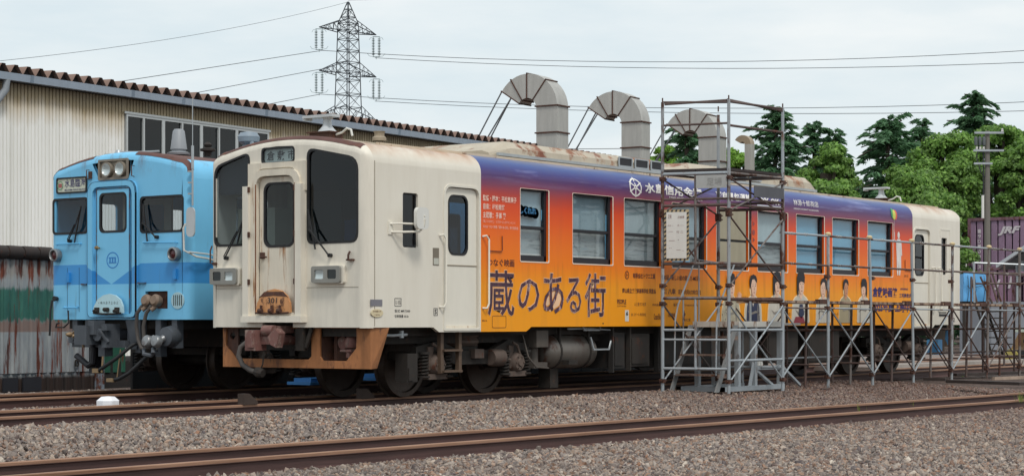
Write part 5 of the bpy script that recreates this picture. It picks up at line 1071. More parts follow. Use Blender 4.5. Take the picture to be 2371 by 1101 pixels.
xf = fold0.location.x+PW; lst = []
while xf < 45 and cnt < 120:
    o = bpy.data.objects.new('roof_fold', fold0.data); COL.objects.link(o); o.parent = shed; o.location.x = xf
    o2_ = bpy.data.objects.new('bolt', bolt0.data); COL.objects.link(o2_); o2_.parent = o; xf += PW; cnt += 1
xf = fold0.location.x-PW
for k in range(2): o = bpy.data.objects.new('roof_fold', fold0.data); COL.objects.link(o); o.parent = shed; o.location.x = xf; xf -= PW
b = MB(); b.add([(xa, 0, EZ+.165), (xb, 0, EZ+.165), (xb, 12, EZ+.16+sl), (xa, 12, EZ+.16+sl)], [(0, 1, 2, 3)]); b.build('roof_deck', RFM, shed, fixn=False)
# downpipes
for px in (-22, 727):
    a = shp(px, 240)[0]; b = MB(); b.tube([(a+.35, -.22, EZ+.02), (a+.33, -.2, EZ-.25), (a+.1, -.14, EZ-.55), (a, -.10, EZ-.75), (a, -.10, .1)], .10, 10); b.build('downpipe', mat('downpipe_grey', '8a9096', .5), shed, True)
# ------------------------------------------------------------------ exhaust ducts rising beside the shed
DUCT = mat('duct_sheet', 'b4b2ad', .5, .25, var=.08, vs=1.2, dirt=.3, rust=.10, rs=1.4)
DUCTW = mat('duct_sheet_warm', 'b4b0a8', .5, .25, var=.1, vs=1.2, dirt=.3)
def duct(pc, pr_, ptop, pseams, lab, arc=2.72):
    """pc: x of the vertical near edge corner, pr_: x of right edge at the wall plane offset"""
    off = .9; ax, _ = shp(pc, 500, off); axr, _ = shp(pr_, 500, off); _, zt_ = shp((pc+pr_)/2, ptop, off)
    w_ = axr-ax; D = .92; t = thing('exhaust_duct', lab, 'duct', tuple(Vector((s0.x, s0.y, 0))+su*ax-sv*off), srz, 'ventilation ducts curving over the shed roof')
    # local: x along shed, y away; vertical box y 0..D ; elbow turns towards +y
    ri = .42; ro = ri+D; zc = zt_-ro; yc = ro
    b = MB(); b.box(0, w_, 0, D, 0, zc); b.build('riser', DUCT, t)
    angs = [0, 52, 90, 122, 147]; 
    for k in range(4):
        b = MB(); vs = []; a0, a1 = math.radians(angs[k]), math.radians(angs[k+1]); n = 5
        for i in range(n+1):
            a = a0+(a1-a0)*i/n
            for r_ in (ri, ro):
                for x_ in (0, w_): vs.append((x_, yc-r_*math.cos(a), zc+r_*math.sin(a)))
        fs = []
        for i in range(n):
            o = i*4; fs += [(o, o+1, o+5, o+4), (o+2, o+3, o+7, o+6), (o, o+2, o+6, o+4), (o+1, o+3, o+7, o+5)]
        b.add(vs, fs); b.build('elbow_segment', DUCT, t, True)
    b = MB()
    for an in angs[1:]:
        a = math.radians(an); c_, s_ = math.cos(a), math.sin(a)
        P = lambda r_, x_, e: (x_, yc-r_*c_+e*s_, zc+r_*s_+e*c_)
        for x_ in (-.03, w_): b.add([P(ri-.03, x_, -.02), P(ro+.04, x_, -.02), P(ro+.04, x_, .02), P(ri-.03, x_, .02), P(ri-.03, x_+.03, -.02), P(ro+.04, x_+.03, -.02), P(ro+.04, x_+.03, .02), P(ri-.03, x_+.03, .02)], [(0, 1, 2, 3), (7, 6, 5, 4), (0, 4, 5, 1), (1, 5, 6, 2), (2, 6, 7, 3), (3, 7, 4, 0)])
        for r_ in (ri-.03, ro+.0): b.add([P(r_, -.03, -.02), P(r_+.04, -.03, -.02), P(r_+.04, -.03, .02), P(r_, -.03, .02), P(r_, w_+.03, -.02), P(r_+.04, w_+.03, -.02), P(r_+.04, w_+.03, .02), P(r_, w_+.03, .02)], [(0, 1, 2, 3), (7, 6, 5, 4), (0, 4, 5, 1), (1, 5, 6, 2), (2, 6, 7, 3), (3, 7, 4, 0)])
    fl_ = b.build('elbow_flange', RUSTD, t)
    for ps in pseams:
        z_ = shp(pc, ps, off)[1]; b = MB(); b.box(-.05, w_+.05, -.05, D+.05, z_-.025, z_+.025); b.build('flange', RUSTD, t)
    # stays to the roof
    b = MB(); a = math.radians(147)
    for x_ in (0, w_):
        for r_ in ((ro, ri+.42) if x_ == 0 else (ro,)):
            p0 = Vector((x_, yc-r_*math.cos(a), zc+r_*math.sin(a))); b2 = MB(); b2.cyl(p0, (x_-.1, p0.y+1.25, EZ+.45), .028, 6); b2.build('stay', mat('stay_steel', '6c7073', .5, .3), t)
    b = MB(); b.box(.05, w_-.05, yc+ri*.9, yc+ri*.95, zc-.1, zc-.09)
    return t
duct(1290, 1316, 168, (243, 305), 'nearest and largest curved duct, left of the other ducts')
duct(1485, 1505, 209, (281, 340), 'second curved duct from the left above the roof unit')
duct(1661, 1682, 251, (316, 372), 'third curved duct, seen behind the scaffold tower')
# small far duct
sdp = shp(1738, 500, .9); t = thing('exhaust_duct', 'smallest duct with short hooked top, right of the three large ducts', 'duct', tuple(Vector((s0.x, s0.y, 0))+su*sdp[0]-sv*.9), srz, 'ventilation ducts curving over the shed roof')
zt_ = shp(1745, 313, .9)[1]; w_ = .42; b = MB(); b.box(0, w_, 0, .30, 0, zt_-.42); b.build('riser', DUCTW, t)
b = MB(); vs = []; n = 8; ri, ro = .12, .42
for i in range(n+1):
    a = math.radians(150*i/n)
    for r_ in (ri, ro):
        for x_ in (0, w_): vs.append((x_, ro-r_*math.cos(a), zt_-ro+r_*math.sin(a)))
b.add(vs, [f_ for i in range(n) for f_ in ((i*4, i*4+1, i*4+5, i*4+4), (i*4+2, i*4+3, i*4+7, i*4+6), (i*4, i*4+2, i*4+6, i*4+4), (i*4+1, i*4+3, i*4+7, i*4+5))]); b.build('hood', mat('duct_sheet_tan', 'a3917a', .5, .2, var=.12, dirt=.3), t, True)
b = MB(); b.cyl((0, 1.1, zt_-.5), (-.1, 2.1, EZ+.4), .025, 6); b.build('stay', SILV, t)
# pale low wall behind the roof units
# ------------------------------------------------------------------ rusty corrugated fence
fo_ = at(0, 905, 31); fo_ = Vector((fo_.x, fo_.y, 0)); frz = srz
fence = thing('corrugated_fence', 'rusty corrugated iron fence with faded green band beside the blue railcar', 'fence', tuple(fo_), frz)
def fpos(px):
    d = FWD+RIGHT*((px-CXP)/FPX); o = Vector((CAM[0], CAM[1], 0)); t = (fo_-o).dot(sv)/d.dot(sv); p = o+d*t; return (p-fo_).dot(su), t
def fz(px, py): return CAM[2]+(YHP-py)/FPX*fpos(px)[1]
Z1, Z2, Z3, Z4, Z5, ZT = fz(0, 868), fz(0, 768), fz(0, 742), fz(0, 662), fz(0, 640), fz(0, 585)
def fence_mat():
    b = NB('fence_sheet'); z = b.axis(2); x = b.axis(0)
    zn = b.math('ADD', z, b.math('MULTIPLY', b.math('SUBTRACT', b.noise(3, (3, 1, .2), 5, .7), .5), .35))
    drip = b.noise(4.5, (2.2, 1, .16), 8, .72); dr2 = b.noise(2.0, (5, 1, .2), 6, .7, loc=(7, 0, 1))
    pale = b.ramp(b.noise(3, (2, 1, .5), 6), [(.3, lin('7c8288')), (.7, lin('a0a4a4'))])
    c = pale
    green = b.ramp(b.noise(2.4, (3, 1, .6), 5), [(.3, lin('24504a')), (.7, lin('3a7466'))])
    gm = b.math('MULTIPLY', b.step(zn, Z3-.03, Z3+.03), b.math('SUBTRACT', 1.0, b.step(zn, Z4-.06, Z4)))
    c = b.mix(gm, c, green)
    pk = b.math('MULTIPLY', b.step(z, Z2-.01, Z2+.01), b.math('SUBTRACT', 1.0, b.step(zn, Z3-.03, Z3+.02))); c = b.mix(b.math('MULTIPLY', pk, .8), c, lin('7d6257'))
    tp = b.step(zn, Z5-.05, Z5+.05); c = b.mix(b.math('MULTIPLY', tp, .45), c, lin('8b7c6e'))
    am = b.math('ADD', b.math('MULTIPLY', tp, .07), b.math('MULTIPLY', b.step(z, Z2+.1, Z2-.35), .03))
    rm = b.ramp(b.math('ADD', drip, am), [(.55, G(0)), (.62, G(1))]); c = b.mix(rm, c, b.ramp(dr2, [(.35, lin('2f1d18')), (.55, lin('6b3322')), (.75, lin('8f5a40'))]))
    bs = b.math('SUBTRACT', 1.0, b.step(b.math('ADD', z, b.math('MULTIPLY', drip, .12)), Z1-.02, Z1+.06)); c = b.mix(bs, c, b.ramp(dr2, [(.35, lin('1c1614')), (.6, lin('32231d')), (.75, lin('75513d'))]))
    b.bump(drip, .2, .02); return b.done(c, .75)
FEN = fence_mat(); x = fpos(-60)[0]; k = 0; fxe = fpos(232)[0]
while x < fxe:
    e = min(x+.62, fxe); p_ = ribbed(x, e+.02, fz(0, 862)-.02, ZT, .205, .03, y=-.012*(k % 2), rib=.5).build('sheet', FEN, fence, fixn=False); x = e; k += 1
ribbed(fpos(-60)[0], fxe, -.25, fz(0, 858), .205, .02, y=.02, rib=.5).build('base_sheet', FEN, fence, fixn=False)
x = fpos(-60)[0]
while x < fpos(112)[0]:
    b = MB(); b.lathe([(.0, 0), (.11, 0), (.115, .05), (.115, .30), (.10, .33), (0, .33)], (x, 0, ZT+.02), (1, 0, -.02), 10); b.build('cap_tile', mat('dark_cap', '2f2623', .8, var=.3, rust=.3, rs=8), fence, True); x += .335
b = MB(); a = fpos(225)[0]; b.box(a-.06, a+.09, -.08, .0, -.2, 1.2); b.build('post', mat('pale_blue_post', '78828c', .6, var=.2, rust=.45, rs=4), fence)
b = MB(); ribbed(fpos(236)[0], fpos(300)[0], .1, 1.3, .205, .03, y=.1, rib=.5).build('green_sheet', mat('green_sheet', '1f5a46', .7, var=.25, dirt=.3, rust=.3, rs=4), fence, fixn=False)
b = MB(); b.box(fpos(234)[0], fpos(330)[0], .12, .16, -.3, .28); b.build('dark_footing', mat('dark_board', '2a2523', .85, var=.35, rust=.25, rs=3), fence)
b = MB()
for p0, p1 in ((2, 36), (48, 90)): b.box(fpos(p0)[0], fpos(p1)[0], -.06, -.03, -.16, .07)
b.build('dark_opening', INK, fence)
b = MB(); a = fpos(175)[0]; b.plate(rr(a-.045, .22, a+.045, .34, .03), [rr(a-.022, .245, a+.022, .315, .015)], .02, lambda u, v, q: (u, -.04+q, v)); b.build('lock_plate', DARK, fence)
# dark boards added to blacken the gap under the blue railcar
lw = thing('dark_backing_wall', 'low dark wall added to darken the gap behind the blue railcar underframe', 'wall', (0, 7.25, 0), 0)
x = 3.1
while x < 27: b = MB(); b.box(x, x+.88, .25, .30, -.3, 1.05+R.uniform(-.03, .03)); b.build('board', mat('dark_board', '2a2523', .85, var=.35, rust=.25, rs=3), lw); x += .9
# white stop marker
mk = at(250, 937, 24.6); b = MB(); n = 8; vs = []
for r_, z_ in ((.15, -.08), (.152, .025), (.09, .075), (0.0, .082)):
    for i in range(n): a = 2*math.pi*(i+.5)/n; vs.append((r_*math.cos(a), r_*math.sin(a), z_))
b.add(vs, [(j*n+i, j*n+(i+1) % n, (j+1)*n+(i+1) % n, (j+1)*n+i) for j in range(3) for i in range(n)])
o = b.build('clearance_marker', mat('marker_white', 'e9e9ee', .5, var=.02), None); o.location = (mk.x, mk.y, -.05); tag(o, 'white faceted marker block lying between the two left tracks', 'track marker')

# ------------------------------------------------------------------ transmission tower
TD = 230; tb = at(806, 740.5, TD); tb.z = 0; pm = TD/FPX
PYL = mat('tower_steel', '4a4f55', .6, .3, var=.1); INS = mat('glass_insulator', '5c7573', .3, var=.1)
twr = thing('transmission_tower', 'tall lattice power transmission tower behind the shed', 'power tower', (tb.x, tb.y, 0), math.atan2((RIGHT+FWD).y, (RIGHT+FWD).x))
hz_ = lambda py: CAM[2]+(YHP-py)*pm
def hw(z):     # half width of the square body
    pts = [(0, 2.6), (hz_(330), 1.35), (hz_(250), 1.12), (hz_(55), .86), (hz_(5), .06)]
    for (a, x_), (c, y_) in zip(pts[:-1], pts[1:]):
        if a <= z <= c: return x_+(y_-x_)*(z-a)/(c-a)
    return .12
def bar(b, p, q_, r_=.06): b.cyl(p, q_, r_, 4, cap=False)
lv = [0, hz_(520), hz_(400), hz_(330), hz_(290), hz_(250), hz_(218), hz_(186), hz_(167), hz_(145), hz_(118), hz_(92), hz_(72), hz_(55), hz_(40), hz_(22), hz_(5)]
cs = [(-1, -1), (1, -1), (1, 1), (-1, 1)]
for sx, sy in cs:
    b = MB()
    for a, c in zip(lv[:-1], lv[1:]): bar(b, (sx*hw(a), sy*hw(a), a), (sx*hw(c), sy*hw(c), c), .06)
    b.build('leg', PYL, twr)
b = MB()
for a, c in zip(lv[:-1], lv[1:]):
    for i in range(4):
        (x0_, y0_), (x1_, y1_) = cs[i], cs[(i+1) % 4]; A, B = hw(a), hw(c)
        bar(b, (x0_*A, y0_*A, a), (x1_*B, y1_*B, c), .03); bar(b, (x1_*A, y1_*A, a), (x0_*B, y0_*B, c), .03); bar(b, (x0_*B, y0_*B, c), (x1_*B, y1_*B, c), .04)
b.build('lattice_bracing', PYL, twr, kind='stuff')
wire_pts = {}
armlen = 4.45
for lvl, (zt_, zb_) in enumerate(((hz_(47), hz_(75)), (hz_(145), hz_(174)), (hz_(245), hz_(276)))):
    for sg_ in (-1, 1):
        tip = (sg_*armlen, 0, zb_+.15); b = MB(); H_ = hw(zb_)
        for sy in (-1, 1):
            bar(b, (sg_*H_, sy*H_, zb_), tip, .06); bar(b, (sg_*hw(zt_), sy*hw(zt_), zt_), tip, .055)
            for k in (.25, .5, .75):
                lo = Vector((sg_*H_, sy*H_, zb_)).lerp(Vector(tip), k); up = Vector((sg_*hw(zt_), sy*hw(zt_), zt_)).lerp(Vector(tip), k); bar(b, lo, up, .035)
                l2 = Vector((sg_*H_, sy*H_, zb_)).lerp(Vector(tip), k-.25); bar(b, l2, up, .035)
        b.build('cross_arm', PYL, twr)
        if lvl < 2:
            b = MB()
            for dx in (-.36, .36):
                dv_ = dx
                b.cyl((tip[0]+dx*.7, -dx*.7, zb_-.1), (tip[0]+dx*.7, -dx*.7, zb_-2.5), .04, 4)
                for k in range(11): zz_ = zb_-.35-.19*k; b.lathe([(.03, .07), (.21, .0), (.19, -.02), (.03, -.05)], (tip[0]+dx*.7, -dx*.7, zz_), (0, 0, 1), 7)
            b.cyl((tip[0]-.3, .3, zb_-2.5), (tip[0]+.3, -.3, zb_-2.5), .04, 4); b.cyl((tip[0]-.3, .3, zb_-.08), (tip[0]+.3, -.3, zb_-.08), .04, 4); b.cyl((tip[0], 0, zb_-2.5), (tip[0], 0, zb_-2.8), .04, 4)
            for e in (-1, 1): b.tube([(tip[0]+e*.25, -e*.25, zb_-2.5), (tip[0]+e*.6, -e*.6, zb_-2.4), (tip[0]+e*.75, -e*.75, zb_-2.1)], .02, 4); b.tube([(tip[0]+e*.25, -e*.25, zb_-.1), (tip[0]+e*.5, -e*.5, zb_-.2), (tip[0]+e*.6, -e*.6, zb_-.45)], .02, 4)
            b.build('insulator_string', INS, twr)
WIRE = mat('power_line_wire', '565b60', .5, .3, var=.02)
def wire(p0, p1, lab, sag=1.0, r_=.035, n=14):
    pts = [p0.lerp(p1, i/n)-Vector((0, 0, sag*4*(i/n)*(1-i/n))) for i in range(n+1)]
    b = MB(); b.tube(pts, r_, 5); tag(b.build('power_line', WIRE, None), lab, 'power line', 'power lines from the transmission tower')
def tw(px, py): return at(px, py, TD)
wire(at(746, 117, TD-3.3), at(-200, 262, 160), 'power line from the upper left insulator sloping down left', .0)
wire(at(744, 160, TD), at(-100, 320, 165), 'power line passing the middle of the tower and sloping down left', .0)
wire(at(742, 218, TD-3.3), at(-200, 400, 160), 'power line from the lower left insulator sloping down left', 0)
wire(at(806, 5, TD), at(-100, 151, 150), 'highest power line from the tower top sloping down left', .8, .02)
wire(at(806, 1, TD), at(1400, -14, 215), 'thin power line leaving the tower top to the right', 0, .02)
for (y0_, y1_, a0, s_, la) in ((117, 102, 746, 1.6, 'topmost of the power lines crossing right above the ducts'), (134, 134, 868, 1.2, 'second power line crossing right, just under the topmost'), (218, 225, 742, 1.4, 'third power line crossing right, level with the first duct'), (234, 250, 868, 1.0, 'lowest power line crossing right, behind the duct hoods')):
    wire(at(a0, y0_, TD+(3 if a0 > 800 else -3)), at(2600, y1_, 200), la, s_)
wire(at(1130, 338, 200), at(1500, 342, 200), 'short faint power line between the first two ducts', .2)

# ------------------------------------------------------------------ scaffold
POST = mat('scaffold_paint', '9b9fa2', .5, .3, var=.15, rust=.52, rs=2.3, streak=.7, rc=('6b4a3c', '3c2822')); PIPE_R = mat('rusty_pipe', '5f504c', .7, .2, var=.25, rust=.4, rs=4, rc=('7a5140', '33221f'))
PIPEW = mat('white_pipe', '9ea5aa', .45, .2, var=.12, rust=.32, rs=2.5, streak=.6, rc=('7a6050', '4a342c')); PIPEM = mat('mixed_pipe', '76706d', .6, .2, var=.2, rust=.55, rs=3, streak=1, rc=('6d483a', '3a2824'))
def pipe(par, p, q_, m_, name='ledger', r_=.024): b = MB(); b.cyl(p, q_, r_*.88, 9); return b.build(name, m_, par, True)
def clamp(par, p): b = MB(); b.box(p[0]-.035, p[0]+.035, p[1]-.035, p[1]+.035, p[2]-.03, p[2]+.03); b.cyl((p[0]-.06, p[1], p[2]), (p[0]+.07, p[1]-.03, p[2]), .012, 6); return b.build('clamp', RUSTD, par)
TA, TCn, TR = Vector((6.05, -.47, 0)), Vector((6.3, -1.43, 0)), Vector((7.72, -1.54, 0)); TDd = TA+(TR-TCn)
tower = thing('scaffold_tower', 'tall pipe scaffold tower with white board standing against the railcar', 'scaffold', (0, 0, 0))
Zt = 4.17
def V(p, z): return (p.x, p.y, z)
for p, m_ in ((TA, POST), (TCn, PIPEW), (TR, POST), (TDd, POST)):
    pipe(tower, V(p, -.05), V(p, 1.75), PIPEW if p != TDd else POST, 'post', .030); pipe(tower, V(p, 1.75), V(p, 3.2), POST, 'post', .030); pipe(tower, V(p, 3.2), V(p, Zt if p != TDd else 4.1), PIPEW if p == TR else POST, 'post', .027)
    pipe(tower, V(p, Zt-.02), V(p, Zt+.06), RUSTD, 'pin', .012)
def frame(a, c, zs, m_):
    for z_, mm, r_ in zs: pipe(tower, V(a, z_), V(c, z_), mm, 'ledger', r_)
mids = TA.lerp(TCn, .50); midr = TCn.lerp(TR, .0)
frame(TA, TCn, ((.30, PIPEW, .024), (.72, PIPEW, .018), (1.32, PIPEM, .026), (1.82, PIPEM, .026), (2.66, PIPE_R, .026), (2.75, PIPE_R, .02), (3.12, PIPEW, .028), (3.83, PIPE_R, .018)), None)
pipe(tower, V(TA, .86), V(mids, .86), PIPEW, 'ledger', .022)
pipe(tower, V(mids, .30), V(mids, 1.32), PIPEW, 'inner_post', .022); pipe(tower, V(mids, 1.85), V(mids, 3.12), PIPEM, 'inner_post', .022)
for z_, m2 in ((.42, PIPEW), (.86, PIPEW), (1.30, RUSTD), (1.82, PIPE_R), (2.66, PIPE_R), (2.75, PIPE_R), (3.12, PIPEM), (3.80, PIPE_R)): pipe(tower, V(TCn, z_), V(TR, z_), m2, 'ledger', .026 if z_ == 1.30 else .021)
frame(TDd, TR, ((.30, PIPEW, .024), (.86, PIPEW, .022), (1.32, PIPEM, .026), (1.82, PIPEM, .026), (2.66, PIPE_R, .026), (2.75, PIPE_R, .02), (3.12, PIPEW, .028)), None)
midd = TDd.lerp(TR, .5); pipe(tower, V(midd, .30), V(midd, 1.32), PIPEW, 'inner_post', .022); pipe(tower, V(midd, 1.85), V(midd, 3.12), PIPEM, 'inner_post', .022)
pipe(tower, V(TA, 3.12), V(TDd, 3.12), PIPEM, 'ledger', .02)
for dz in (0, .03): pipe(tower, (TA.x+.03, TA.y-.02+dz, Zt-.03+dz), (TCn.x, TCn.y+.03-dz, Zt-.01-dz), PIPE_R, 'top_rail', .02); pipe(tower, (TCn.x+.02, TCn.y+dz, Zt-.03+dz), (TR.x, TR.y, Zt-.02-dz), PIPE_R, 'top_rail', .02)
for (p, q_) in ((TA, TDd), (TCn, TR)):
    for z0_, z1_, mm in ((.12, 1.24, PIPEW), (1.50, 2.52, PIPE_R), (2.58, 3.05, PIPE_R)):
        pipe(tower, V(p, z1_), V(q_, z0_), mm if p == TCn else PIPEM, 'brace', .015); pipe(tower, (p.x, p.y-.02, z0_), (q_.x, q_.y-.02, z1_), PIPEM if z0_ > 1 else mm, 'brace', .015)
        for pp, z_ in ((p, z0_), (p, z1_), (q_, z0_), (q_, z1_)): clamp(tower, V(pp, z_))
# deck
dn = (TR-TCn).normalized(); dm = (TA-TCn).normalized()
def deck_board(k, n):
    a = TCn.lerp(TA, k/n+.01); c = TCn.lerp(TA, (k+1)/n-.01); e = TR-TCn; b = MB()
    b.add([V(a, 3.15), V(c, 3.15), V(c+e, 3.15), V(a+e, 3.15), V(a, 3.19), V(c, 3.19), V(c+e, 3.19), V(a+e, 3.19)], [(0, 1, 2, 3), (7, 6, 5, 4), (0, 4, 5, 1), (1, 5, 6, 2), (2, 6, 7, 3), (3, 7, 4, 0)]); b.build('deck_board', mat('dark_deck', '332b2a', .8, var=.3), tower)
for k in range(2): deck_board(k, 2)
# boards on the scaffold
def board(a, c, z0_, z1_, off, m_, name, lab, cat, stripe=False):
    d_ = (c-a); nrm_ = Vector((-d_.y, d_.x, 0)).normalized(); 
    if nrm_.dot(Vector((CAM[0], CAM[1], 0))-a) < 0: nrm_ = -nrm_
    f = lambda u, v, q=0: tuple(a+d_*u+nrm_*(off-q)+Vector((0, 0, v))); b = MB(); b.plate([(0, z0_), (1, z0_), (1, z1_), (0, z1_)], [], .006, f); o = b.build(name, m_, None); tag(o, lab, cat); return o, f
A_ = TA.lerp(TCn, .045); C_ = TA.lerp(TCn, .42)
wb, wf = board(A_, C_, 1.86, 2.60, .06, mat('tiger_cream', 'b7a480', .6, var=.1), 'notice_board', 'white written notice board with black and yellow striped border on the scaffold tower', 'notice board')
b = MB(); b.plate([(.09, 1.895), (.91, 1.895), (.91, 2.565), (.09, 2.565)], [], .004, lambda u, v, q: wf(u, v, -.004-q)); b.build('sheet', WHITEP, wb)
b = MB()
for k in range(11):
    z_ = 1.875+k*.065
    for u0 in (.0, .915): b.plate([(u0, z_), (u0+.085, z_+.02), (u0+.085, z_+.045), (u0, z_+.025)], [], .002, lambda u, v, q: wf(u, v, -.004-q))
for k in range(5):
    for z_ in (1.862, 2.568): b.plate([(.1+k*.17, z_), (.17+k*.17, z_), (.20+k*.17, z_+.03), (.13+k*.17, z_+.03)], [], .002, lambda u, v, q: wf(u, v, -.004-q))
b.build('stripe', INK, wb)
for s_, rc_ in (('足場', (.16, 2.47, .30, 2.53)), ('点検表', (.55, 2.47, .82, 2.51)), ('月日 ―', (.14, 2.36, .38, 2.38)), ('良 ――', (.55, 2.36, .8, 2.385)), ('‥―', (.14, 2.27, .36, 2.285)), ('可 二', (.50, 2.26, .78, 2.29)), ('ー ’', (.2, 2.15, .6, 2.17)), ('‥', (.2, 2.04, .3, 2.05)), ('― ‥', (.5, 2.0, .8, 2.02))): text(s_, rc_, mat('faded_brown_ink', '8a6660', .6), wb, lambda u, v: wf(u, v, -.010))
o, f = board(TA.lerp(TCn, .52), TA.lerp(TCn, .98), 2.90, 3.09, .04, mat('pale_board', 'a5a6a4', .7, var=.12, dirt=.3), 'sign_board', 'pale grey board with faint writing under the scaffold deck', 'sign')
text('足場', (.35, 2.94, .85, 3.05), mat('faint_grey_ink', '92928f', .7), o, lambda u, v: f(u, v, -.004))
board(TCn.lerp(TR, .42), TCn.lerp(TR, .98), 2.80, 2.96, .04, mat('dark_grey_board', '55565c', .7, var=.15), 'sign_board', 'dark grey board under the scaffold deck at the right', 'sign')
# walkway scaffold along the car
walk = thing('scaffold_walkway', 'long low pipe scaffold walkway with rails running beside the railcar', 'scaffold', (0, 0, 0))
XS = [9.28, 10.86, 12.43, 14.02, 15.61, 17.19, 18.77, 20.35]
for k, x_ in enumerate(XS):
    m_ = PIPEW if k < 3 else POST if k < 4 else PIPEM; lean = [.0, -.12, -.07, .04, .1, .0, 0, 0][k]
    pipe(walk, (x_, -1.5, -.05), (x_+lean, -1.5, 2.33), m_, 'post', .028)
    b = MB(); b.lathe([(0, 0), (.045, 0), (.05, .03), (.03, .05), (0, .055)], (x_+lean, -1.5, 2.32), (0, 0, 1), 10); b.build('post_cap', mat('cream_cap', 'c9b48c', .5), walk, True)
    for yy, mm in ((-.75, PIPE_R), (-1.1, PIPEM if k % 2 else PIPE_R)): pipe(walk, (x_+(.05 if yy > -1 else 0), yy, -.05), (x_+.05, yy, 1.28), mm, 'inner_post', .024)
    for z_ in (.30, .84): pipe(walk, (x_, -1.5, z_), (x_, -.75, z_), PIPE_R, 'transom', .018)
prevx = 7.72
for k, x_ in enumerate(XS):
    mm = [PIPEW, PIPEW, PIPEM, PIPEM, PIPE_R, PIPEM, PIPE_R, PIPEM][k]
    pipe(walk, (prevx, -1.5, .10), (x_, -1.5, 1.20), PIPEW if k < 5 else PIPEM, 'brace', .015); pipe(walk, (prevx, -1.53, 1.18), (x_, -1.53, .12), PIPEW if k < 2 else PIPE_R, 'brace', .015)
    if k % 2 == 0: pipe(walk, (prevx, -.75, 1.18), (x_, -.75, .12), PIPE_R, 'brace', .013); pipe(walk, (prevx, -.77, .12), (x_, -.77, 1.18), PIPE_R, 'brace', .013)
    for z_ in (.40, .84): pipe(walk, (prevx, -.75, z_), (x_, -.75, z_), PIPEW if k < 2 else PIPE_R, 'ledger', .018)
    pipe(walk, (prevx, -1.5, 2.31+.0), (x_, -1.5, 2.31), PIPEM if k % 2 else PIPEW, 'top_rail', .020); pipe(walk, (prevx, -1.5, 1.86), (x_, -1.5, 1.85), PIPE_R, 'mid_rail', .018)
    pipe(walk, (prevx, -1.5, 1.19), (x_, -1.5, 1.18), PIPEW if k % 2 else PIPEM, 'ledger', .015); clamp(walk, (x_-.03, -1.5, .12)); clamp(walk, (x_-.03, -1.5, 1.19)); clamp(walk, (x_-.04, -1.5, 1.68))
    for y0_, y1_ in ((-1.48, -1.13), (-1.10, -.74)):
        b = MB(); b.box(prevx+.02, x_-.01, y0_, y1_, 1.262, 1.30); b.build('deck_board', mat('weathered_deck', 'a08873', .75, .0, var=.2, rust=.55, rs=3, streak=1, rc=('6b4a38', '35262a')), walk)
    b = MB(); b.box(x_-.28, x_-.02, -1.50, -1.42, 1.255, 1.325); b.build('deck_hook', RUSTD, walk)
    b = MB()
    for w_ in (.25, .33, .75): b.tube([(prevx+w_+.02*i, -1.5+.026*math.cos(i*2.2), 2.31+.026*math.sin(i*2.2)) for i in range(6)], .005, 4)
    for w_ in (.3, .9): b.tube([(prevx+w_+.02*i, -1.5+.026*math.cos(i*2.2), 1.855+.026*math.sin(i*2.2)) for i in range(6)], .005, 4)
    b.build('wire_tie', WHITEP, walk); prevx = x_
# white step stand
st_ = thing('step_platform', 'white steel step platform with rusty treads below the wrap', 'step platform', (0, 0, 0))
X0 = 6.95
b = MB(); b.box(X0, 8.35, -1.22, -.45, .965, .98); b.build('platform_deck', mat('rusty_white_edge', 'b5a793', .6, var=.1, rust=.45, rs=4), st_)
b = MB(); b.box(X0, 8.35, -1.235, -1.22, .90, .985); b.box(X0-.012, X0, -1.235, -.45, .90, .985); b.build('platform_edge', mat('rusty_white', 'c9c6be', .5, var=.08, rust=.40, rs=3.2, streak=.3, rc=('8c6038', '5c3c28')), st_)
for x_, y_ in ((X0+.05, -1.18), (7.5, -1.18), (8.3, -1.18), (X0+.05, -.5), (7.5, -.5), (8.3, -.5)): b = MB(); b.box(x_-.035, x_+.035, y_-.035, y_+.035, -.03, .965); b.build('leg', PIPEW, st_)
b = MB(); b.box(X0-.5, 8.35, -1.24, -1.16, -.04, .03); b.box(X0-.5, 8.35, -.54, -.46, -.04, .03); b.box(X0-.5, X0-.42, -1.24, -.46, -.04, .03); b.box(7.5, 8.3, -1.22, -1.15, .26, .32); b.build('base_frame', PIPEW, st_)
b = MB()
for p, q_ in (((7.55, -1.18, .25), (8.1, -1.18, .0)), ((X0+.4, -1.18, .0), (7.5, -1.18, .4)), ((8.35, -1.18, .3), (8.9, -1.2, .0))): b.cyl(p, q_, .03, 5)
b.build('brace', PIPEW, st_)
for k, (xx, zz) in enumerate(((6.32, .19), (6.48, .48), (6.66, .74))):
    b = MB(); b.box(xx, xx+.26, -1.22, -.50, zz, zz+.025); b.box(xx, xx+.26, -1.235, -1.22, zz-.03, zz+.03); b.build('tread', mat('rusty_tread', '7c6a60', .7, var=.2, rust=.5, rs=5), st_)
b = MB()
for y_ in (-1.24, -.48): b.add([(6.25, y_, -.04), (6.36, y_, -.04), (6.92, y_, .93), (6.80, y_, .93), (6.25, y_+.02, -.04), (6.36, y_+.02, -.04), (6.92, y_+.02, .93), (6.80, y_+.02, .93)], [(0, 1, 2, 3), (7, 6, 5, 4), (0, 4, 5, 1), (1, 5, 6, 2), (2, 6, 7, 3), (3, 7, 4, 0)])
b.build('stringer', mat('grey_steel', '8a8c8c', .5, .2, var=.15, rust=.25, rs=4), st_)
b = MB()
for y_ in (-.52, -1.22): b.tube([(6.30, y_, .2), (6.32, y_, 1.0), (6.40, y_, 1.22), (6.75, y_, 1.70), (6.85, y_, 1.84)], .013, 6)
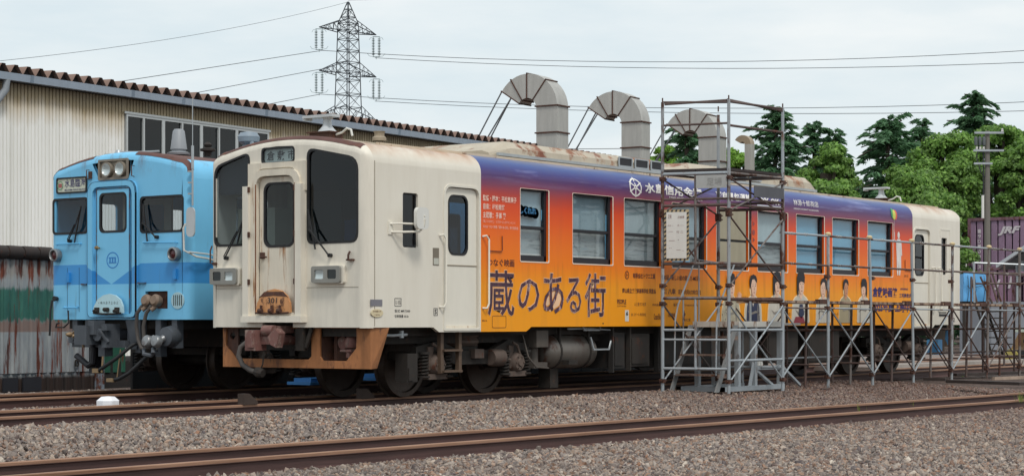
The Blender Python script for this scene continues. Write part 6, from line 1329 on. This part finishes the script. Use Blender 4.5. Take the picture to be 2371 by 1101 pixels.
b.tube([(6.55, -.52, .5), (6.55, -.52, 1.4)], .012, 6); b.tube([(7.0, -.52, .95), (7.0, -.52, 1.90), (7.9, -.52, 1.86), (7.9, -.52, .95)], .012, 6); b.build('handrail', PIPEW, st_, True)
b = MB(); b.cyl((8.35, -1.1, .94), (9.1, -1.1, .94), .02, 6)
for x_ in (7.62, 7.70): b.lathe([(0, 0), (.03, 0), (.03, .06), (0, .06)], (x_, -1.18, .325), (0, 0, 1), 8)
b.build('stand_fitting', WHITEP, st_)
# planks lying on the ballast
for (px0, py0, px1, py1, wd, m_, lab) in ((2140, 879, 2190, 880, .08, 'old_plank_a', 'short dark plank on the stones below the walkway'), (2200, 884, 2371, 890, .22, 'old_plank_b', 'long dark timber lying along the walkway foot'), (2300, 878, 2400, 874, .06, 'old_plank_c', 'pale edged thin batten at the right on the dark timber'), (2205, 869, 2420, 862, .2, 'old_plank_d', 'dark timber under the walkway posts at far right')):
    p = at(px0, py0, 1.035*FPX/(py0-YHP)); q_ = at(px1, py1, 1.035*FPX/(py1-YHP)); d_ = (q_-p); L = d_.length; b = MB(); b.box(0, L, -wd/2, wd/2, 0, .05); o = b.build('plank', mat(m_, 'a08c7c' if m_.endswith('c') else '3c3330', .8, var=.3), None)
    o.location = (p.x, p.y, -.04); o.rotation_euler = (0, 0, math.atan2(d_.y, d_.x)); tag(o, lab, 'plank')
# ------------------------------------------------------------------ containers, lean-to and machinery at the right
VD = (-RIGHT*math.cos(TH)+FWD*math.sin(TH)).normalized()      # = +Y, across the tracks
def container(px_l, ptop, depth, zb, hgt, lab, length=3.7, num=None, col='927890', left=True, group='purple freight containers'):
    """a 12-foot style container whose long face looks along the tracks at the camera; px_l is its far left corner"""
    p = at(px_l, ptop, depth); t = thing('freight_container', lab, 'container', (p.x, p.y, zb), 0, group)
    # local: long face at x=0 running towards -y (to the right in view), depth +x
    m = mat('container_purple_'+col, col, .6, var=.10, dirt=.25, rust=.22, rs=2.5, streak=.4, rc=('6b4a48', '3c2a2c')); fr = mat('container_frame_'+col, '7a5a66', .65, var=.2, rust=.5, rs=4, rc=('6b3f30', '3a2422'))
    L_c = length; b = MB(); n = int(L_c/.30)
    pr = [(0.0, 0)]
    for k in range(n):
        y0_ = -.08-k*(L_c-.16)/n; w_ = (L_c-.16)/n; pr += [(0.02, y0_), (0.02, y0_-w_*.72), (.06, y0_-w_*.80), (.06, y0_-w_*.94), (.02, y0_-w_)]
    pr.append((0, -L_c)); q = [(a, c, .12) for a, c in pr]+[(a, c, hgt-.12) for a, c in pr]; nn = len(pr); b.add(q, [(i, i+1, nn+i+1, nn+i) for i in range(nn-1)]); b.build('side_panel', m, t, fixn=False)
    b = MB(); b.box(.06, 2.4, -L_c+.02, -.02, .05, hgt-.03); b.build('shell', m, t)
    b = MB(); b.box(-.02, .1, -.12, .0, 0, hgt); b.box(-.02, .1, -L_c, -L_c+.12, 0, hgt); b.box(-.02, .1, -L_c+.12, -.12, hgt-.12, hgt+.0); b.box(-.02, .1, -L_c+.12, -.12, 0, .14); b.box(2.3, 2.42, -.12, 0, 0, hgt); b.box(.1, 2.3, -.1, .0, hgt-.1, hgt); b.build('frame', fr, t)
    return t
WLET = mat('weathered_white_letter', 'cfc8cc', .6, var=.12, dirt=.2)
t1 = container(2241, 505, 76, at(0, 505, 76).z-2.55, 2.55, 'upper purple container with white letters and vertical number', num=1)
zb1 = 0
text('JRF', (.0, 0, 1, 1), WLET, t1, lambda u, v: (-.012, -1.25-u*.92, 1.83+v*.36), bold=.05, shear=.3)
for k, ch in enumerate('19D10303'): text(ch, (0, 0, 1, 1), WLET, t1, lambda u, v, k=k: (-.012, -.42-u*.13, 1.95-k*.20+v*.15), bold=.02)
b = MB(); b.tube([(-.05, -.10+.16*math.cos(a*.45), .55+.42*math.sin(a*.45)) for a in range(15)], .03, 6); b.build('door_hoop', WHITEP, t1)
b = MB(); b.lathe([(0, 0), (.13, 0), (.13, .05), (0, .05)], (-.06, -.12, .55), (-1, 0, 0), 16); b.build('hoop_disc', INK, t1)
t2 = container(2285, 617, 66, at(0, 617, 66).z-2.5, 2.5, 'lower purple container standing left of the one with a door frame', length=1.15, num=2, col='94748a')
text('J', (0, 0, 1, 1), WLET, t2, lambda u, v: (-.012, -.25-u*.25, 1.70+v*.36), bold=.05, shear=.3)
text('F', (0, 0, 1, 1), WLET, t2, lambda u, v: (-.012, -.75-u*.3, 1.75+v*.4), bold=.05, shear=.3)
t3 = container(2343, 632, 64, at(0, 632, 64).z-2.4, 2.4, 'lower purple container with dark door frame at the right edge', num=3, col='86657a')
b = MB(); b.box(-.03, 0, -.30, -.26, .2, 2.2); b.box(-.03, 0, -1.4, -1.36, .2, 2.2); b.box(-.03, 0, -1.4, -.26, 2.16, 2.2); b.box(-.03, 0, -1.4, -.26, 1.45, 1.48); b.build('door_bar', mat('dark_purple_bar', '3c2a3a', .6), t3)
# hidden lower boxes carrying the upper container
b = MB(); p = at(2241, 700, 76); b.box(0, 2.4, -3.7, 0, 0, at(0, 505, 76).z-2.56-(-.2)); o = b.build('container_stand', mat('dark_steel_stand', '3a3638', .8, var=.3), None); o.location = (p.x+.1, p.y, -.2); tag(o, 'dark support block beneath the upper purple container', 'support')
# lean-to roof
lt = thing('lean_to', 'small lean-to with pale edged sloping roof before the containers', 'lean-to', (0, 0, 0))
dl = 62; a = at(2306, 620, dl); c = at(2440, 530, dl-1.2); e = FWD*1.0
b = MB(); off_ = Vector((2.6, 0, .1)); u_ = Vector((0, 0, .12)); vs = [a, c, c+off_, a+off_]; vs = [v for v in vs]+[v+u_ for v in vs]; b.add(vs, [(0, 1, 2, 3), (7, 6, 5, 4), (0, 4, 5, 1), (1, 5, 6, 2), (2, 6, 7, 3), (3, 7, 4, 0)]); b.build('roof_edge', mat('pale_roof_edge', 'b4b8bd', .5, var=.05), lt)
b = MB(); lo = at(2355, 618, dl+.3); b.add([a+Vector((.2, 0, -.05)), c+Vector((.2, 0, -.05)), at(2440, 622, dl+.2), at(2320, 622, dl+.2)], [(0, 1, 2, 3)]); b.build('gable_sheet', mat('dark_gable', '5c5e60', .7, var=.2), lt, fixn=False)
n = 26; p0 = at(2352, 0, dl); p1 = at(2440, 0, dl-.6); b = MB()
pr = [(p0.lerp(p1, i/n)+Vector((.04 if i % 2 else 0, 0, 0))) for i in range(n+1)]; zt0, zb0 = at(0, 588, dl).z, at(0, 628, dl).z
b.add([(q.x-.02, q.y, zb0) for q in pr]+[(q.x-.02, q.y, zt0+.35*max(0, i/n-.1)) for i, q in enumerate(pr)], [(i, i+1, n+2+i, n+1+i) for i in range(n)]); b.build('corrugated_wall', mat('grey_corrugated', '8c9094', .6, var=.15), lt, fixn=False)
for px in (2356, 2420): p = at(px, 640, dl+.1); b = MB(); b.cyl((p.x, p.y, -.1), (p.x, p.y, at(0, 622, dl).z), .05, 6); b.build('post', SILV, lt)
# blue tarpaulin box
p = at(2229, 695, 56); q = at(2281, 695, 56); zt_, zb_ = at(0, 630, 56).z, at(0, 697, 56).z; wv = (q-p); wv.z = 0
TARP = mat('blue_tarpaulin', '5fa6dd', .45, var=.12, vs=3, bump=.3)
bx = thing('covered_crate', 'crate under a sky blue tarpaulin behind the railcar end', 'crate', (p.x, p.y, zb_), math.atan2(wv.y, wv.x))
b = MB(); L = wv.length; nx, nz_ = 10, 6; rg = random.Random(4)
vs = [(i/nx*L, -.05+rg.uniform(-.04, .04)-.1*math.sin(j/nz_*3)*.5, j/nz_*(zt_-zb_)*(1-.06*abs(i/nx-.5))) for j in range(nz_+1) for i in range(nx+1)]
b.add(vs, [(j*(nx+1)+i, j*(nx+1)+i+1, (j+1)*(nx+1)+i+1, (j+1)*(nx+1)+i) for j in range(nz_) for i in range(nx)]); b.build('tarpaulin_front', TARP, bx, True, fixn=False)
b = MB(); b.box(.02, L-.02, .0, 1.0, 0, (zt_-zb_)*.95); b.build('tarpaulin', TARP, bx)
b = MB()
for x_ in (.12, L*.5, L*.9): b.tube([(x_, -.12, (zt_-zb_)*.9), (x_+.03, -.14, (zt_-zb_)*.4), (x_, -.1, .0)], .008, 4)
b.tube([(.1, -.13, .45), (L*.25, -.16, .38), (L*.6, -.15, .42), (L, -.12, .5)], .008, 4); b.build('rope', INK, bx)
b = MB(); b.box(-.02, L+.02, -.02, 1.02, -.06, 0); 
for x_ in (.05, L-.05): b.box(x_-.04, x_+.04, .0, .08, -zb_-.1, 0)
b.build('stand', DARK, bx)
# grey cabinet wall, steps, tan machine
p = at(2222, 800, 58); b = MB(); b.box(0, 3.0, -1.0, 0, 0, at(0, 697, 58).z+.1); o = b.build('cabinet', mat('blue_grey_cabinet', '7e828a', .6, var=.08, dirt=.2), None); o.location = (p.x, p.y, -.1); tag(o, 'plain blue grey steel cabinet behind the railcar end', 'cabinet')
sp = thing('metal_steps', 'steep dark metal steps behind the walkway at the right', 'steps', (0, 0, 0)); ds = 52
for k in range(7):
    p = at(2262+6*k, 712+16*(6-k)*0+14*k, ds) if False else at(2265+5*k, 812-15*(6-k)-0, ds); b = MB(); w_ = VD*-.6
    b.add([p, p+w_, p+w_+Vector((.25, 0, 0)), p+Vector((.25, 0, 0))]+[v+Vector((0, 0, .03)) for v in (p, p+w_, p+w_+Vector((.25, 0, 0)), p+Vector((.25, 0, 0)))], [(0, 1, 2, 3), (7, 6, 5, 4), (0, 4, 5, 1), (1, 5, 6, 2), (2, 6, 7, 3), (3, 7, 4, 0)]); b.build('tread', DARK, sp)
for (x0_, y0_, x1_, y1_) in ((2258, 700, 2300, 830), (2280, 700, 2325, 830)): b = MB(); b.cyl(at(x0_, y0_, ds), at(x1_, y1_, ds), .035, 5); b.build('stringer', DARK, sp)
for (x0_, y0_, x1_, y1_) in ((2249, 640, 2262, 700), (2249, 640, 2249, 835), (2330, 700, 2330, 840), (2292, 640, 2310, 700)): b = MB(); b.cyl(at(x0_, y0_, ds-.5), at(x1_, y1_, ds-.5), .03, 5); b.build('handrail', PIPE_R, sp)
# second rail of the far stand, behind the walkway
fr_ = thing('pipe_railing', 'thin rusty pipe railing beyond the walkway at far right', 'railing', (0, 0, 0)); dr = 44
for (x0_, y0_, x1_, y1_, m_) in ((2256, 608, 2460, 616, 0), (2260, 656, 2460, 656, 1), (2255, 606, 2256, 700, 0), (2325, 612, 2325, 860, 1), (2270, 640, 2298, 702, 1), (2298, 634, 2318, 698, 1), (2200, 628, 2460, 636, 1), (2210, 820, 2460, 826, 1)):
    b = MB(); b.cyl(at(x0_, y0_, dr), at(x1_, y1_, dr), .024, 6); b.build('rail', PIPE_R if m_ else SILV, fr_)
tm = thing('yard_machine', 'tan steel machine with round yellow wheel at the right edge', 'machine', (0, 0, 0)); dmn = 50
p = at(2338, 835, dmn); q = at(2460, 835, dmn); zt_, zb_ = at(0, 768, dmn).z, at(0, 812, dmn).z
b = MB(); vs = [(p.x, p.y, zb_), (q.x, q.y, zb_), (q.x, q.y, zt_), (p.x+.0, p.y-.25, zt_)]; vs += [(x+1.2, y, z) for x, y, z in vs]; b.add(vs, [(0, 1, 2, 3), (7, 6, 5, 4), (0, 4, 5, 1), (1, 5, 6, 2), (2, 6, 7, 3), (3, 7, 4, 0)]); b.build('body', mat('tan_steel', '9a7c5c', .6, var=.15, dirt=.3), tm)
b = MB(); b.box(p.x, p.x+.8, q.y, p.y-.1, zt_, zt_+.12); b.build('cover', mat('pale_green_cover', 'b4bdb0', .6), tm)
b = MB(); w_ = at(2346, 822, dmn); b.lathe([(0, 0), (.16, 0), (.17, .05), (.17, .12), (0, .12)], (w_.x-.05, w_.y, w_.z), (-1, 0, 0), 18); b.build('wheel', mat('dull_yellow', 'a79a55', .6, var=.1), tm)
b = MB(); b.box(p.x+.05, p.x+1.0, q.y, p.y, zb_-.28, zb_-.002); b.cyl((p.x, p.y-.9, .12), (p.x+.5, p.y-.9, .12), .2, 14); b.build('chassis', INK, tm)
text('KAWADA', (0, 0, 1, 1), INK, tm, lambda u, v: (p.x-.012, p.y-.35-u*.6, zb_+.24+v*.12+u*.08), bold=.02) if False else None
b = MB()
for k in range(7): b.box(p.x-.012, p.x-.004, p.y-.42-k*.08, p.y-.37-k*.08, zb_+.22+k*.012, zb_+.31+k*.012)
b.build('stencil_marks', INK, tm)
# blue things behind the far bogie
b = MB(); p = at(2146, 803, 36); b.box(0, .2, -.22, 0, .36, .64); o = b.build('blue_drum', TARP, None); o.location = (p.x, p.y, .0); tag(o, 'blue plastic covered box standing behind the far end of the railcar', 'box')
b = MB(); q = [at(2190, 762, 38), at(2197, 762, 38), at(2202, 790, 38), at(2197, 802, 38), at(2188, 785, 38)]; b.add(list(q)+[v+Vector((.06, 0, 0)) for v in q], [(0, 1, 2, 3, 4), (9, 8, 7, 6, 5)]+[(i, (i+1) % 5, 5+(i+1) % 5, 5+i) for i in range(5)]); tag(b.build('blue_sheet', TARP, None), 'hanging strip of blue sheet under the far end of the railcar', 'sheet')
# blue trays under the car near the front
for (px, py, dd, lab) in ((725, 882, 27.0, 'flat blue tray lying under the railcar front'), (880, 872, 27.6, 'flat blue tray lying beside the first wheel')):
    p = at(px, py, dd); b = MB(); b.box(-.3, .3, -.22, .22, -.04, -.0); b.box(-.22, .22, -.16, .16, 0, .05); o = b.build('tray', mat('blue_tray', '3f86c6', .5, var=.1), None); o.location = (p.x, p.y, p.z); tag(o, lab, 'tray')
for (px, py, lab) in ((720, 905, 'rusty wheel chock under the railcar front'), (870, 905, 'brown wooden chock in front of the first wheel')):
    b = MB(); b.add([(-.12, -.05, 0), (.12, -.05, 0), (.12, -.05, .03), (-.02, -.05, .13), (-.12, -.05, .13), (-.12, .05, 0), (.12, .05, 0), (.12, .05, .03), (-.02, .05, .13), (-.12, .05, .13)], [(0, 1, 2, 3, 4), (9, 8, 7, 6, 5)]+[(i, (i+1) % 5, 5+(i+1) % 5, 5+i) for i in range(5)]); o = b.build('wheel_chock', mat('brown_wood', '3c302a', .8, var=.2), None)
    p = at(px, py, 26); o.location = (.75 if px > 800 else -.1, .84 if px > 800 else .84, 0); o.location.x = {720: -1.2, 870: .95}[px]; tag(o, lab, 'chock')
# paved strip and kerb far right
b = MB(); 
def strip(name, y0_, y1_, x0_, x1_, z0_, z1_, m_): b = MB(); b.box(x0_, x1_, y0_, y1_, z0_, z1_); return b.build(name, m_, None, kind='structure')
strip('pavement', 3.0, 9.0, 20.5, 60, -.12, -.02, mat('old_concrete', '7d7069', .9, var=.15)); strip('kerb', 2.8, 3.0, 20.5, 60, -.12, .03, mat('pale_kerb', 'a59c94', .9, var=.15))

# ------------------------------------------------------------------ trees and pole behind
def quads(name, C, A, B, m_, parent):
    """leaf quads from centres C and half-axis vectors A, B"""
    n = len(C); co = np.stack([C-A-B*.2, C+B*-.0-A*0-B, C+A-B*.2, C+B], 1).reshape(-1, 3).astype(np.float32)
    me = bpy.data.meshes.new(name); me.vertices.add(n*4); me.vertices.foreach_set('co', co.ravel()); me.loops.add(n*4); me.loops.foreach_set('vertex_index', np.arange(n*4, dtype=np.int32))
    me.polygons.add(n); me.polygons.foreach_set('loop_start', np.arange(0, n*4, 4, dtype=np.int32)); me.polygons.foreach_set('loop_total', np.full(n, 4, dtype=np.int32)); me.update(); me.validate(); me.materials.append(m_)
    o = bpy.data.objects.new(name, me); COL.objects.link(o); o.parent = parent; return o
def leafmat(name, cols, tr=.3):
    b = NB(name); g = b.n('ShaderNodeNewGeometry'); c = b.ramp(g.outputs['Random Per Island'], [(i/(len(cols)-1), lin(c_)) for i, c_ in enumerate(cols)])
    cl = b.ramp(b.noise(.55, detail=3), [(.40, G(.75)), (.60, G(1.15))]); c = b.mix(1.0, c, cl, 'MULTIPLY')
    b.l(c, b.b.inputs['Base Color']); b.b.inputs['Roughness'].default_value = .55; t = b.n('ShaderNodeBsdfTranslucent'); b.l(c, t.inputs[0]); m = b.n('ShaderNodeMixShader'); m.inputs[0].default_value = tr
    b.l(b.b.outputs[0], m.inputs[1]); b.l(t.outputs[0], m.inputs[2]); b.l(m.outputs[0], b.o.inputs[0]); return b.m
LB = leafmat('broad_leaf', ['4a6b2c', '668f3c', '80a84a', '567a34', '93b65c']); LC = leafmat('cedar_needle', ['3d5f40', '547c56', '6c966a', '466b4c'], .32); LY = leafmat('young_leaf', ['5f8a2c', '7fa83c', '6a9632'])
BARK = mat('grey_bark', '4a4038', .9, var=.3, bump=.4)
def unit(n, g): v = g.normal(size=(n, 3)); return v/np.linalg.norm(v, axis=1, keepdims=True)
def broadleaf(px, pyt, pxl, pxr, depth, lab, seed, m_=None, base=None, dens=1.0):
    g = np.random.RandomState(seed); pm_ = depth/FPX; c = at(px, 740, depth); top = at(px, pyt, depth).z; Rw = (pxr-pxl)/2*pm_; zb = max(.3, top-Rw*3.2) if base is None else base
    t = thing('broadleaf_tree', lab, 'tree', (c.x, c.y, 0)); H_ = top-zb
    b = MB(); b.tube([(0, 0, -.2), (.1, 0, zb*.6), (0, .1, zb+H_*.3), (.1, .2, zb+H_*.7)], .28, 8)
    lobes = []; n_l = 46
    for k in range(n_l):
        th_ = g.uniform(0, 2*math.pi); hh = g.uniform(0, 1)**.8; rad = Rw*(math.sqrt(max(.06, 1-(hh*1.02-.32)**2*1.7)))*g.uniform(.55, .92)
        lobes.append((rad*math.cos(th_), rad*math.sin(th_), zb+hh*(H_-Rw*.22), Rw*g.uniform(.24, .40)))
    for lx, ly, lz, lr in lobes[:16]: b.tube([(0, 0, zb*.7+g.uniform(0, 1)), (lx*.5, ly*.5, (zb+lz)/2), (lx*.9, ly*.9, lz)], .07, 5)
    b.build('trunk', BARK, t, True)
    Cs, As, Bs = [], [], []
    for lx, ly, lz, lr in lobes:
        n = int(1250*dens*(lr/.9)**1.7)+120; u = unit(n, g); u[:, 2] = np.where((u[:, 2] < -.35), -u[:, 2]*.6, u[:, 2]); r_ = lr*g.uniform(.78, 1.04, n)[:, None]*np.array([1.15, 1.15, .72])
        bump_ = 1+.16*np.sin(u[:, :1]*9+lx)*np.cos(u[:, 1:2]*8+ly); p = u*r_*bump_+np.array([lx, ly, lz]); s_ = g.uniform(.05, .10, n)[:, None]*(.6+depth/180)
        nr = u+unit(n, g)*.7; nr /= np.linalg.norm(nr, axis=1, keepdims=True); a_ = np.cross(nr, unit(n, g)); a_ /= np.linalg.norm(a_, axis=1, keepdims=True)+1e-6; b_ = np.cross(nr, a_)
        Cs.append(p); As.append(a_*s_*.6); Bs.append(b_*s_)
    quads('crown', np.concatenate(Cs), np.concatenate(As), np.concatenate(Bs), m_ or LB, t); return t
def cedar(px, pyt, halfpx, depth, lab, seed, lean=0, zb=1.0, twin=False):
    g = np.random.RandomState(seed); pm_ = depth/FPX; c = at(px, 740, depth); top = at(px, pyt, depth).z; Rw = halfpx*pm_
    t = thing('cedar_tree', lab, 'tree', (c.x, c.y, 0)); Cs, As, Bs = [], [], []; tk = MB()
    tips = [(0, 0, top, lean)]+([(Rw*.42, 0, top*.955, .5)] if twin else [])
    for tx, ty, tz, ln in tips:
        rx = RIGHT*(tx+ln); pts = [(0, 0, -.2), (rx.x*.3, rx.y*.3, tz*.6), (rx.x*.8, rx.y*.8, tz*.93), (rx.x*1.0, rx.y*1.0, tz)]; tk.tube(pts, .10, 6)
        H_ = tz-zb; nb = 190 if not twin else 130
        for k in range(nb):
            hh = (k+g.uniform(0, 1))/nb; z_ = zb+H_*hh; cx_ = np.interp(z_, [0, tz*.6, tz*.93, tz], [0, rx.x*.3, rx.x*.8, rx.x]); cy_ = np.interp(z_, [0, tz*.6, tz*.93, tz], [0, rx.y*.3, rx.y*.8, rx.y])
            L = Rw*1.3*((1-hh)**.48)*(g.uniform(.45, 1.2) if hh > .15 else g.uniform(.8, 1.1))+.35; a = g.uniform(0, 2*math.pi); d = np.array([math.cos(a), math.sin(a), 0.0]); z_ += g.uniform(-.3, .3); m_ = int(36+L*62); tt = g.uniform(.12, 1, m_)
            ri_ = g.uniform(.25, .75); rise = ri_*L*(.5+hh*.9); zc = z_+rise*tt-(g.uniform(.3, .75)*L)*tt**3; side = np.array([-d[1], d[0], 0]); sp_ = (g.uniform(-1, 1, m_)*.20*L*(1.1-tt*.6))
            p = np.stack([cx_+d[0]*L*tt+side[0]*sp_, cy_+d[1]*L*tt+side[1]*sp_, zc-np.abs(sp_)*.35+g.uniform(-.03, .05, m_)], 1)
            dirv = d*.8+side*np.sign(sp_)[:, None]*.6+np.array([0, 0, -.35])+unit(m_, g)*.35; dirv /= np.linalg.norm(dirv, axis=1, keepdims=True); pr_ = np.cross(dirv, unit(m_, g)); pr_ /= np.linalg.norm(pr_, axis=1, keepdims=True)
            s_ = g.uniform(.11, .24, m_)[:, None]*(.6+depth/200); Cs.append(p); Bs.append(dirv*s_); As.append(pr_*s_*.26)
            if k % 3 == 0: tk.tube([(cx_, cy_, z_), (cx_+d[0]*L*.5, cy_+d[1]*L*.5, z_+rise*.45), (cx_+d[0]*L*.95, cy_+d[1]*L*.95, z_+rise-.42*L)], .03, 4)
    tk.build('trunk', BARK, t, True); quads('crown', np.concatenate(Cs), np.concatenate(As), np.concatenate(Bs), LC, t); return t
cedar(1590, 300, 78, 92, 'dark cedar seen beneath the third duct hood', 1); cedar(1790, 264, 100, 96, 'dark pointed cedar right of the smallest duct', 2, .2)
cedar(1885, 290, 70, 108, 'pair topped cedar rising behind a round tree', 3, 0, 2, True); cedar(2052, 285, 110, 92, 'broad dark cedar in the middle of the tree row', 4, .1)
cedar(2122, 295, 75, 100, 'narrow cedar touching the right side of the broad one', 5, .35); cedar(2228, 226, 90, 112, 'tallest cedar with its bent tip above the right trees', 6, .9, 4)
cedar(1650, 420, 70, 118, 'low dark cedar hidden behind the scaffold deck', 15)
broadleaf(1540, 335, 1500, 1580, 96, 'yellow green tree at the left end of the tree row', 11, LY); broadleaf(1700, 346, 1640, 1752, 108, 'light green tree between the third and the smallest duct', 12, LY); broadleaf(1640, 360, 1600, 1680, 104, 'light green tree behind the third duct riser', 21, LY)
broadleaf(1920, 330, 1848, 1995, 84, 'rounded bright green tree with full domed crown', 13); broadleaf(1925, 415, 1850, 2010, 78, 'low green tree directly behind the railcar roof end', 14)
broadleaf(2195, 305, 2110, 2290, 86, 'large light green tree left of the utility pole', 16); broadleaf(2320, 285, 2240, 2400, 90, 'large green tree behind the utility pole at the right', 17); broadleaf(2110, 385, 2030, 2190, 76, 'broad green tree above the far end of the railcar', 18)
broadleaf(2170, 440, 2090, 2260, 72, 'lowest green tree beside the railcar end and container', 19); broadleaf(2375, 320, 2320, 2450, 84, 'dark green tree cut by the right picture edge', 20, None); cedar(2260, 470, 80, 96, 'dark cedar foliage behind the upper container', 22)
cedar(2400, 360, 90, 98, 'dark cedar at the right picture edge', 23)
# far hedge mass so that the row closes at the bottom
g = np.random.RandomState(9); n = 26000; tt = g.uniform(0, 1, n); px_ = 1380+tt*1150; dd = g.uniform(118, 128, n); zz = g.uniform(0, 1, n)**.8*(3.2+2.6*np.abs(np.sin(tt*9))+np.where(tt > .5, 2.5, 0))
r_ = (px_-CXP)/FPX*dd; P_ = np.stack([CAM[0]+RIGHT.x*r_+FWD.x*dd, CAM[1]+RIGHT.y*r_+FWD.y*dd, zz], 1); u = unit(n, g); a_ = np.cross(u, unit(n, g)); a_ /= np.linalg.norm(a_, axis=1, keepdims=True); b_ = np.cross(u, a_)
hd = quads('distant_greenery', P_, a_*.22, b_*.34, LC, None); hd['kind'] = 'stuff'; hd['label'] = 'dark undergrowth behind the tree row'; hd['category'] = 'greenery'
# utility pole
up = at(2286, 740, 68); up_t = thing('utility_pole', 'concrete utility pole with transformer and crossarms at the right', 'utility pole', (up.x, up.y, 0), math.atan2(RIGHT.y, RIGHT.x)); pm_ = 68/FPX; zc_ = lambda py: CAM[2]+(YHP-py)*pm_
POLE = mat('pole_concrete', '6f6b64', .8, var=.12)
b = MB(); b.cyl((0, 0, -.2), (0, 0, zc_(303)), .14, 12, .085); b.build('pole', POLE, up_t, True)
for py, x0_, x1_ in ((308, -.48, .55), (349, -.52, .55), (379, -.50, .15)): b = MB(); b.box(x0_, x1_, -.15, -.09, zc_(py)-.035, zc_(py)+.035); b.build('crossarm', SILV, up_t)
b = MB()
for x_ in (-.40, -.28, -.16): b.lathe([(0, 0), (.03, 0), (.05, .03), (.03, .06), (.05, .09), (0, .12)], (x_, -.12, zc_(349)+.035), (0, 0, 1), 8)
for x_ in (.5,): b.lathe([(0, 0), (.03, 0), (.05, .03), (.03, .06), (.05, .09), (0, .12)], (x_, -.12, zc_(308)+.035), (0, 0, 1), 8)
b.build('insulator', WHITEP, up_t)
b = MB()
for x_ in (-.38, -.24, -.10): b.lathe([(0, 0), (.06, .0), (.065, .25), (.04, .3), (0, .32)], (x_-.05, -.12, zc_(345)+.12), (0, 0, 1), 10)
b.build('transformer', mat('dark_grey_transformer', '4f5456', .6, var=.15), up_t, True)
b = MB(); b.cyl((-.17, -.05, zc_(505)), (-.17, -.05, zc_(452)), .05, 8); b.build('cable_riser', WHITEP, up_t)
b = MB(); b.cyl((-.15, -.05, zc_(452)), (-.15, -.05, zc_(320)), .022, 6); b.tube([(-.3, -.1, zc_(330)), (-.4, -.1, zc_(365)), (-.25, -.1, zc_(400)), (-.1, -.05, zc_(410))], .02, 5); b.build('cable', INK, up_t)
# pale roof structure far right
pf = thing('platform_shelter', 'pale concrete frame glimpsed between the trees at far right', 'shelter', (0, 0, 0)); ds = 90
b = MB(); a = at(2330, 472, ds); c = at(2420, 474, ds); b.cyl(a, c, .14, 4); b.build('beam', POLE, pf)
for px in (2355,): b = MB(); b.cyl((at(px, 0, ds).x, at(px, 0, ds).y, 0), at(px, 474, ds), .16, 6); b.build('post', POLE, pf)
# grass tufts
GR = leafmat('grass_blade', ['5c7a2c', '84a03c', '9a9a55'])
for (x_, y_, nn, lab) in ((6.0, -5.2, 0, ''),): pass
g = np.random.RandomState(5); C, A, B = [], [], []
for (px, py, dd, n) in ((2364, 925, 24.0, 20), (2290, 870, 30, 10), (2230, 872, 30, 8), (2110, 935, 23, 3), (1990, 948, 22.5, 3)):
    p = at(px, py, 1.13*FPX/(py-YHP)); 
    for k in range(n):
        q = np.array([p.x+g.uniform(-.1, .1), p.y+g.uniform(-.06, .06), -.16]); d = np.array([g.uniform(-.4, .4), g.uniform(-.4, .4), 1.0])*g.uniform(.04, .09); C.append(q+d*.9); B.append(d); A.append(np.array([g.uniform(-1, 1), g.uniform(-1, 1), 0])*.006)
o = quads('grass_tufts', np.array(C), np.array(A), np.array(B), GR, None); o['kind'] = 'stuff'; o['label'] = 'thin green grass tufts by the near rail'; o['category'] = 'grass'

# separate the small doubled pieces into parts of their own
SPL = {'hinge', 'seam', 'red_marker_lamp', 'face_shade', 'lamp_bracket', 'panel_seam', 'hanger_bracket', 'coupling_chain', 'stringer', 'gutter_joint', 'dark_opening', 'insulator', 'transformer', 'step_slot', 'step_iron', 'brace', 'door_rust_seam', 'footplate_hinge', 'handrail', 'inner_bracket', 'hose_coupling', 'step_ladder', 'gangway_post', 'curtain', 'printed_string', 'spring', 'eye', 'shirt_fold', 'door_bar', 'stand_fitting', 'seat', 'grab_pole', 'base_frame', 'drag_beam', 'brake_pipe', 'window_frame'}
for o in list(bpy.data.objects):
    if o.type == 'MESH' and o.name.split('.')[0] in SPL and o.parent and len(o.data.polygons) < 3000 and not len(o.children): split_loose(o)
0 and print('tris', sum(len(o.data.loop_triangles) or sum(len(p.vertices)-2 for p in o.data.polygons) for o in bpy.data.objects if o.type=='MESH'))
